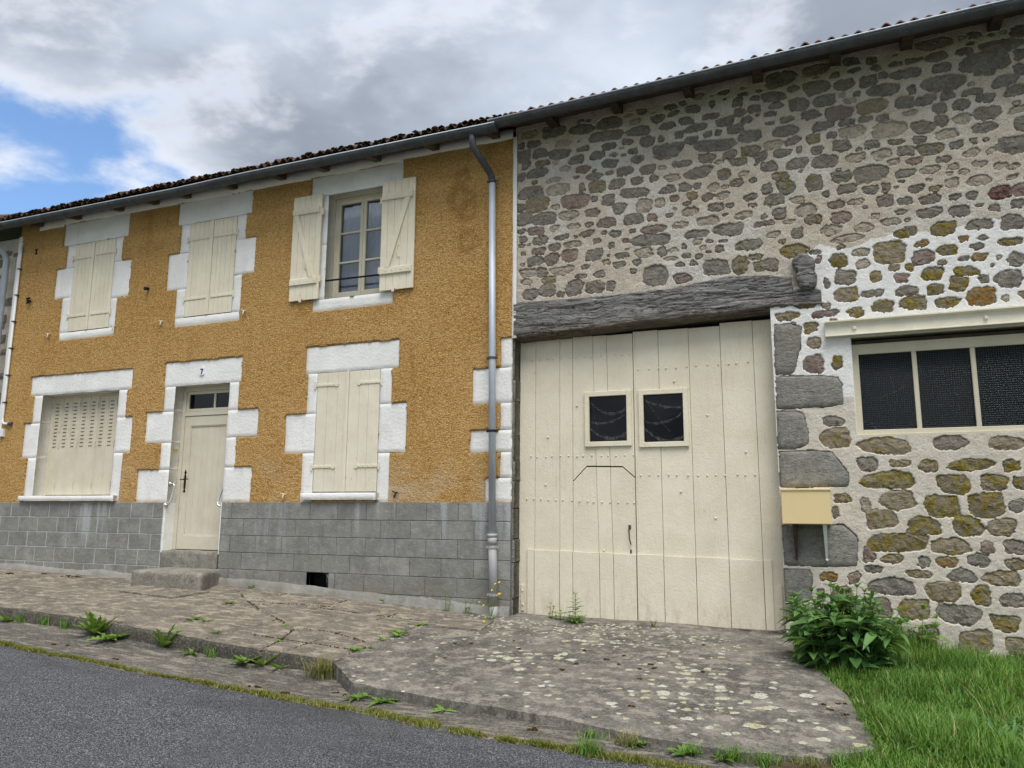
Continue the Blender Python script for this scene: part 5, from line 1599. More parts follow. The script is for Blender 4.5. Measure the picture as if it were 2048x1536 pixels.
for idx, (s, traced) in enumerate(allst):
    x, z, wd, h, k = s
    if k == 'y' and (x < -.4 or z > 4.75):
        k = 'e'
    r2 = random.Random(idx * 7 + 3)
    n_exp = r2.uniform(3.2, 7.0)
    nc = r2.choice((4, 5, 5, 6, 6, 7, 8))
    ca = np.sort((np.arange(nc) + np.array([r2.uniform(-.3, .3) for _ in range(nc)])) / nc * 2 * np.pi + r2.uniform(0, 1))
    # corners crowd towards the long ends
    cr_ = (np.abs(np.cos(ca) / (wd / 2)) ** n_exp + np.abs(np.sin(ca) / (h / 2)) ** n_exp) ** (-1 / n_exp) * np.array([r2.uniform(.86, 1.16) for _ in range(nc)])
    cxy = np.stack([cr_ * np.cos(ca), cr_ * np.sin(ca)], -1)
    seq = np.concatenate([cxy, cxy[:1]])
    pts_ = np.concatenate([seq[i] + (seq[i + 1] - seq[i]) * np.linspace(0, 1, 8, endpoint=False)[:, None] for i in range(nc)])
    pa = np.arctan2(pts_[:, 1], pts_[:, 0])
    pr_ = np.hypot(pts_[:, 0], pts_[:, 1])
    o_ = np.argsort(pa)
    pa, pr_ = pa[o_], pr_[o_]
    th = np.linspace(0, 2 * np.pi, NA, endpoint=False)
    rr = np.interp(th, np.concatenate([pa - 2 * np.pi, pa, pa + 2 * np.pi]), np.concatenate([pr_, pr_, pr_]))
    sup = (np.abs(np.cos(th) / (wd / 2)) ** n_exp + np.abs(np.sin(th) / (h / 2)) ** n_exp) ** (-1 / n_exp)
    rr = (1.14 if z > float(np.interp(x, zx, zz)) or x < -.45 else 1.05) * (.62 * rr + .42 * sup) * np.array([r2.uniform(.95, 1.05) for _ in range(NA)])
    tilt = r2.uniform(-.10, .10)
    geo_st.append((x, z, th, rr, tilt, k, wd * h, traced))
    # hollow in the mortar
    R = rr.max() * 1.3
    i0, i1 = max(0, int((x - R - BX0) / step)), min(nx, int((x + R - BX0) / step) + 2)
    j0, j1 = max(0, int((z - R - .15) / step)), min(nz, int((z + R - .15) / step) + 2)
    if i1 <= i0 or j1 <= j0:
        continue
    xs, zs = X[i0:i1, j0:j1] - x, Z[i0:i1, j0:j1] - z
    ang = (np.arctan2(zs, xs) - tilt) % (2 * np.pi)
    rad = np.interp(ang, np.append(th, 2 * np.pi), np.append(rr, rr[0]))
    dist = np.hypot(xs, zs)
    rho = dist / rad + (.030 / np.maximum(rad, .03)) * 1.3 * (fbm(X[i0:i1, j0:j1] * 34, Z[i0:i1, j0:j1] * 34, 95, 3) - .5)
    if k == 'f':
        rho = rho + .35 * (fbm(X[i0:i1, j0:j1] * 11, Z[i0:i1, j0:j1] * 11, 97, 3) - .42)
    dep = np.clip((1.02 - rho) / .075, 0, 1) * 0.05
    H[i0:i1, j0:j1] -= dep
for P in QUOINS:
    ins = in_poly(X + .03 * (fbm(X * 14, Z * 14, 99) - .5), Z + .03 * (fbm(X * 14, Z * 14, 98) - .5), P)
    H[ins] -= 0.05
drop = ((X > BOPEN[0]) & (X < BOPEN[1] - .012) & (Z < BOPEN[3])) | ((X > WOPEN[0]) & (X < WOPEN[1]) & (Z > WOPEN[2]) & (Z < WOPEN[3] + .02)) | (Z > roof_z(X) + .135)
keep = ~(drop[:-1, :-1] | drop[1:, :-1] | drop[1:, 1:] | drop[:-1, 1:])
me = mesh_np('mortar', np.stack([X, -H, Z], -1).reshape(-1, 3), grid_faces(nx, nz, keep), True)
set_attr(me, 'tone', tone.ravel())
mortar = mk('mortar_wall', me, M['mortar'], barn)

from mathutils.geometry import delaunay_2d_cdt


def stone_mesh(x, z, th, rr, tilt, k, seed):
    r2 = random.Random(seed)
    proud = {'f': -.008}.get(k, -.005)
    if z < 4.4 and x > -.45:
        proud += .003
    tx, tz = r2.uniform(-.04, .04), r2.uniform(-.07, .07)
    n = len(th)
    P2 = [Vector((r * 1.10 * math.cos(a + tilt), r * 1.10 * math.sin(a + tilt))) for a, r in zip(th, rr)]
    for i in range(0, n, 2):
        q = r2.uniform(.78, .92)
        P2.append(Vector((rr[i] * q * math.cos(th[i] + tilt), rr[i] * q * math.sin(th[i] + tilt))))
    L = float(rr.max())
    want = 6 + int(min(26, 260 * float((rr ** 2).mean()) * 3.14))
    tries = 0
    while want > 0 and tries < 300:
        tries += 1
        u, v = r2.uniform(-L, L), r2.uniform(-L, L)
        an = (math.atan2(v, u) - tilt) % (2 * math.pi)
        if math.hypot(u, v) < .74 * float(np.interp(an, np.append(th, 2 * np.pi), np.append(rr, rr[0]))):
            P2.append(Vector((u, v)))
            want -= 1
    res = delaunay_2d_cdt(P2, [(i, (i + 1) % n) for i in range(n)], [], 1, 1e-6)
    cv, cf = res[0], res[2]
    amp = .0075 if L > .08 else .005
    vs = []
    for p in cv:
        an = (math.atan2(p.y, p.x) - tilt) % (2 * math.pi)
        q = p.length / float(np.interp(an, np.append(th, 2 * np.pi), np.append(rr, rr[0])))
        d = proud + .004 * (1 - q) - .010 * max(0, (q - .8) / .3) + r2.uniform(-amp, amp)
        vs.append((x + p.x, -(d + tx * p.x + tz * p.y), z + p.y))
    fs = [tuple(f) for f in cf]
    # skirt into the mortar
    used = {}
    for f in fs:
        for i in range(len(f)):
            e = (f[i], f[(i + 1) % len(f)])
            used[e] = 1
    for (a, b_) in list(used):
        if (b_, a) not in used:
            k0 = len(vs)
            for i in (a, b_):
                p = cv[i]
                vs.append((x + p.x * 1.08, .06, z + p.y * 1.08))
            fs.append((b_, a, k0, k0 + 1))
    return vs, fs

order = sorted(range(len(geo_st)), key=lambda i: (not geo_st[i][7], -geo_st[i][6]))
rest = {}
for rank, i in enumerate(order):
    x, z, th, rr, tilt, k, ar, traced = geo_st[i]
    vs, fs = stone_mesh(x, z, th, rr, tilt, k, i)
    if rank < 290:
        MB().add(vs, fs).build('stone', M['stone_' + k], mortar, False)
    else:
        rest.setdefault(k, MB()).add(vs, fs)
for k, b in rest.items():
    tag(b.build('small_stones', M['stone_' + k], mortar, False), kind='stuff')
# big dressed stones of the door jamb
for i, P in enumerate(QUOINS):
    c = (sum(p[0] for p in P) / len(P), sum(p[1] for p in P) / len(P))
    ring = []
    for (ax, az), (bx_, bz) in zip(P, P[1:] + P[:1]):
        L = math.hypot(bx_ - ax, bz - az)
        m = max(1, int(L / .05))
        for t in range(m):
            ring.append((ax + (bx_ - ax) * t / m + rng.uniform(-.005, .005), az + (bz - az) * t / m + rng.uniform(-.005, .005)))
    n = len(ring)
    vs = []
    for q, d in ((1.03, None), (1.01, -.012), (.94, .006), (.75, .011), (.4, .013)):
        for (u, v) in ring:
            px_, pz_ = c[0] + (u - c[0]) * q, c[1] + (v - c[1]) * q
            px_ = max(px_, -.462)
            yy = .24 if d is None else -(d + .014 * (float(fbm(np.array(px_ * 8), np.array(pz_ * 8), 110)) - .5))
            vs.append((px_, yy, pz_))
    vs.append((c[0], -.013, c[1]))
    fs = []
    for k2 in range(4):
        for a in range(n):
            b2 = (a + 1) % n
            fs.append((k2 * n + a, k2 * n + b2, (k2 + 1) * n + b2, (k2 + 1) * n + a))
    fs += [(4 * n + a, 4 * n + (a + 1) % n, 5 * n) for a in range(n)]
    MB().add(vs, fs).build('jamb_stone', M['quoin_stone'], barn, True)
# jamb cheek stones on the house side of the doorway
z = .45
i = 0
while z < 3.83:
    h = (.30, .42, .27, .36, .33, .24)[i % 6]
    z2 = min(z + h, 3.86)
    rough_block(-3.62, -3.472 + .008 * (i % 3), z, z2, .028, .34, 130 + i, .05, .006, .012, .006).build('jamb_stone', M['quoin_stone'], barn, True)
    z = z2
    i += 1
strips(BX0, BX1, .15, 6.55, [(BOPEN[0], BOPEN[1] + .01, .1, 4.02), (WOPEN[0] - .005, WOPEN[1] + .005, WOPEN[2] - .005, WOPEN[3] + .06)], .075, .5).build('masonry', M['mortar'], barn)
b = MB()
b.box(BX0, BX1, 8.3, 8.5, .1, 6.4).box(BX1 - .25, BX1 - .01, .5, 8.3, .1, 6.6).box(BX0 + .01, BX0 + .2, .5, 8.3, .1, 6.4)
b.build('rear_walls', M['interior_dark'], barn)
# plastered reveal of the window
b = MB()
b.box(WOPEN[0] - .004, WOPEN[0] + .006, .005, .2, WOPEN[2], WOPEN[3] + .05)
b.build('window_reveal', M['white_paint'], barn)

# ---- oak lintel
TX = [-3.47, -3.374, -2.183, -1.529, -.913, -.446, -.228, -.222, -.218, .02, .062]
TZ = [4.31, 4.326, 4.299, 4.309, 4.377, 4.335, 4.285, 4.28, 4.15, 4.135, 4.12]
BXs = [-3.47, -3.425, -1.987, -1.215, -.438, -.42, .062]
BZs = [3.862, 3.852, 3.906, 3.926, 3.952, 3.965, 3.945]
nu = 330
us = np.linspace(-3.47, .062, nu)
prof = [(.45, 1.0, 'b'), (.05, 1.0, 't'), (.0, .985, 't'), (-.02, .95, 't')]
vv = np.linspace(.93, .07, 40)
V = []
for x in us:
    zt = float(np.interp(x, TX, TZ)) + .016 * (float(fbm(np.array(x * 5), np.array(3.3), 140)) - .5)
    zb_ = float(np.interp(x, BXs, BZs)) + .016 * (float(fbm(np.array(x * 4), np.array(7.3), 141)) - .5)
    col = [(.30, 1.0), (.03, 1.0), (-.006, .985)] + [(None, v) for v in vv] + [(-.004, .03), (.02, .0), (.06, -.02), (.30, -.03)]
    for y, v in col:
        zz_ = zb_ + (zt - zb_) * v
        V.append([x, -.028 if y is None else y, zz_])
V = np.array(V).reshape(nu, -1, 3)
m = V.shape[1]
gr = fbm(V[..., 0] * 1.3 + 2, V[..., 2] * 26 + 3 * fbm(V[..., 0] * 1.6, V[..., 2] * 4, 150, 2), 151, 4)
cr = np.exp(-((fbm(V[..., 0] * .8 + 5, V[..., 2] * 14 + 2.5 * fbm(V[..., 0] * 2, V[..., 2] * 3, 152, 2), 153, 3) - .5) / .03) ** 2)
fr = np.zeros(m); fr[2:-3] = 1
V[..., 1] += (-.020 * (gr - .5) + .012 * cr) * fr[None, :]
V[..., 1] += .02 * (fbm(V[..., 0] * 2, V[..., 2] * 3, 154) - .5) * fr[None, :]
lint = mk('lintel_beam', mesh_np('lintel_beam', V.reshape(-1, 3), grid_faces(nu, m), True), M['old_oak'], barn)
b = MB()
for side in (0, nu - 1):
    k = [tuple(p) for p in V[side]]
    b.add(k, [tuple(range(len(k)))])
b.build('lintel_end', M['old_oak'], lint)
# two round timber ends built into the wall above it
for cx, cz, r in ((-.095, 4.40, .118), (-.075, 4.24, .115)):
    b = MB()
    n = 22
    ringr = [r * (1 + .08 * math.sin(2 * a + cx * 30) + .04 * math.sin(5 * a)) for a in np.linspace(0, 2 * math.pi, n, endpoint=False)]
    vs = []
    for q, y in ((1, .1), (1, -.06), (.9, -.085), (.5, -.09)):
        for a, rr_ in zip(np.linspace(0, 2 * math.pi, n, endpoint=False), ringr):
            vs.append((cx + rr_ * q * math.cos(a), y + rng.uniform(-.004, .004), cz + rr_ * q * math.sin(a)))
    vs.append((cx, -.088, cz))
    fs = [(k * n + a, k * n + (a + 1) % n, (k + 1) * n + (a + 1) % n, (k + 1) * n + a) for k in range(3) for a in range(n)] + [(3 * n + a, 3 * n + (a + 1) % n, 4 * n) for a in range(n)]
    b.add(vs, fs).build('timber_end', M['old_oak'], barn, True)

# ---- barn doors
YD = .20
top = {'L': [-3.466, -3.257, -2.944, -2.78, -2.529, -2.358, -2.036], 'R': [-2.030, -1.736, -1.385, -1.031, -.675, -.463]}
bot = {'L': [-3.478, -3.275, -2.958, -2.795, -2.464, -2.299, -2.041], 'R': [-2.035, -1.731, -1.377, -1.024, -.674, -.466]}
HOLES = {'L': (-2.578, -2.118, 2.575, 3.12), 'R': (-1.925, -1.462, 2.552, 3.108)}
def door_bot(x):
    return float(np.interp(x, [-3.48, -.46], [.575, .525]))
WK = ([-2.80, -2.786, -2.616, -2.183, -2.033, -2.02], [2.10, 2.118, 2.291, 2.278, 2.147, 2.14])
kick = lambda x: float(np.interp(x, [-3.36, -.58], [1.321, 1.265]))
for s in 'LR':
    root = MB()
    # ledges at the back hold the boards
    lo, hi = top[s][0], top[s][-1]
    for z in (.8, 1.88, 2.42 if s == 'L' else 2.17, 3.6 if s == 'L' else 3.41):
        root.box(lo + .03, hi - .03, YD + .04, YD + .09, z - .07, z + .07)
    leaf = root.build('barn_door', M['dark_wood'], barn)
    hx0, hx1, hz0, hz1 = HOLES[s]
    for k in range(len(top[s]) - 1):
        tl, tr, bl, br = top[s][k], top[s][k + 1], bot[s][k], bot[s][k + 1]
        zt = 3.865 + (.0 if s == 'L' else .005) - .006 * (k % 3) + (.02 if s == 'R' and k > 2 else 0)
        zl = door_bot((bl + br) / 2)
        g = .0025
        def xl(z): return bl + (tl - bl) * (z - .55) / 3.3 + g
        def xr(z): return br + (tr - br) * (z - .55) / 3.3 - g
        def wz(x): return float(np.interp(x, *WK))
        yk = YD + rng.uniform(-.004, .004)
        polys = []
        cuts_low = zl
        def quad(za, zb2, xa=None, xb2=None):
            polys.append([(max(xl(za), xa) if xa is not None else xl(za), za), (min(xr(za), xb2) if xb2 is not None else xr(za), za), (min(xr(zb2), xb2) if xb2 is not None else xr(zb2), zb2), (max(xl(zb2), xa) if xa is not None else xl(zb2), zb2)])
        wicket = s == 'L' and k >= 3
        zlow = 2.31 if wicket else zl
        over = xr(2.8) > hx0 and xl(2.8) < hx1
        if over:
            quad(hz1, zt)
            quad(zlow, hz0)
            if hx0 > xl(2.8) + .004: quad(hz0, hz1, None, hx0)
            if hx1 < xr(2.8) - .004: quad(hz0, hz1, hx1, None)
        else:
            quad(zlow, zt)
        if wicket:
            # above the wicket's clipped head
            a, c = xl(2.2), xr(2.2)
            xsb = [a] + [q for q in (-2.616, -2.183) if a + .01 < q < c - .01] + [c]
            for p, q in zip(xsb[:-1], xsb[1:]):
                polys.append([(p, wz(p) + .010), (q, wz(q) + .010), (q, 2.31), (p, 2.31)])
        groups = [polys]
        if over and not (hx0 > xl(2.8) + .004) and not (hx1 < xr(2.8) - .004):
            groups = [polys[:1], polys[1:]]
        for gp in groups:
            mbp = MB()
            for P in gp:
                mbp.prism(P, yk, YD + .04, 0)
            mbp.build('plank', M['door_paint'], leaf)
        if wicket:
            mbp = MB()
            for p, q in zip(xsb[:-1], xsb[1:]):
                mbp.prism([(p, 1.9), (q, 1.9), (q, wz(q) - .006), (p, wz(p) - .006)], yk + .003, YD + .04, 0)
            mbp.prism([(xl(zl), zl), (xr(zl), zl), (xr(1.9), 1.9), (xl(1.9), 1.9)], yk + .003, YD + .04, 0)
            mbp.build('wicket_plank', M['door_paint'], leaf)
        # kick board over the foot of this plank
        ka, kb = max(xl(.9), -3.36), min(xr(.9), -.585)
        if kb > ka + .02:
            MB().prism([(ka + .0005, door_bot(ka) - .003), (kb - .0005, door_bot(kb) - .003), (kb - .0005, kick(kb) - .006 * (k % 2)), (ka + .0005, kick(ka) - .006 * (k % 2))], YD - .020 + rng.uniform(-.001, .001), YD - .0055, .003).build('kick_board', M['door_paint'], leaf)
    # cover strip where the leaves meet
    if s == 'R':
        MB().fbox(-2.030, -2.012, .54, 3.87, YD - .012, YD - .005, .003).build('cover_strip', M['door_paint'], leaf)
    # studs
    b = MB()
    rows = {'L': [(-3.31, -2.06, 3.617, 3.604, 14), (-3.327, -2.06, 2.422, 2.413, 14), (-3.377, -2.05, 1.914, 1.865, 15)], 'R': [(-1.975, -.731, 3.41, 3.419, 12), (-1.974, -.70, 2.178, 2.168, 13)]}[s]
    for xa, xb2, za, zb2, n in rows:
        for i in range(n):
            t = i / (n - 1)
            b.dome(xa + (xb2 - xa) * t + rng.uniform(-.018, .018), YD - .003, za + (zb2 - za) * t + rng.uniform(-.006, .006), .0115, .007)
    for x, z in {'L': [(-2.73, 3.02), (-3.1, 2.65), (-3.13, 2.08), (-2.42, 1.325)], 'R': [(-1.56, 3.25), (-1.20, 2.84), (-.8, 2.42), (-1.52, 1.99), (-1.15, 1.70)]}[s]:
        b.dome(x, YD - .003, z, .0135, .010)
    tag(b.build('studs', M['door_paint'], leaf, True), kind='stuff')
    # little window: frame and dusty pane
    f = MB()
    fx0, fx1, fz0, fz1 = hx0 - .052, hx1 + .052, hz0 - .055, hz1 + .055
    f.fbox(fx0, hx0 + .003, fz0, fz1, YD - .03, YD - .0045, .004).fbox(hx1 - .003, fx1, fz0, fz1, YD - .03, YD - .0045, .004)
    f.fbox(hx0 + .003, hx1 - .003, hz1 - .003, fz1, YD - .03, YD - .0045, .004).fbox(hx0 + .003, hx1 - .003, fz0, hz0 + .003, YD - .03, YD - .0045, .004)
    fr_ = f.build('window_frame', M['cream_paint'], leaf)
    MB().box(hx0, hx1, YD + .02, YD + .024, hz0, hz1).build('pane', M['glass_dusty'], fr_)
    cw = MB()
    for (xa, za, xb2, zb2, sag, wdt) in ((hx0 + .01, hz1 - .06, hx1 - .02, hz1 - .16, .10 if s == 'L' else .03, .035), (hx0 + .01, hz0 + .16, hx1 - .01, hz0 + (.10 if s == 'L' else .06), .09, .05), (hx0 + .02, hz0 + .24, hx1 - .03, hz0 + .32, .05, .03), (hx0 + .03, hz1 - .05, hx0 + (.11 if s == 'L' else .3), hz0 + .12, .02, .02)):
        n = 18
        vs = []
        for i in range(n + 1):
            t = i / n
            x = xa + (xb2 - xa) * t
            z = za + (zb2 - za) * t - sag * 4 * t * (1 - t) + rng.uniform(-.004, .004)
            wq = wdt * rng.uniform(.3, 1.2)
            vs += [(x, YD + .012, z - wq * .5), (x, YD + .010, z + wq * .5)]
        cw.add(vs, [(2 * i, 2 * i + 2, 2 * i + 3, 2 * i + 1) for i in range(n)])
    tag(cw.build('cobweb', M['cobweb'], fr_), kind='stuff')
    # corner irons at the foot
    ex = -3.42 if s == 'L' else -.515
    ir = MB().fbox(ex - .022, ex + .022, door_bot(ex) + .03, door_bot(ex) + (.33 if s == 'L' else .48), YD - .013, YD - .0045, .003)
    ir.dome(ex, YD - .013, door_bot(ex) + .10, .014, .010).dome(ex, YD - .013, door_bot(ex) + .26, .014, .010)
    ir.build('corner_iron', M['door_paint'], leaf)
    if s == 'L':
        h = MB().tube([(-2.115, YD - .008, 1.60), (-2.113, YD - .045, 1.56), (-2.108, YD - .05, 1.47), (-2.10, YD - .04, 1.42), (-2.10, YD - .008, 1.40)], .007, 6)
        h.fbox(-2.125, -2.098, 1.57, 1.615, YD - .012, YD - .004, .002).fbox(-2.112, -2.094, 1.30, 1.34, YD - .007, YD - .0045, .001)
        h.build('door_latch', M['rusty_iron'], leaf)
MB().box(-3.46, -.46, .1, .5, .30, .548).build('door_sill', M['ramp_concrete'], barn)

# ---- barn window
x0, x1, z0, z1 = WOPEN
yw = .11
b = MB().fbox(x0 + .006, x0 + .07, z0 + .03, z1 - .03, yw, yw + .06).fbox(x1 - .06, x1, z0 + .03, z1 - .03, yw, yw + .06).fbox(x0 + .07, x1 - .06, z1 - .14, z1 - .03, yw, yw + .06).fbox(x0 + .07, x1 - .06, z0 + .03, z0 + .075, yw, yw + .06)
b.fbox(x0 + .002, x1, z0 - .01, z0 + .03, yw - .03, yw + .06)
xm = [.386, .900, 1.425, 1.94, 2.46]
for m_ in (.904, 1.427, 1.95, 2.47):
    b.fbox(m_ - .022, m_ + .022, z0 + .075, z1 - .14, yw + .004, yw + .05)
bw = b.build('barn_window', M['frame_paint'], barn)
eds = [x0 + .07, .904, 1.427, 1.95, 2.47, x1 - .06]
for k in range(5):
    a, c = eds[k] + (.02 if k else -.002), eds[k + 1] - (.02 if k < 4 else -.002)
    MB().box(a, c, yw + .028, yw + .032, z0 + .073, z1 - .138).build('wired_pane', M['glass_wired'], bw)
MB().box(x0 + .006, x1, .10, .17, z1 - .028, z1 + .0).build('head_board', M['dark_wood'], barn)
cw = MB()
for (xa, za, xb2, zb2) in ((.68, 3.18, .70, 2.98), (1.23, 2.99, 1.30, 2.90), (.5, 2.92, .82, 3.06), (.45, 2.70, .52, 2.62)):
    vs = []
    for i in range(11):
        t = i / 10
        wq = .008 * rng.uniform(.2, 1.3)
        x, z = xa + (xb2 - xa) * t + rng.uniform(-.01, .01), za + (zb2 - za) * t - .04 * t * (1 - t) + rng.uniform(-.006, .006)
        vs += [(x - wq * .4, yw + .022, z - wq), (x + wq * .4, yw + .022, z + wq)]
    cw.add(vs, [(2 * i, 2 * i + 2, 2 * i + 3, 2 * i + 1) for i in range(10)])
tag(cw.build('cobweb', M['cobweb'], bw), kind='stuff')
# steel channel lintel over it
b = MB()
xl_, xr_ = .075, 3.0
b.add([(xl_, -.075, 3.748), (xr_, -.075, 3.748), (xr_, -.075, 3.735), (xl_, -.075, 3.735), (xl_, -.03, 3.722), (xr_, -.03, 3.722), (xr_, -.03, 3.606), (xl_, -.03, 3.606), (xl_, -.075, 3.594), (xr_, -.075, 3.594), (xr_, -.075, 3.584), (xl_, -.075, 3.584), (xl_, .2, 3.580), (xr_, .2, 3.580), (xl_, .05, 3.748), (xr_, .05, 3.748)],
      [(14, 15, 1, 0), (0, 1, 2, 3), (3, 2, 5, 4), (4, 5, 6, 7), (7, 6, 9, 8), (8, 9, 10, 11), (11, 10, 13, 12), (14, 0, 3, 4, 7, 8, 11, 12)])
ib = b.build('steel_lintel', M['iron_lintel'], barn)
for x in (.36, 1.545, 2.7):
    MB().fbox(x - .016, x + .016, 3.647, 3.679, -.056, -.031, .004).build('bolt_head', M['iron_lintel'], ib)

# ---- barn roof
rf2 = roof(barn, -3.42, 3.2, roof_z(-3.42), roof_z(3.2), -.44, tile_b, .262, 'tile_clay', 4.2, lift=.048)
for x in (-2.92, -2.112, -1.239, -.472, .348, 1.056, 1.873, 2.75):
    zz_ = roof_z(x) + .015
    j = [rng.uniform(-.02, .02) for _ in range(8)]
    MB().add([(x - .05 + j[0], -.30, zz_ - .02), (x + .05 + j[1], -.29, zz_ - .03 + j[2]), (x + .06, .25, zz_ + .02), (x - .06, .25, zz_ + .02), (x - .06 + j[3], -.32, zz_ + .015), (x + .06, -.35, zz_ + .02), (x + .06, .25, zz_ + .23), (x - .06, .25, zz_ + .23)],
             [(0, 3, 2, 1), (4, 5, 6, 7), (0, 1, 5, 4), (1, 2, 6, 5), (2, 3, 7, 6), (3, 0, 4, 7)]).build('rafter_end', M['dark_wood'], rf2)

# ================================================================== GUTTERS AND PIPES
def gutter(name, pts, r, label, step_b):
    """half-round trough along pts, front bead and straps"""
    b = MB()
    n = 9
    prof = [(math.cos(a) * r, math.sin(a) * r) for a in np.linspace(math.pi, 2 * math.pi, n)]
    prof_in = [(y * .94, z * .94) for y, z in reversed(prof)]
    pr = prof + prof_in
    m_ = len(pr)
    vs = []
    for p in pts:
        vs += [(p[0], p[1] + y, p[2] + z) for y, z in pr]
    fs = []
    for i in range(len(pts) - 1):
        for k in range(m_):
            j = (k + 1) % m_
            fs.append((i * m_ + k, i * m_ + j, (i + 1) * m_ + j, (i + 1) * m_ + k))
    b.add(vs, fs)
    root = b.build(name, M['zinc_old'], None, True)
    MB().tube([(p[0], p[1] - r, p[2] + .002) for p in pts], .0095, 8).build('front_bead', M['zinc_new'], root, True)
    for p in (pts[0], pts[-1]):
        e = MB()
        e.add([(p[0], p[1] + y, p[2] + z) for y, z in prof], [tuple(range(n))])
        e.build('end_cap', M['zinc_old'], root)
    L0, L1 = pts[0][0], pts[-1][0]
    x = L0 + .28
    while x < L1 - .1:
        z = float(np.interp(x, [p[0] for p in pts], [p[2] for p in pts]))
        y = float(np.interp(x, [p[0] for p in pts], [p[1] for p in pts]))
        s = MB()
        w2 = .011
        V2 = []
        for a in np.linspace(math.pi - .1, 2 * math.pi, 10):
            for dx in (-w2, w2):
                V2.append((x + dx, y + math.cos(a) * (r + .006), z + math.sin(a) * (r + .006)))
        s.add(V2, [(2 * i, 2 * i + 1, 2 * i + 3, 2 * i + 2) for i in range(9)])
        s.box(x - w2, x + w2, y + r, y + r + .012, z - .02, z + .06)
        s.build('gutter_bracket', M['zinc_old'], root)
        x += step_b
    return tag(root, label, 'gutter')

gutter('rain_gutter', [(-14.2, -.47, 6.425), (-12.58, -.47, 6.43), (-8.68, -.47, 6.425), (-7.35, -.47, 6.455), (-3.53, -.47, 6.468)], .078, 'weathered zinc gutter along the eaves of the ochre house', .49)
gutter('rain_gutter', [(-3.62, -.47, 6.512), (-.31, -.47, 6.612), (3.15, -.47, 6.718)], .076, 'dark zinc gutter along the eaves of the stone barn', .73)

dp = empty('downpipe', (-3.70, -.09, .52), 'zinc downpipe with swan neck beside the white corner stones of the house', 'downpipe')
path = [(-3.86, -.47, 6.405), (-3.86, -.47, 6.33), (-3.855, -.455, 6.27), (-3.84, -.41, 6.21), (-3.80, -.27, 6.12), (-3.765, -.15, 6.04), (-3.75, -.105, 5.98), (-3.748, -.09, 5.90)]
MB().tube(path, .043, 14).build('swan_neck', M['zinc_old'], dp, True)
MB().tube([(-3.748, -.09, 5.95), (-3.700, -.09, 1.47)], .0425, 16).build('pipe', M['zinc_new'], dp, True)
MB().tube([(-3.700, -.09, 1.50), (-3.672, -.09, .66)], .049, 16).build('cast_pipe', M['cast_iron_grey'], dp, True)
MB().tube([(-3.672, -.09, .67), (-3.669, -.092, .58), (-3.664, -.11, .535)], [.049, .049, .047], 16).build('pipe_foot', M['cast_iron_grey'], dp, True)
b = MB().tube([(-3.700, -.09, 1.50), (-3.6995, -.09, 1.46)], .059, 16).tube([(-3.698, -.09, 1.46), (-3.697, -.09, 1.37)], .055, 16)
b.build('socket', M['cast_iron_grey'], dp, True)
for z, dark in ((5.93, 0), (3.62, 0), (2.72, 1), (1.345, 0), (.80, 0)):
    x = -3.70 - .0107 * (z - 1.47) if z > 1.47 else -3.7 + .034 * (1.5 - z)
    r = .050 if z > 1.5 else .056
    b = MB().tube([(x, -.09, z - .014), (x, -.09, z + .014)], r, 16)
    b.box(x - r - .025, x + r + .025, -.095, -.085, z - .014, z + .014).box(x - .012, x + .012, -.05, .005, z - .012, z + .012)
    b.build('pipe_clip', M['black_iron'] if dark else (M['zinc_old'] if z > 1.5 else M['cast_iron_grey']), dp)

# white conduit with clips at the far corner of the house
cd = empty('cable_conduit', (-12.56, -.04, 3.2), 'thin white conduit clipped down the far corner of the house', 'conduit')
MB().tube([(-12.575, -.045, 6.2), (-12.56, -.045, 3.25), (-12.55, -.045, 3.17), (-12.50, -.045, 3.14), (-12.37, -.045, 3.14)], .019, 10).build('conduit', M['white_plastic'], cd, True)
b = MB()
for z in np.arange(3.5, 6.2, .46):
    x = -12.56 - .005 * (z - 3.25)
    MB().box(x - .026, x + .034, -.068, -.012, z - .007, z + .007).build('conduit_clip', M['black_iron'], cd)
MB().tube([(-12.40, -.045, 3.14), (-12.33, -.04, 3.14)], .028, 8).build('end_fitting', M['zinc_old'], cd)
MB().fbox(-12.60, -12.50, 2.93, 3.06, -.06, -.005, .006).build('junction_box', M['white_plastic'], cd)

# cream box on brackets beside the barn doors
wb = empty('wall_box', (-.2, -.1, 1.28), 'cream metal box on slim brackets fixed to the barn wall beside the doors', 'box')
MB().fbox(-.436, .024, 1.652, 1.985, -.26, .03, .004).build('box_body', M['box_cream'], wb)
MB().prism([(-.442, 1.982), (.030, 1.982), (.030, 2.003), (-.442, 2.003)], -.27, .03, .004).build('box_lid', M['box_cream'], wb)
for x, m_ in ((-.325, 'rusty_iron'), (-.04, 'white_plastic')):
    br = MB()
    br.add([(x - .02, -.012, 1.65), (x + .02, -.012, 1.65), (x + .009, -.012, 1.29), (x - .009, -.012, 1.29), (x - .02, -.20, 1.65), (x + .02, -.20, 1.65), (x + .009, -.03, 1.29), (x - .009, -.03, 1.29)],
           [(0, 1, 2, 3), (4, 7, 6, 5), (0, 3, 7, 4), (1, 5, 6, 2), (3, 2, 6, 7)])
    br.dome(x, -.03, 1.295, .014, .012)
    br.build('bracket', M[m_], wb)

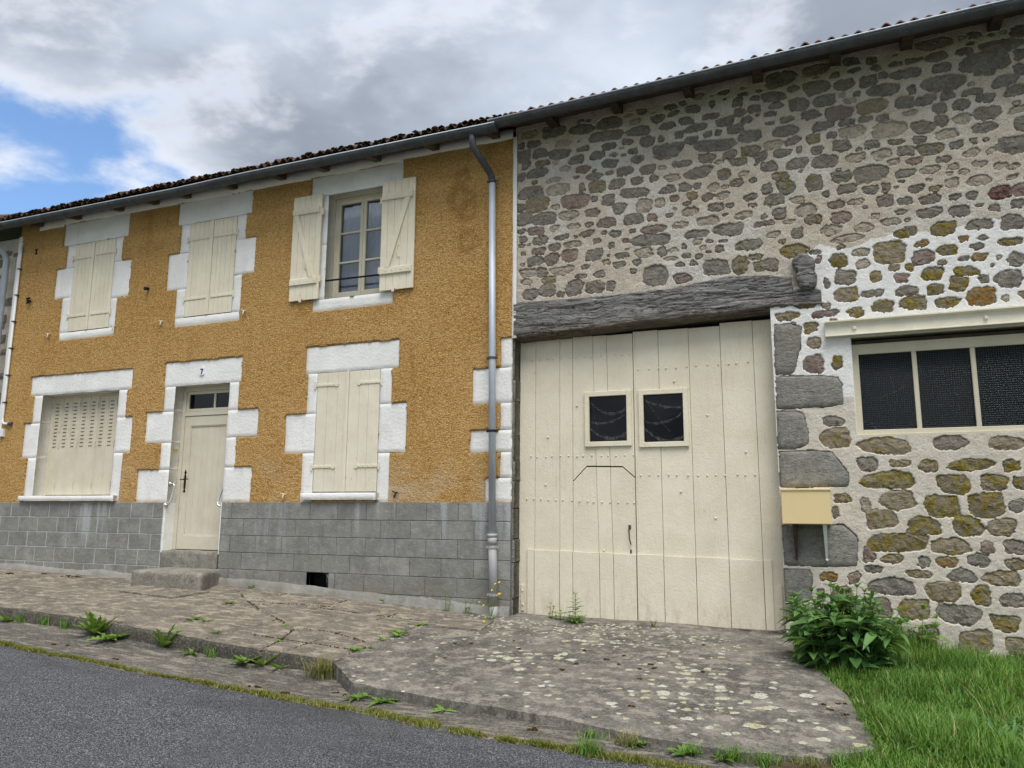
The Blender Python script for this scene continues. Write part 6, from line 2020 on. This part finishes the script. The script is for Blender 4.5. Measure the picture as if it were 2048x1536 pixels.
# ================================================================== NEIGHBOUR at the far end
nb = empty('neighbour_house', (-15, .3, .8), 'rough dark stone neighbouring house at the far end of the row', 'house')
MB().box(-20, -12.70, .12, .5, .5, 6.45).build('wall', M['mortar'], nb)
for i in range(70):
    x, z = rng.uniform(-14.0, -12.8), rng.uniform(1.0, 6.3)
    wd = rng.uniform(.12, .3)
    rough_block(x - wd / 2, x + wd / 2, z - wd * .28, z + wd * .28, .10, .2, 200 + i, .06, .01, .02).build('stone', M['stone_g'], nb, True)
rn = roof(nb, -20, -12.80, 6.52, 6.56, -.42, tile_a, .25, 'tile_clay', 3.9, lift=.06)
MB().tube([(-12.93, -.47, 6.38), (-12.92, -.40, 6.25), (-12.90, -.12, 6.1), (-12.90, -.06, 6.0), (-12.87, -.06, .9)], .05, 12).build('downpipe', M['zinc_new'], nb, True)
MB().box(-20, -12.8, 7.5, 7.7, .5, 6.4).build('rear_walls', M['interior_dark'], nb)

# ================================================================== DOOR STEPS
def granite(name, x0, x1, y0, y1, z0, z1, label, rnd=.05, seed=1, taper=0):
    nxs, nys, nzs = 26, 12, 10
    V, idx, F = [], {}, []
    def add(p):
        k = tuple(round(c, 4) for c in p)
        if k not in idx:
            idx[k] = len(V)
            V.append(p)
        return idx[k]
    xs, ys, zs = np.linspace(x0, x1, nxs), np.linspace(y0, y1, nys), np.linspace(z0, z1, nzs)
    def face(A, B, f):
        for i in range(len(A) - 1):
            for j in range(len(B) - 1):
                F.append(tuple(add(f(a, c)) for a, c in ((A[i], B[j]), (A[i + 1], B[j]), (A[i + 1], B[j + 1]), (A[i], B[j + 1]))))
    face(xs, zs, lambda a, c: (a, y0, c))
    face(xs, ys, lambda a, c: (a, c, z1))
    face(ys, zs, lambda a, c: (x0, a, c))
    face(ys, zs, lambda a, c: (x1, a, c))
    face(xs, zs, lambda a, c: (a, y1, c))
    V = np.array(V)
    # round the edges
    lo, hi = np.array([x0 + rnd, y0 + rnd, z0 - 9]), np.array([x1 - rnd, y1 + 9, z1 - rnd])
    q = np.clip(V, lo, hi)
    d = V - q
    L = np.linalg.norm(d, axis=1)
    L[L == 0] = 1
    V = q + d / L[:, None] * np.minimum(np.linalg.norm(d, axis=1), rnd)[:, None]
    if taper:
        V[:, 0] -= taper * np.clip((V[:, 1] - y0) / (y1 - y0), 0, 1) * np.clip((V[:, 0] - x0) / (x1 - x0), 0, 1)
    V += .016 * (np.stack([fbm(V[:, 1] * 9, V[:, 2] * 9, seed), fbm(V[:, 0] * 7, V[:, 2] * 9, seed + 3), fbm(V[:, 0] * 7, V[:, 1] * 7, seed + 6)], -1) - .5)
    b = MB()
    b.v, b.f = [tuple(v) for v in V], F
    return tag(b.build(name, M['granite_step'], None, True), label, 'step')
granite('stone_step', -8.90, -7.89, -.03, .30, .70, 1.188, 'grey granite threshold block directly under the front door', .012, 5)
granite('stone_step', -8.80, -7.56, -.63, -.035, .62, .955, 'worn lichened granite step with rounded front below the door threshold', .05, 9, .24)
V = [(-8.70, -1.06), (-7.50, -1.17), (-7.42, -.62), (-8.6, -.55)]
b = MB()
g = [(x, y, float(zb(x)) + SL * y) for x, y in V]
b.add([(x, y, z - .05) for x, y, z in g] + [(x, y, z + .022) for x, y, z in g] , [(4, 5, 6, 7), (0, 1, 5, 4), (1, 2, 6, 5), (2, 3, 7, 6), (3, 0, 4, 7)])
tag(b.build('paving_slab', M['pavement_concrete']), 'thin concrete slab laid on the pavement before the door step', 'slab')
V = [(-3.97, -.99), (-3.46, -.92), (-3.53, -.42), (-4.09, -.50)]
b = MB()
g = [(x, y, float(zb(x)) + SL * y) for x, y in V]
b.add([(x, y, z - .05) for x, y, z in g] + [(x, y, z + .02) for x, y, z in g], [(4, 5, 6, 7), (0, 1, 5, 4), (1, 2, 6, 5), (2, 3, 7, 6), (3, 0, 4, 7)])
tag(b.build('drain_cover', M['pavement_concrete']), 'square concrete drain cover at the foot of the downpipe', 'drain cover')

# ================================================================== LICHEN AND MOSS on the concrete
def top_z(x, y):
    return float(zb(x)) + SL * y
V, F, R = [], [], []
spots = [tuple(float(v) for v in e.split(',')) + (1.0,) for e in LICHEN.split()]
for i in range(420):
    # fine pale crusts gathered near the doors
    x = rng.uniform(-3.9, -.35)
    y = -abs(rng.gauss(0, .55)) - .12
    if y < -1.6 or float(fbm(np.array(x * 1.6), np.array(y * 1.6), 170)) < .46:
        continue
    spots.append((x, y, rng.uniform(.008, .026), 0.4))
for i in range(90):
    x, y = rng.uniform(-3.9, .05), rng.uniform(-3.3, -.8)
    spots.append((x, y, rng.uniform(.012, .03), 0.4))
lz = []
for (x, y, r, big) in spots:
    if not bool(in_poly(np.array([x]), np.array([y]), RAMP)[0]):
        continue
    n = 15
    z = float(ramp_h(np.array([x]), np.array([y]))[0]) + .0035
    k = len(V)
    t = rng.random()
    V.append((x, y, z + .003)); R.append(t)
    ph = rng.uniform(0, 6)
    for i in range(n):
        a = 2 * math.pi * i / n
        q = r * (1 + .15 * math.sin(3 * a + ph) + rng.uniform(-.22, .22))
        px_, py_ = x + q * math.cos(a), y + q * .95 * math.sin(a)
        V.append((px_, py_, z + .05 * (py_ - y) - .003)); R.append(t)
    F += [(k, k + 1 + i, k + 1 + (i + 1) % n) for i in range(n)]
me = mesh_np('lichen', V, F, False)
set_attr(me, 'rnd', R)
tag(mk('lichen', me, M['lichen']), 'pale round lichen patches scattered over the concrete ramp', 'lichen', None, 'stuff')
b = MB()
for e in MOSS.split():
    x, y, r = (float(v) for v in e.split(','))
    r = min(r, .13)
    onr = bool(in_poly(np.array([x]), np.array([y]), RAMP)[0])
    if not onr and x < -4.1 and y < float(kerb_y(x)):
        zf = lambda a, c: float(chan_h(np.array([a]), np.array([c]))[0])
    elif not onr and y < -3:
        zf = lambda a, c: float(chan_h(np.array([a]), np.array([c]))[0])
    else:
        zf = top_z
    for q in range(max(3, int(r / .012))):
        a = rng.uniform(0, 6.28)
        d = r * math.sqrt(rng.random()) * .8
        cx, cy = x + d * math.cos(a), y + d * .6 * math.sin(a)
        rr = rng.uniform(.012, .024)
        z = zf(cx, cy)
        n = 7
        vs = [(cx + rr * math.cos(t) * rng.uniform(.8, 1.2), cy + rr * math.sin(t), z - .004) for t in np.linspace(0, 2 * math.pi, n + 1)[:-1]]
        vs += [(cx + .6 * rr * math.cos(t), cy + .6 * rr * math.sin(t), z + rr * .5 * rng.uniform(.7, 1.2)) for t in np.linspace(0, 2 * math.pi, n + 1)[:-1]]
        vs.append((cx, cy, z + rr * .65))
        b.add(vs, [(i, (i + 1) % n, n + (i + 1) % n, n + i) for i in range(n)] + [(n + i, n + (i + 1) % n, 2 * n) for i in range(n)])
# moss lodged in the cracks and score lines of the pavement
lines = CRACKS + [[(x_, -.1), (x_ + .02, -2.55)] for x_ in (-6.56, -5.63, -4.70)] + [[(-7.4, -.75), (-4.25, -.75)], [(-7.4, -1.5), (-4.25, -1.5)], [(-6.5, -2.2), (-4.2, -2.2)], [(-4.16, -.6), (-4.14, -2.4)]]
for li_, ln_ in enumerate(lines):
    for (ax, ay), (bx, by) in zip(ln_[:-1], ln_[1:]):
        Ls = math.hypot(bx - ax, by - ay)
        for k in range(int(Ls / .016)):
            t = rng.random()
            cx, cy = ax + (bx - ax) * t, ay + (by - ay) * t
            if float(fbm(np.array(cx * 2.3), np.array(cy * 2.3), 175)) < (.40 if li_ < 3 else .52):
                continue
            cx += rng.gauss(0, .007)
            cy += rng.gauss(0, .007)
            rr = rng.uniform(.005, .012)
            z = top_z(cx, cy) - .004
            vs = [(cx + rr * math.cos(t_) * rng.uniform(.8, 1.3), cy + rr * math.sin(t_), z) for t_ in np.linspace(0, 2 * math.pi, 6)[:-1]] + [(cx, cy, z + .009)]
            b.add(vs, [(i, (i + 1) % 5, 5) for i in range(5)])
tag(b.build('moss_cushions', M['moss_dark'], None, True), 'dark dried moss cushions on ramp and drain channel', 'moss', None, 'stuff')


# ================================================================== GRASS BLADES
def blades(name, P, hts, mat, width=.0045, lean=.5, seg=3, seed=1, label=None, cat=None, rnd=None, kind='stuff', parent=None):
    g = np.random.default_rng(seed)
    P = np.asarray(P, float)
    n = len(P)
    hts = np.asarray(hts, float)
    az = g.uniform(0, 2 * np.pi, n)
    ln = lean * g.uniform(.2, 1.25, n)
    wd = width * g.uniform(.6, 1.3, n)
    side = np.stack([-np.sin(az), np.cos(az), 0 * az], -1)
    dr = np.stack([np.cos(az), np.sin(az), 0 * az], -1)
    rows = []
    for k in range(seg + 1):
        t = k / seg
        c = P + dr * (ln * hts * t * t)[:, None] + np.array([0, 0, 1.0]) * (hts * (t - .28 * ln * t * t))[:, None]
        wk = wd * (1 - t) ** .7 + .0004
        rows += [c - side * wk[:, None], c + side * wk[:, None]]
    V = np.stack(rows, 1)
    m = V.shape[1]
    base = (np.arange(n) * m)[:, None, None]
    q = np.array([[2 * k, 2 * k + 1, 2 * k + 3, 2 * k + 2] for k in range(seg)])[None]
    F = (base + q).reshape(-1, 4)
    me = mesh_np(name, V.reshape(-1, 3), F, True)
    r = g.random(n) if rnd is None else rnd
    set_attr(me, 'rnd', np.repeat(r, m))
    o = mk(name, me, M[mat], parent)
    return tag(o, label, cat, None, kind)

g = np.random.default_rng(5)
N = 70000
X = -.55 + 3.6 * g.random(N) ** 1.25
Y = -3.72 * g.random(N) + .02
lim = np.interp(Y, [-3.75, -3.45, -3.1, -2.45, -1.93, -1.2, -.6, 0], [-.05, -.02, .2, .13, .05, -.15, -.28, -.42])
dens = fbm(X * 2.2, Y * 2.2, 180)
ok = (X > lim - .05 * g.random(N)) & (Y > edge_y(X) + .04) & (g.random(N) < .35 + 1.2 * dens)
X, Y = X[ok], Y[ok]
tall = fbm(X * 1.8 + 4, Y * 1.8, 181)
h = .05 + .22 * np.clip((tall - .38) * 2.6, 0, 1) * g.random(len(X)) + .05 * g.random(len(X))
nearw = np.clip(1 + Y / 1.0, 0, 1)
h = h * (1 + .6 * nearw) * np.clip((X - np.interp(Y, [-3.75, -3.1, -1.93, -1.2, 0], [-.05, .2, .05, -.15, -.42])) / .25 + .45, .45, 1)
Z = zb(X) + SL * Y - .02 + .05 * (fbm(X * 3, Y * 3, 6) - .5) - .005
blades('grass', np.stack([X, Y, Z], -1), h, 'grass', .0042, .75, 3, 3, 'rough green grass growing beside the ramp below the barn window', 'grass')
# moss and fine grass along the edge of the road
N = 60000
X = -15 + 15.3 * g.random(N) ** .8
wdt = .02 + .10 * fbm(X * 1.1, X * 0 + 3, 190)
Y = ragged_edge(X) + .02 + g.normal(0, .34, N) * wdt * 1.3 * (.35 + 1.2 * fbm(X * 6, X * 0 + 9, 191) ** 1.5)
ok = fbm(X * 4.5, Y * 0 + 5, 192) + .25 * (g.random(N) - .5) > .36
X, Y = X[ok], Y[ok]
h = .006 + .034 * g.random(len(X)) ** 1.6 * fbm(X * 7, Y * 7, 193) * 1.6
Z = np.maximum(chan_h(X, Y), road_h(X, Y)) - .003
blades('moss_strip', np.stack([X, Y, Z], -1), h, 'moss_strip', .0045, .9, 1, 4, 'yellow green moss strip along the edge of the road', 'moss')

# ================================================================== PLANTS
def leaf_mesh(name, wid=.32, curl=.25, fold=.12, teeth=0, st=7, point=1.0):
    """leaf of length 1 along +X, upper side +Z"""
    V, F = [], []
    for i in range(st + 1):
        t = i / st
        wq = wid * .5 * (math.sin(math.pi * min(1, t ** .75 * .98 + .02)) ** point)
        if teeth:
            wq *= 1 + .45 * (1 if i % 2 else -1) * (0 < i < st)
        z = -curl * t * t
        V += [(t, -wq, z + fold * wq * 2), (t, 0, z), (t, wq, z + fold * wq * 2)]
    for i in range(st):
        for k in range(2):
            F.append((i * 3 + k, (i + 1) * 3 + k, (i + 1) * 3 + k + 1, i * 3 + k + 1))
    b = MB()
    b.v, b.f = V, F
    me = b.mesh(name, True)
    return me

LEAF_BUSH = [leaf_mesh('leaf', .40, .30, .25), leaf_mesh('leaf', .36, .5, .3), leaf_mesh('leaf', .44, .12, .2)]
LEAF_DAND = [leaf_mesh('leaf', .26, .28, .2, 1, 11), leaf_mesh('leaf', .22, .10, .2, 1, 9)]
LEAF_SMALL = [leaf_mesh('leaf', .34, .2, .2, 0, 4), leaf_mesh('leaf', .28, .35, .2, 0, 4)]
LEAF_PALM = [leaf_mesh('leaf', .62, .22, .12, 1, 7)]
for lst, mt in ((LEAF_BUSH, 'bush_leaf'), (LEAF_DAND, 'weed_leaf'), (LEAF_SMALL, 'weed_leaf'), (LEAF_PALM, 'weed_leaf')):
    for me in lst:
        me.materials.append(M[mt])

COUNT, OVER = {}, {}
LEAF_LIMIT = 285


def put_leaf(parent, me, p, az, el, L, rollz=0):
    cnt = COUNT.get(parent.name, 0)
    COUNT[parent.name] = cnt + 1
    if cnt >= LEAF_LIMIT:
        T = Matrix.Translation(Vector(p)) @ Euler((rollz, -el, az), 'XYZ').to_matrix().to_4x4() @ Matrix.Scale(L, 4)
        OVER.setdefault(parent.name, MB()).add([T @ v.co for v in me.vertices], [tuple(q.vertices) for q in me.polygons])
        return None
    o = bpy.data.objects.new('leaf', me)
    COL.objects.link(o)
    o.parent = parent
    o.location = p
    o.rotation_euler = Euler((rollz, -el, az), 'XYZ')
    o.scale = (L, L, L)
    return o

def leafy(name, base, label, cat, stems, leaf_list, llen, gap, r2, group=None, spread=.5, topsmall=True, mat='weed_leaf', drop=.2):
    root = empty(name, base, label, cat, group)
    sb = MB()
    for (ox, oy, hx_, hy_, hh) in stems:
        p0 = Vector((ox, oy, -.02))
        p3 = Vector((ox + hx_, oy + hy_, hh))
        pts = []
        for i in range(7):
            t = i / 6
            pts.append(Vector((ox + hx_ * t ** 1.4, oy + hy_ * t ** 1.4, -.02 + (hh + .02) * t)))
        sb.tube(pts, [.0055 * (1 - .6 * i / 6) for i in range(7)], 5)
        n = max(2, int(hh / gap))
        for k in range(n + 1):
            t = .12 + .88 * k / n
            i = min(5, int(t * 6))
            p = pts[i].lerp(pts[i + 1], t * 6 - i) if i < 6 else pts[6]
            a0 = (k % 2) * math.pi / 2 + r2.uniform(-.5, .5)
            sz = llen * (1 - .5 * max(0, t - .7) / .3) * r2.uniform(.75, 1.15)
            for sgn in ((0, math.pi) if k < n else (0, math.pi / 2, math.pi, 1.5 * math.pi)):
                q = sz if k < n else sz * .8
                put_leaf(root, r2.choice(leaf_list), p, a0 + sgn + r2.uniform(-.2, .2), (.55 if k == n else .1) + r2.uniform(-2.2, 1.2) * drop + .35 * t, q, r2.uniform(-.4, .4))
    so = sb.mesh('stems', True)
    so.materials.append(M[mat])
    s = bpy.data.objects.new('stems', so)
    COL.objects.link(s)
    s.parent = root
    if root.name in OVER:
        me = OVER[root.name].mesh('inner_leaves', True)
        me.materials.append(M[mat])
        o = bpy.data.objects.new('inner_leaves', me)
        COL.objects.link(o)
        o.parent = root
        tag(o, kind='stuff')
    return root

r2 = random.Random(11)
stems = []
for i in range(64):
    a = r2.uniform(0, 6.28)
    q = math.sqrt(r2.random())
    ox, oy = .32 * q * math.cos(a), .32 * q * math.sin(a)
    hh = r2.uniform(.54, .76) * (1 - .42 * q) + .03
    if ox < -.05: hh *= 1.05
    stems.append((ox, oy, ox * .5 + r2.uniform(-.08, .08), oy * .5 - .05 + r2.uniform(-.08, .06), hh))
stems.sort(key=lambda t: t[1] + .3 * -t[4])
leafy('leafy_plant', (0.04, -.95, top_z(0.04, -.95)), 'dense green leafy plant growing at the barn wall between doors and grass', 'plant', stems, LEAF_BUSH, .195, .085, r2, None, mat='bush_leaf')
stems = [(.0, .0, .03, -.02, .44), (.08, .03, .06, 0, .36), (-.07, -.02, -.05, -.03, .32), (.02, -.08, .02, -.07, .28)]
leafy('broadleaf_weed', (.74, -.22, top_z(.74, -.22)), 'broad toothed weed standing in the grass by the barn wall', 'weed', stems, LEAF_PALM, .15, .075, r2)
# ragwort before the door
stems = [(0, 0, .01, -.01, .30)]
rw = leafy('ragwort', (-2.66, -.16, top_z(-2.66, -.16)), 'tall toothed ragwort with rosette at the foot of the barn doors', 'weed', stems, LEAF_DAND, .115, .024, r2, drop=.05)
for i in range(12):
    put_leaf(rw, LEAF_DAND[i % 2], (0, 0, .01), i * 2.4, .25 + .2 * r2.random(), r2.uniform(.13, .19))
leafy('small_weed', (-3.02, .02, top_z(-3.02, 0.02)), 'slender upright weed with narrow leaves against the barn door', 'weed', [(0, 0, .01, 0, .16), (.02, 0, .03, 0, .12)], LEAF_SMALL, .09, .045, r2)
leafy('small_weed', (-2.88, -.03, top_z(-2.88, -.03)), 'bushy pale green seedling beside the ragwort', 'weed', [(0, 0, .01, 0, .09), (.03, 0, .03, 0, .07), (-.03, .0, -.03, 0, .07), (.10, 0, .01, 0, .07)], LEAF_SMALL, .085, .03, r2)
# dandelion rosettes along kerb and lip
def rosette(base, label, group, n, L, up, leafs=LEAF_DAND, name='dandelion_rosette'):
    root = empty(name, base, label, 'weed', group)
    a0 = r2.uniform(0, 6)
    for i in range(n):
        put_leaf(root, r2.choice(leafs), (r2.uniform(-.012, .012), r2.uniform(-.012, .012), -.005), a0 + i * 2.399, up * r2.uniform(.6, 1.25), L * r2.uniform(.65, 1.15), r2.uniform(-.3, .3))
    return root
def cz(x, y):
    return float(chan_h(np.array([x]), np.array([y]))[0])
KG = 'dandelion rosettes growing at the foot of the kerb'
rosette((-7.10, -2.53, cz(-7.1, -2.53)), 'largest upright dandelion clump at the foot of the kerb', None, 22, .30, .95)
rosette((-6.80, -2.60, cz(-6.8, -2.6)), 'flat spreading dandelion next to the largest kerb clump', None, 15, .26, .45)
rosette((-6.10, -2.60, cz(-6.1, -2.6)), 'dandelion with steep upright leaves standing alone at the kerb', None, 12, .27, 1.05)
for x, n, L, up in ((-5.69, 7, .17, .4), (-5.02, 11, .21, .5), (-4.84, 11, .20, .6), (-4.65, 8, .15, .6), (-8.55, 9, .17, .6), (-9.3, 9, .17, .6)):
    y = float(kerb_y(x)) - .05
    rosette((x, y, cz(x, y)), 'small dandelion rosette at the foot of the kerb', KG, n, L, up)
LG = 'dandelion rosettes along the lip of the ramp'
for x, y, n, L, up in ((-3.50, -3.15, 14, .15, .4), (-3.25, -3.20, 15, .16, .35), (-2.66, -3.30, 7, .12, .25), (-1.22, -3.53, 9, .12, .5), (-.68, -3.57, 8, .12, .5)):
    rosette((x, y, cz(x, y) + .005), 'dandelion rosette at the lip of the concrete ramp', LG, n, L, up)
star = rosette((-.90, -3.57, cz(-.9, -3.57) + .0), 'single star shaped weed with long smooth leaves by the channel', None, 10, .14, .6, LEAF_SMALL, 'star_weed')
PG = 'tiny weeds in the cracks of the pavement'
for x, y, n, L in ((-6.68, -1.06, 9, .10), (-6.35, -1.98, 10, .11), (-6.2, -1.95, 8, .09), (-5.7, -2.33, 8, .08), (-4.14, -.94, 9, .11), (-4.3, -1.0, 7, .08), (-4.15, -1.42, 10, .12), (-4.1, -1.55, 10, .11), (-4.13, -1.75, 7, .08), (-4.15, -2.22, 10, .10), (-4.1, -2.1, 7, .08), (-5.35, -1.72, 6, .06), (-4.95, -2.3, 6, .06)):
    rosette((x, y, top_z(x, y)), 'tiny weed growing in a crack of the pavement', PG, n, L, .5, LEAF_SMALL, 'crack_weed')
WG = 'small weeds at the foot of the block plinth'
for x, y, z_, lb in ((-7.2, -.10, .02, 'tiny weed at the plinth foot between door step and cellar vent'), (-5.15, -.12, .03, 'tiny weed at the plinth foot between cellar vent and downpipe')):
    rosette((x, y, top_z(x, y) + z_), lb, WG, 8, .07, .6, LEAF_SMALL, 'wall_weed')
for x, hh, lb in ((-4.28, .24, 'taller two stemmed weed against the plinth left of the drain cover'), (-4.02, .19, 'shorter upright weed against the plinth behind the drain cover')):
    leafy('wall_weed', (x, -.12, top_z(x, -.12)), lb, 'weed', [(0, 0, .01, -.02, hh), (.04, -.01, .04, -.02, hh * .6)], LEAF_SMALL, .08, .05, r2, 'upright weeds against the plinth near the downpipe')
# buttercup at the downpipe
bc = empty('buttercup', (-3.62, -.30, top_z(-3.62, -.3)), 'wispy yellow flowered weed around the foot of the downpipe', 'weed')
sb, fl = MB(), []
for i in range(8):
    dx, dy, hh = r2.uniform(-.36, .14), r2.uniform(-.1, .14), r2.uniform(.12, .42)
    if i == 0: dx, dy, hh = .05, -.28, .02
    pts = [Vector((0, 0, 0)).lerp(Vector((dx, dy, hh)), t) + Vector((0, 0, .04 * math.sin(t * 3.1))) for t in np.linspace(0, 1, 6)]
    sb.tube(pts, .0022, 4)
    fl.append(pts[-1])
me = sb.mesh('stems'); me.materials.append(M['weed_leaf'])
s = bpy.data.objects.new('stems', me); COL.objects.link(s); s.parent = bc
fm = MB()
n = 10
fm.add([(.014 * (1 if i % 2 else .75) * math.cos(6.283 * i / n), .014 * (1 if i % 2 else .75) * math.sin(6.283 * i / n), .005) for i in range(n)] + [(0, 0, -.004)], [(i, (i + 1) % n, n) for i in range(n)])
fme = fm.mesh('flower'); fme.materials.append(M['flower_yellow'])
for p in fl:
    o = bpy.data.objects.new('flower', fme); COL.objects.link(o); o.parent = bc; o.location = p; o.rotation_euler = (r2.uniform(.3, 1.2), r2.uniform(-.5, .5), 0)
for i in range(10):
    put_leaf(bc, LEAF_SMALL[i % 2], (r2.uniform(-.1, .1), r2.uniform(-.05, .05), 0), i * 2.4, .5, .07)

def tuft(x, y, z, n, h, label, group=None, mat='grass', lean=.8, spread=.03, wid=.0028):
    g = np.random.default_rng(int(abs(x * 1000 + y * 77)))
    P = np.stack([x + g.normal(0, spread, n), y + g.normal(0, spread * .6, n), np.full(n, z - .005)], -1)
    o = blades('grass_tuft', P, h * g.uniform(.4, 1.1, n), mat, wid, lean, 4, int(abs(x * 500)) + 1, label, 'grass tuft', None, None)
    if group:
        o['group'] = group
    return o
tuft(-4.16, -2.72, cz(-4.16, -2.72), 260, .24, 'half dried bushy grass tuft where kerb meets ramp', None, 'dry_grass', 1.2, .05)
TG = 'thin grass tufts along the kerb'
for x in (-8.35, -7.95, -7.62, -5.45, -9.0, -9.9, -10.6):
    y = float(kerb_y(x)) - .03
    tuft(x, y, cz(x, y), 60, .15, 'thin grass tuft at the foot of the kerb', TG)
tuft(-1.42, -3.83, cz(-1.42, -3.8), 170, .13, 'low pale grass tuft rising from the mossy road edge', None, 'grass', .7, .04)
tuft(-1.80, -.12, top_z(-1.8, -.12), 24, .17, 'few wispy grass blades under the barn door', None, 'dry_grass', 1.3, .010)
CG = 'grass tufts along the channel beside the ramp'
for x, y, n, h in ((-1.5, -3.5, 70, .06), (-1.25, -3.55, 80, .11), (-.62, -3.56, 110, .11), (-.42, -3.56, 110, .10), (-.2, -3.5, 120, .10), (.0, -3.4, 130, .12), (.12, -3.25, 130, .12), (-.85, -3.57, 70, .08)):
    tuft(x, y, cz(x, y) + .01, n, h, 'grass tuft in the joint between ramp and channel', CG, 'grass' if n % 20 else 'dry_grass', .9, .022 + .00018 * n)

g = np.random.default_rng(15)
N = 420
X = .0 + 2.6 * g.random(N)
Y = -3.6 * g.random(N)
ok = (X > np.interp(Y, [-3.75, -3.1, -1.93, -1.2, 0], [.0, .25, .1, -.05, -.2])) & (fbm(X * 1.6, Y * 1.6, 185) > .48)
X, Y = X[ok], Y[ok]
blades('dead_stalks', np.stack([X, Y, zb(X) + SL * Y - .02], -1), .10 + .22 * g.random(len(X)), 'dry_grass', .0032, .9, 4, 8, 'pale dead stalks standing among the green grass', 'grass')
N = 5200
X = -.2 + 2.9 * g.random(N)
Y = -3.6 * g.random(N)
ok = (X > np.interp(Y, [-3.75, -3.1, -1.93, -1.2, 0], [.15, .38, .25, .1, -.2])) & (fbm(X * 2.4 + 7, Y * 2.4, 186) > .56)
X, Y = X[ok], Y[ok]
blades('clover', np.stack([X, Y, zb(X) + SL * Y - .01], -1), .05 + .09 * g.random(len(X)), 'bush_leaf', .016, 1.5, 3, 9, 'low broad leaved herbs growing through the grass', 'herbs')
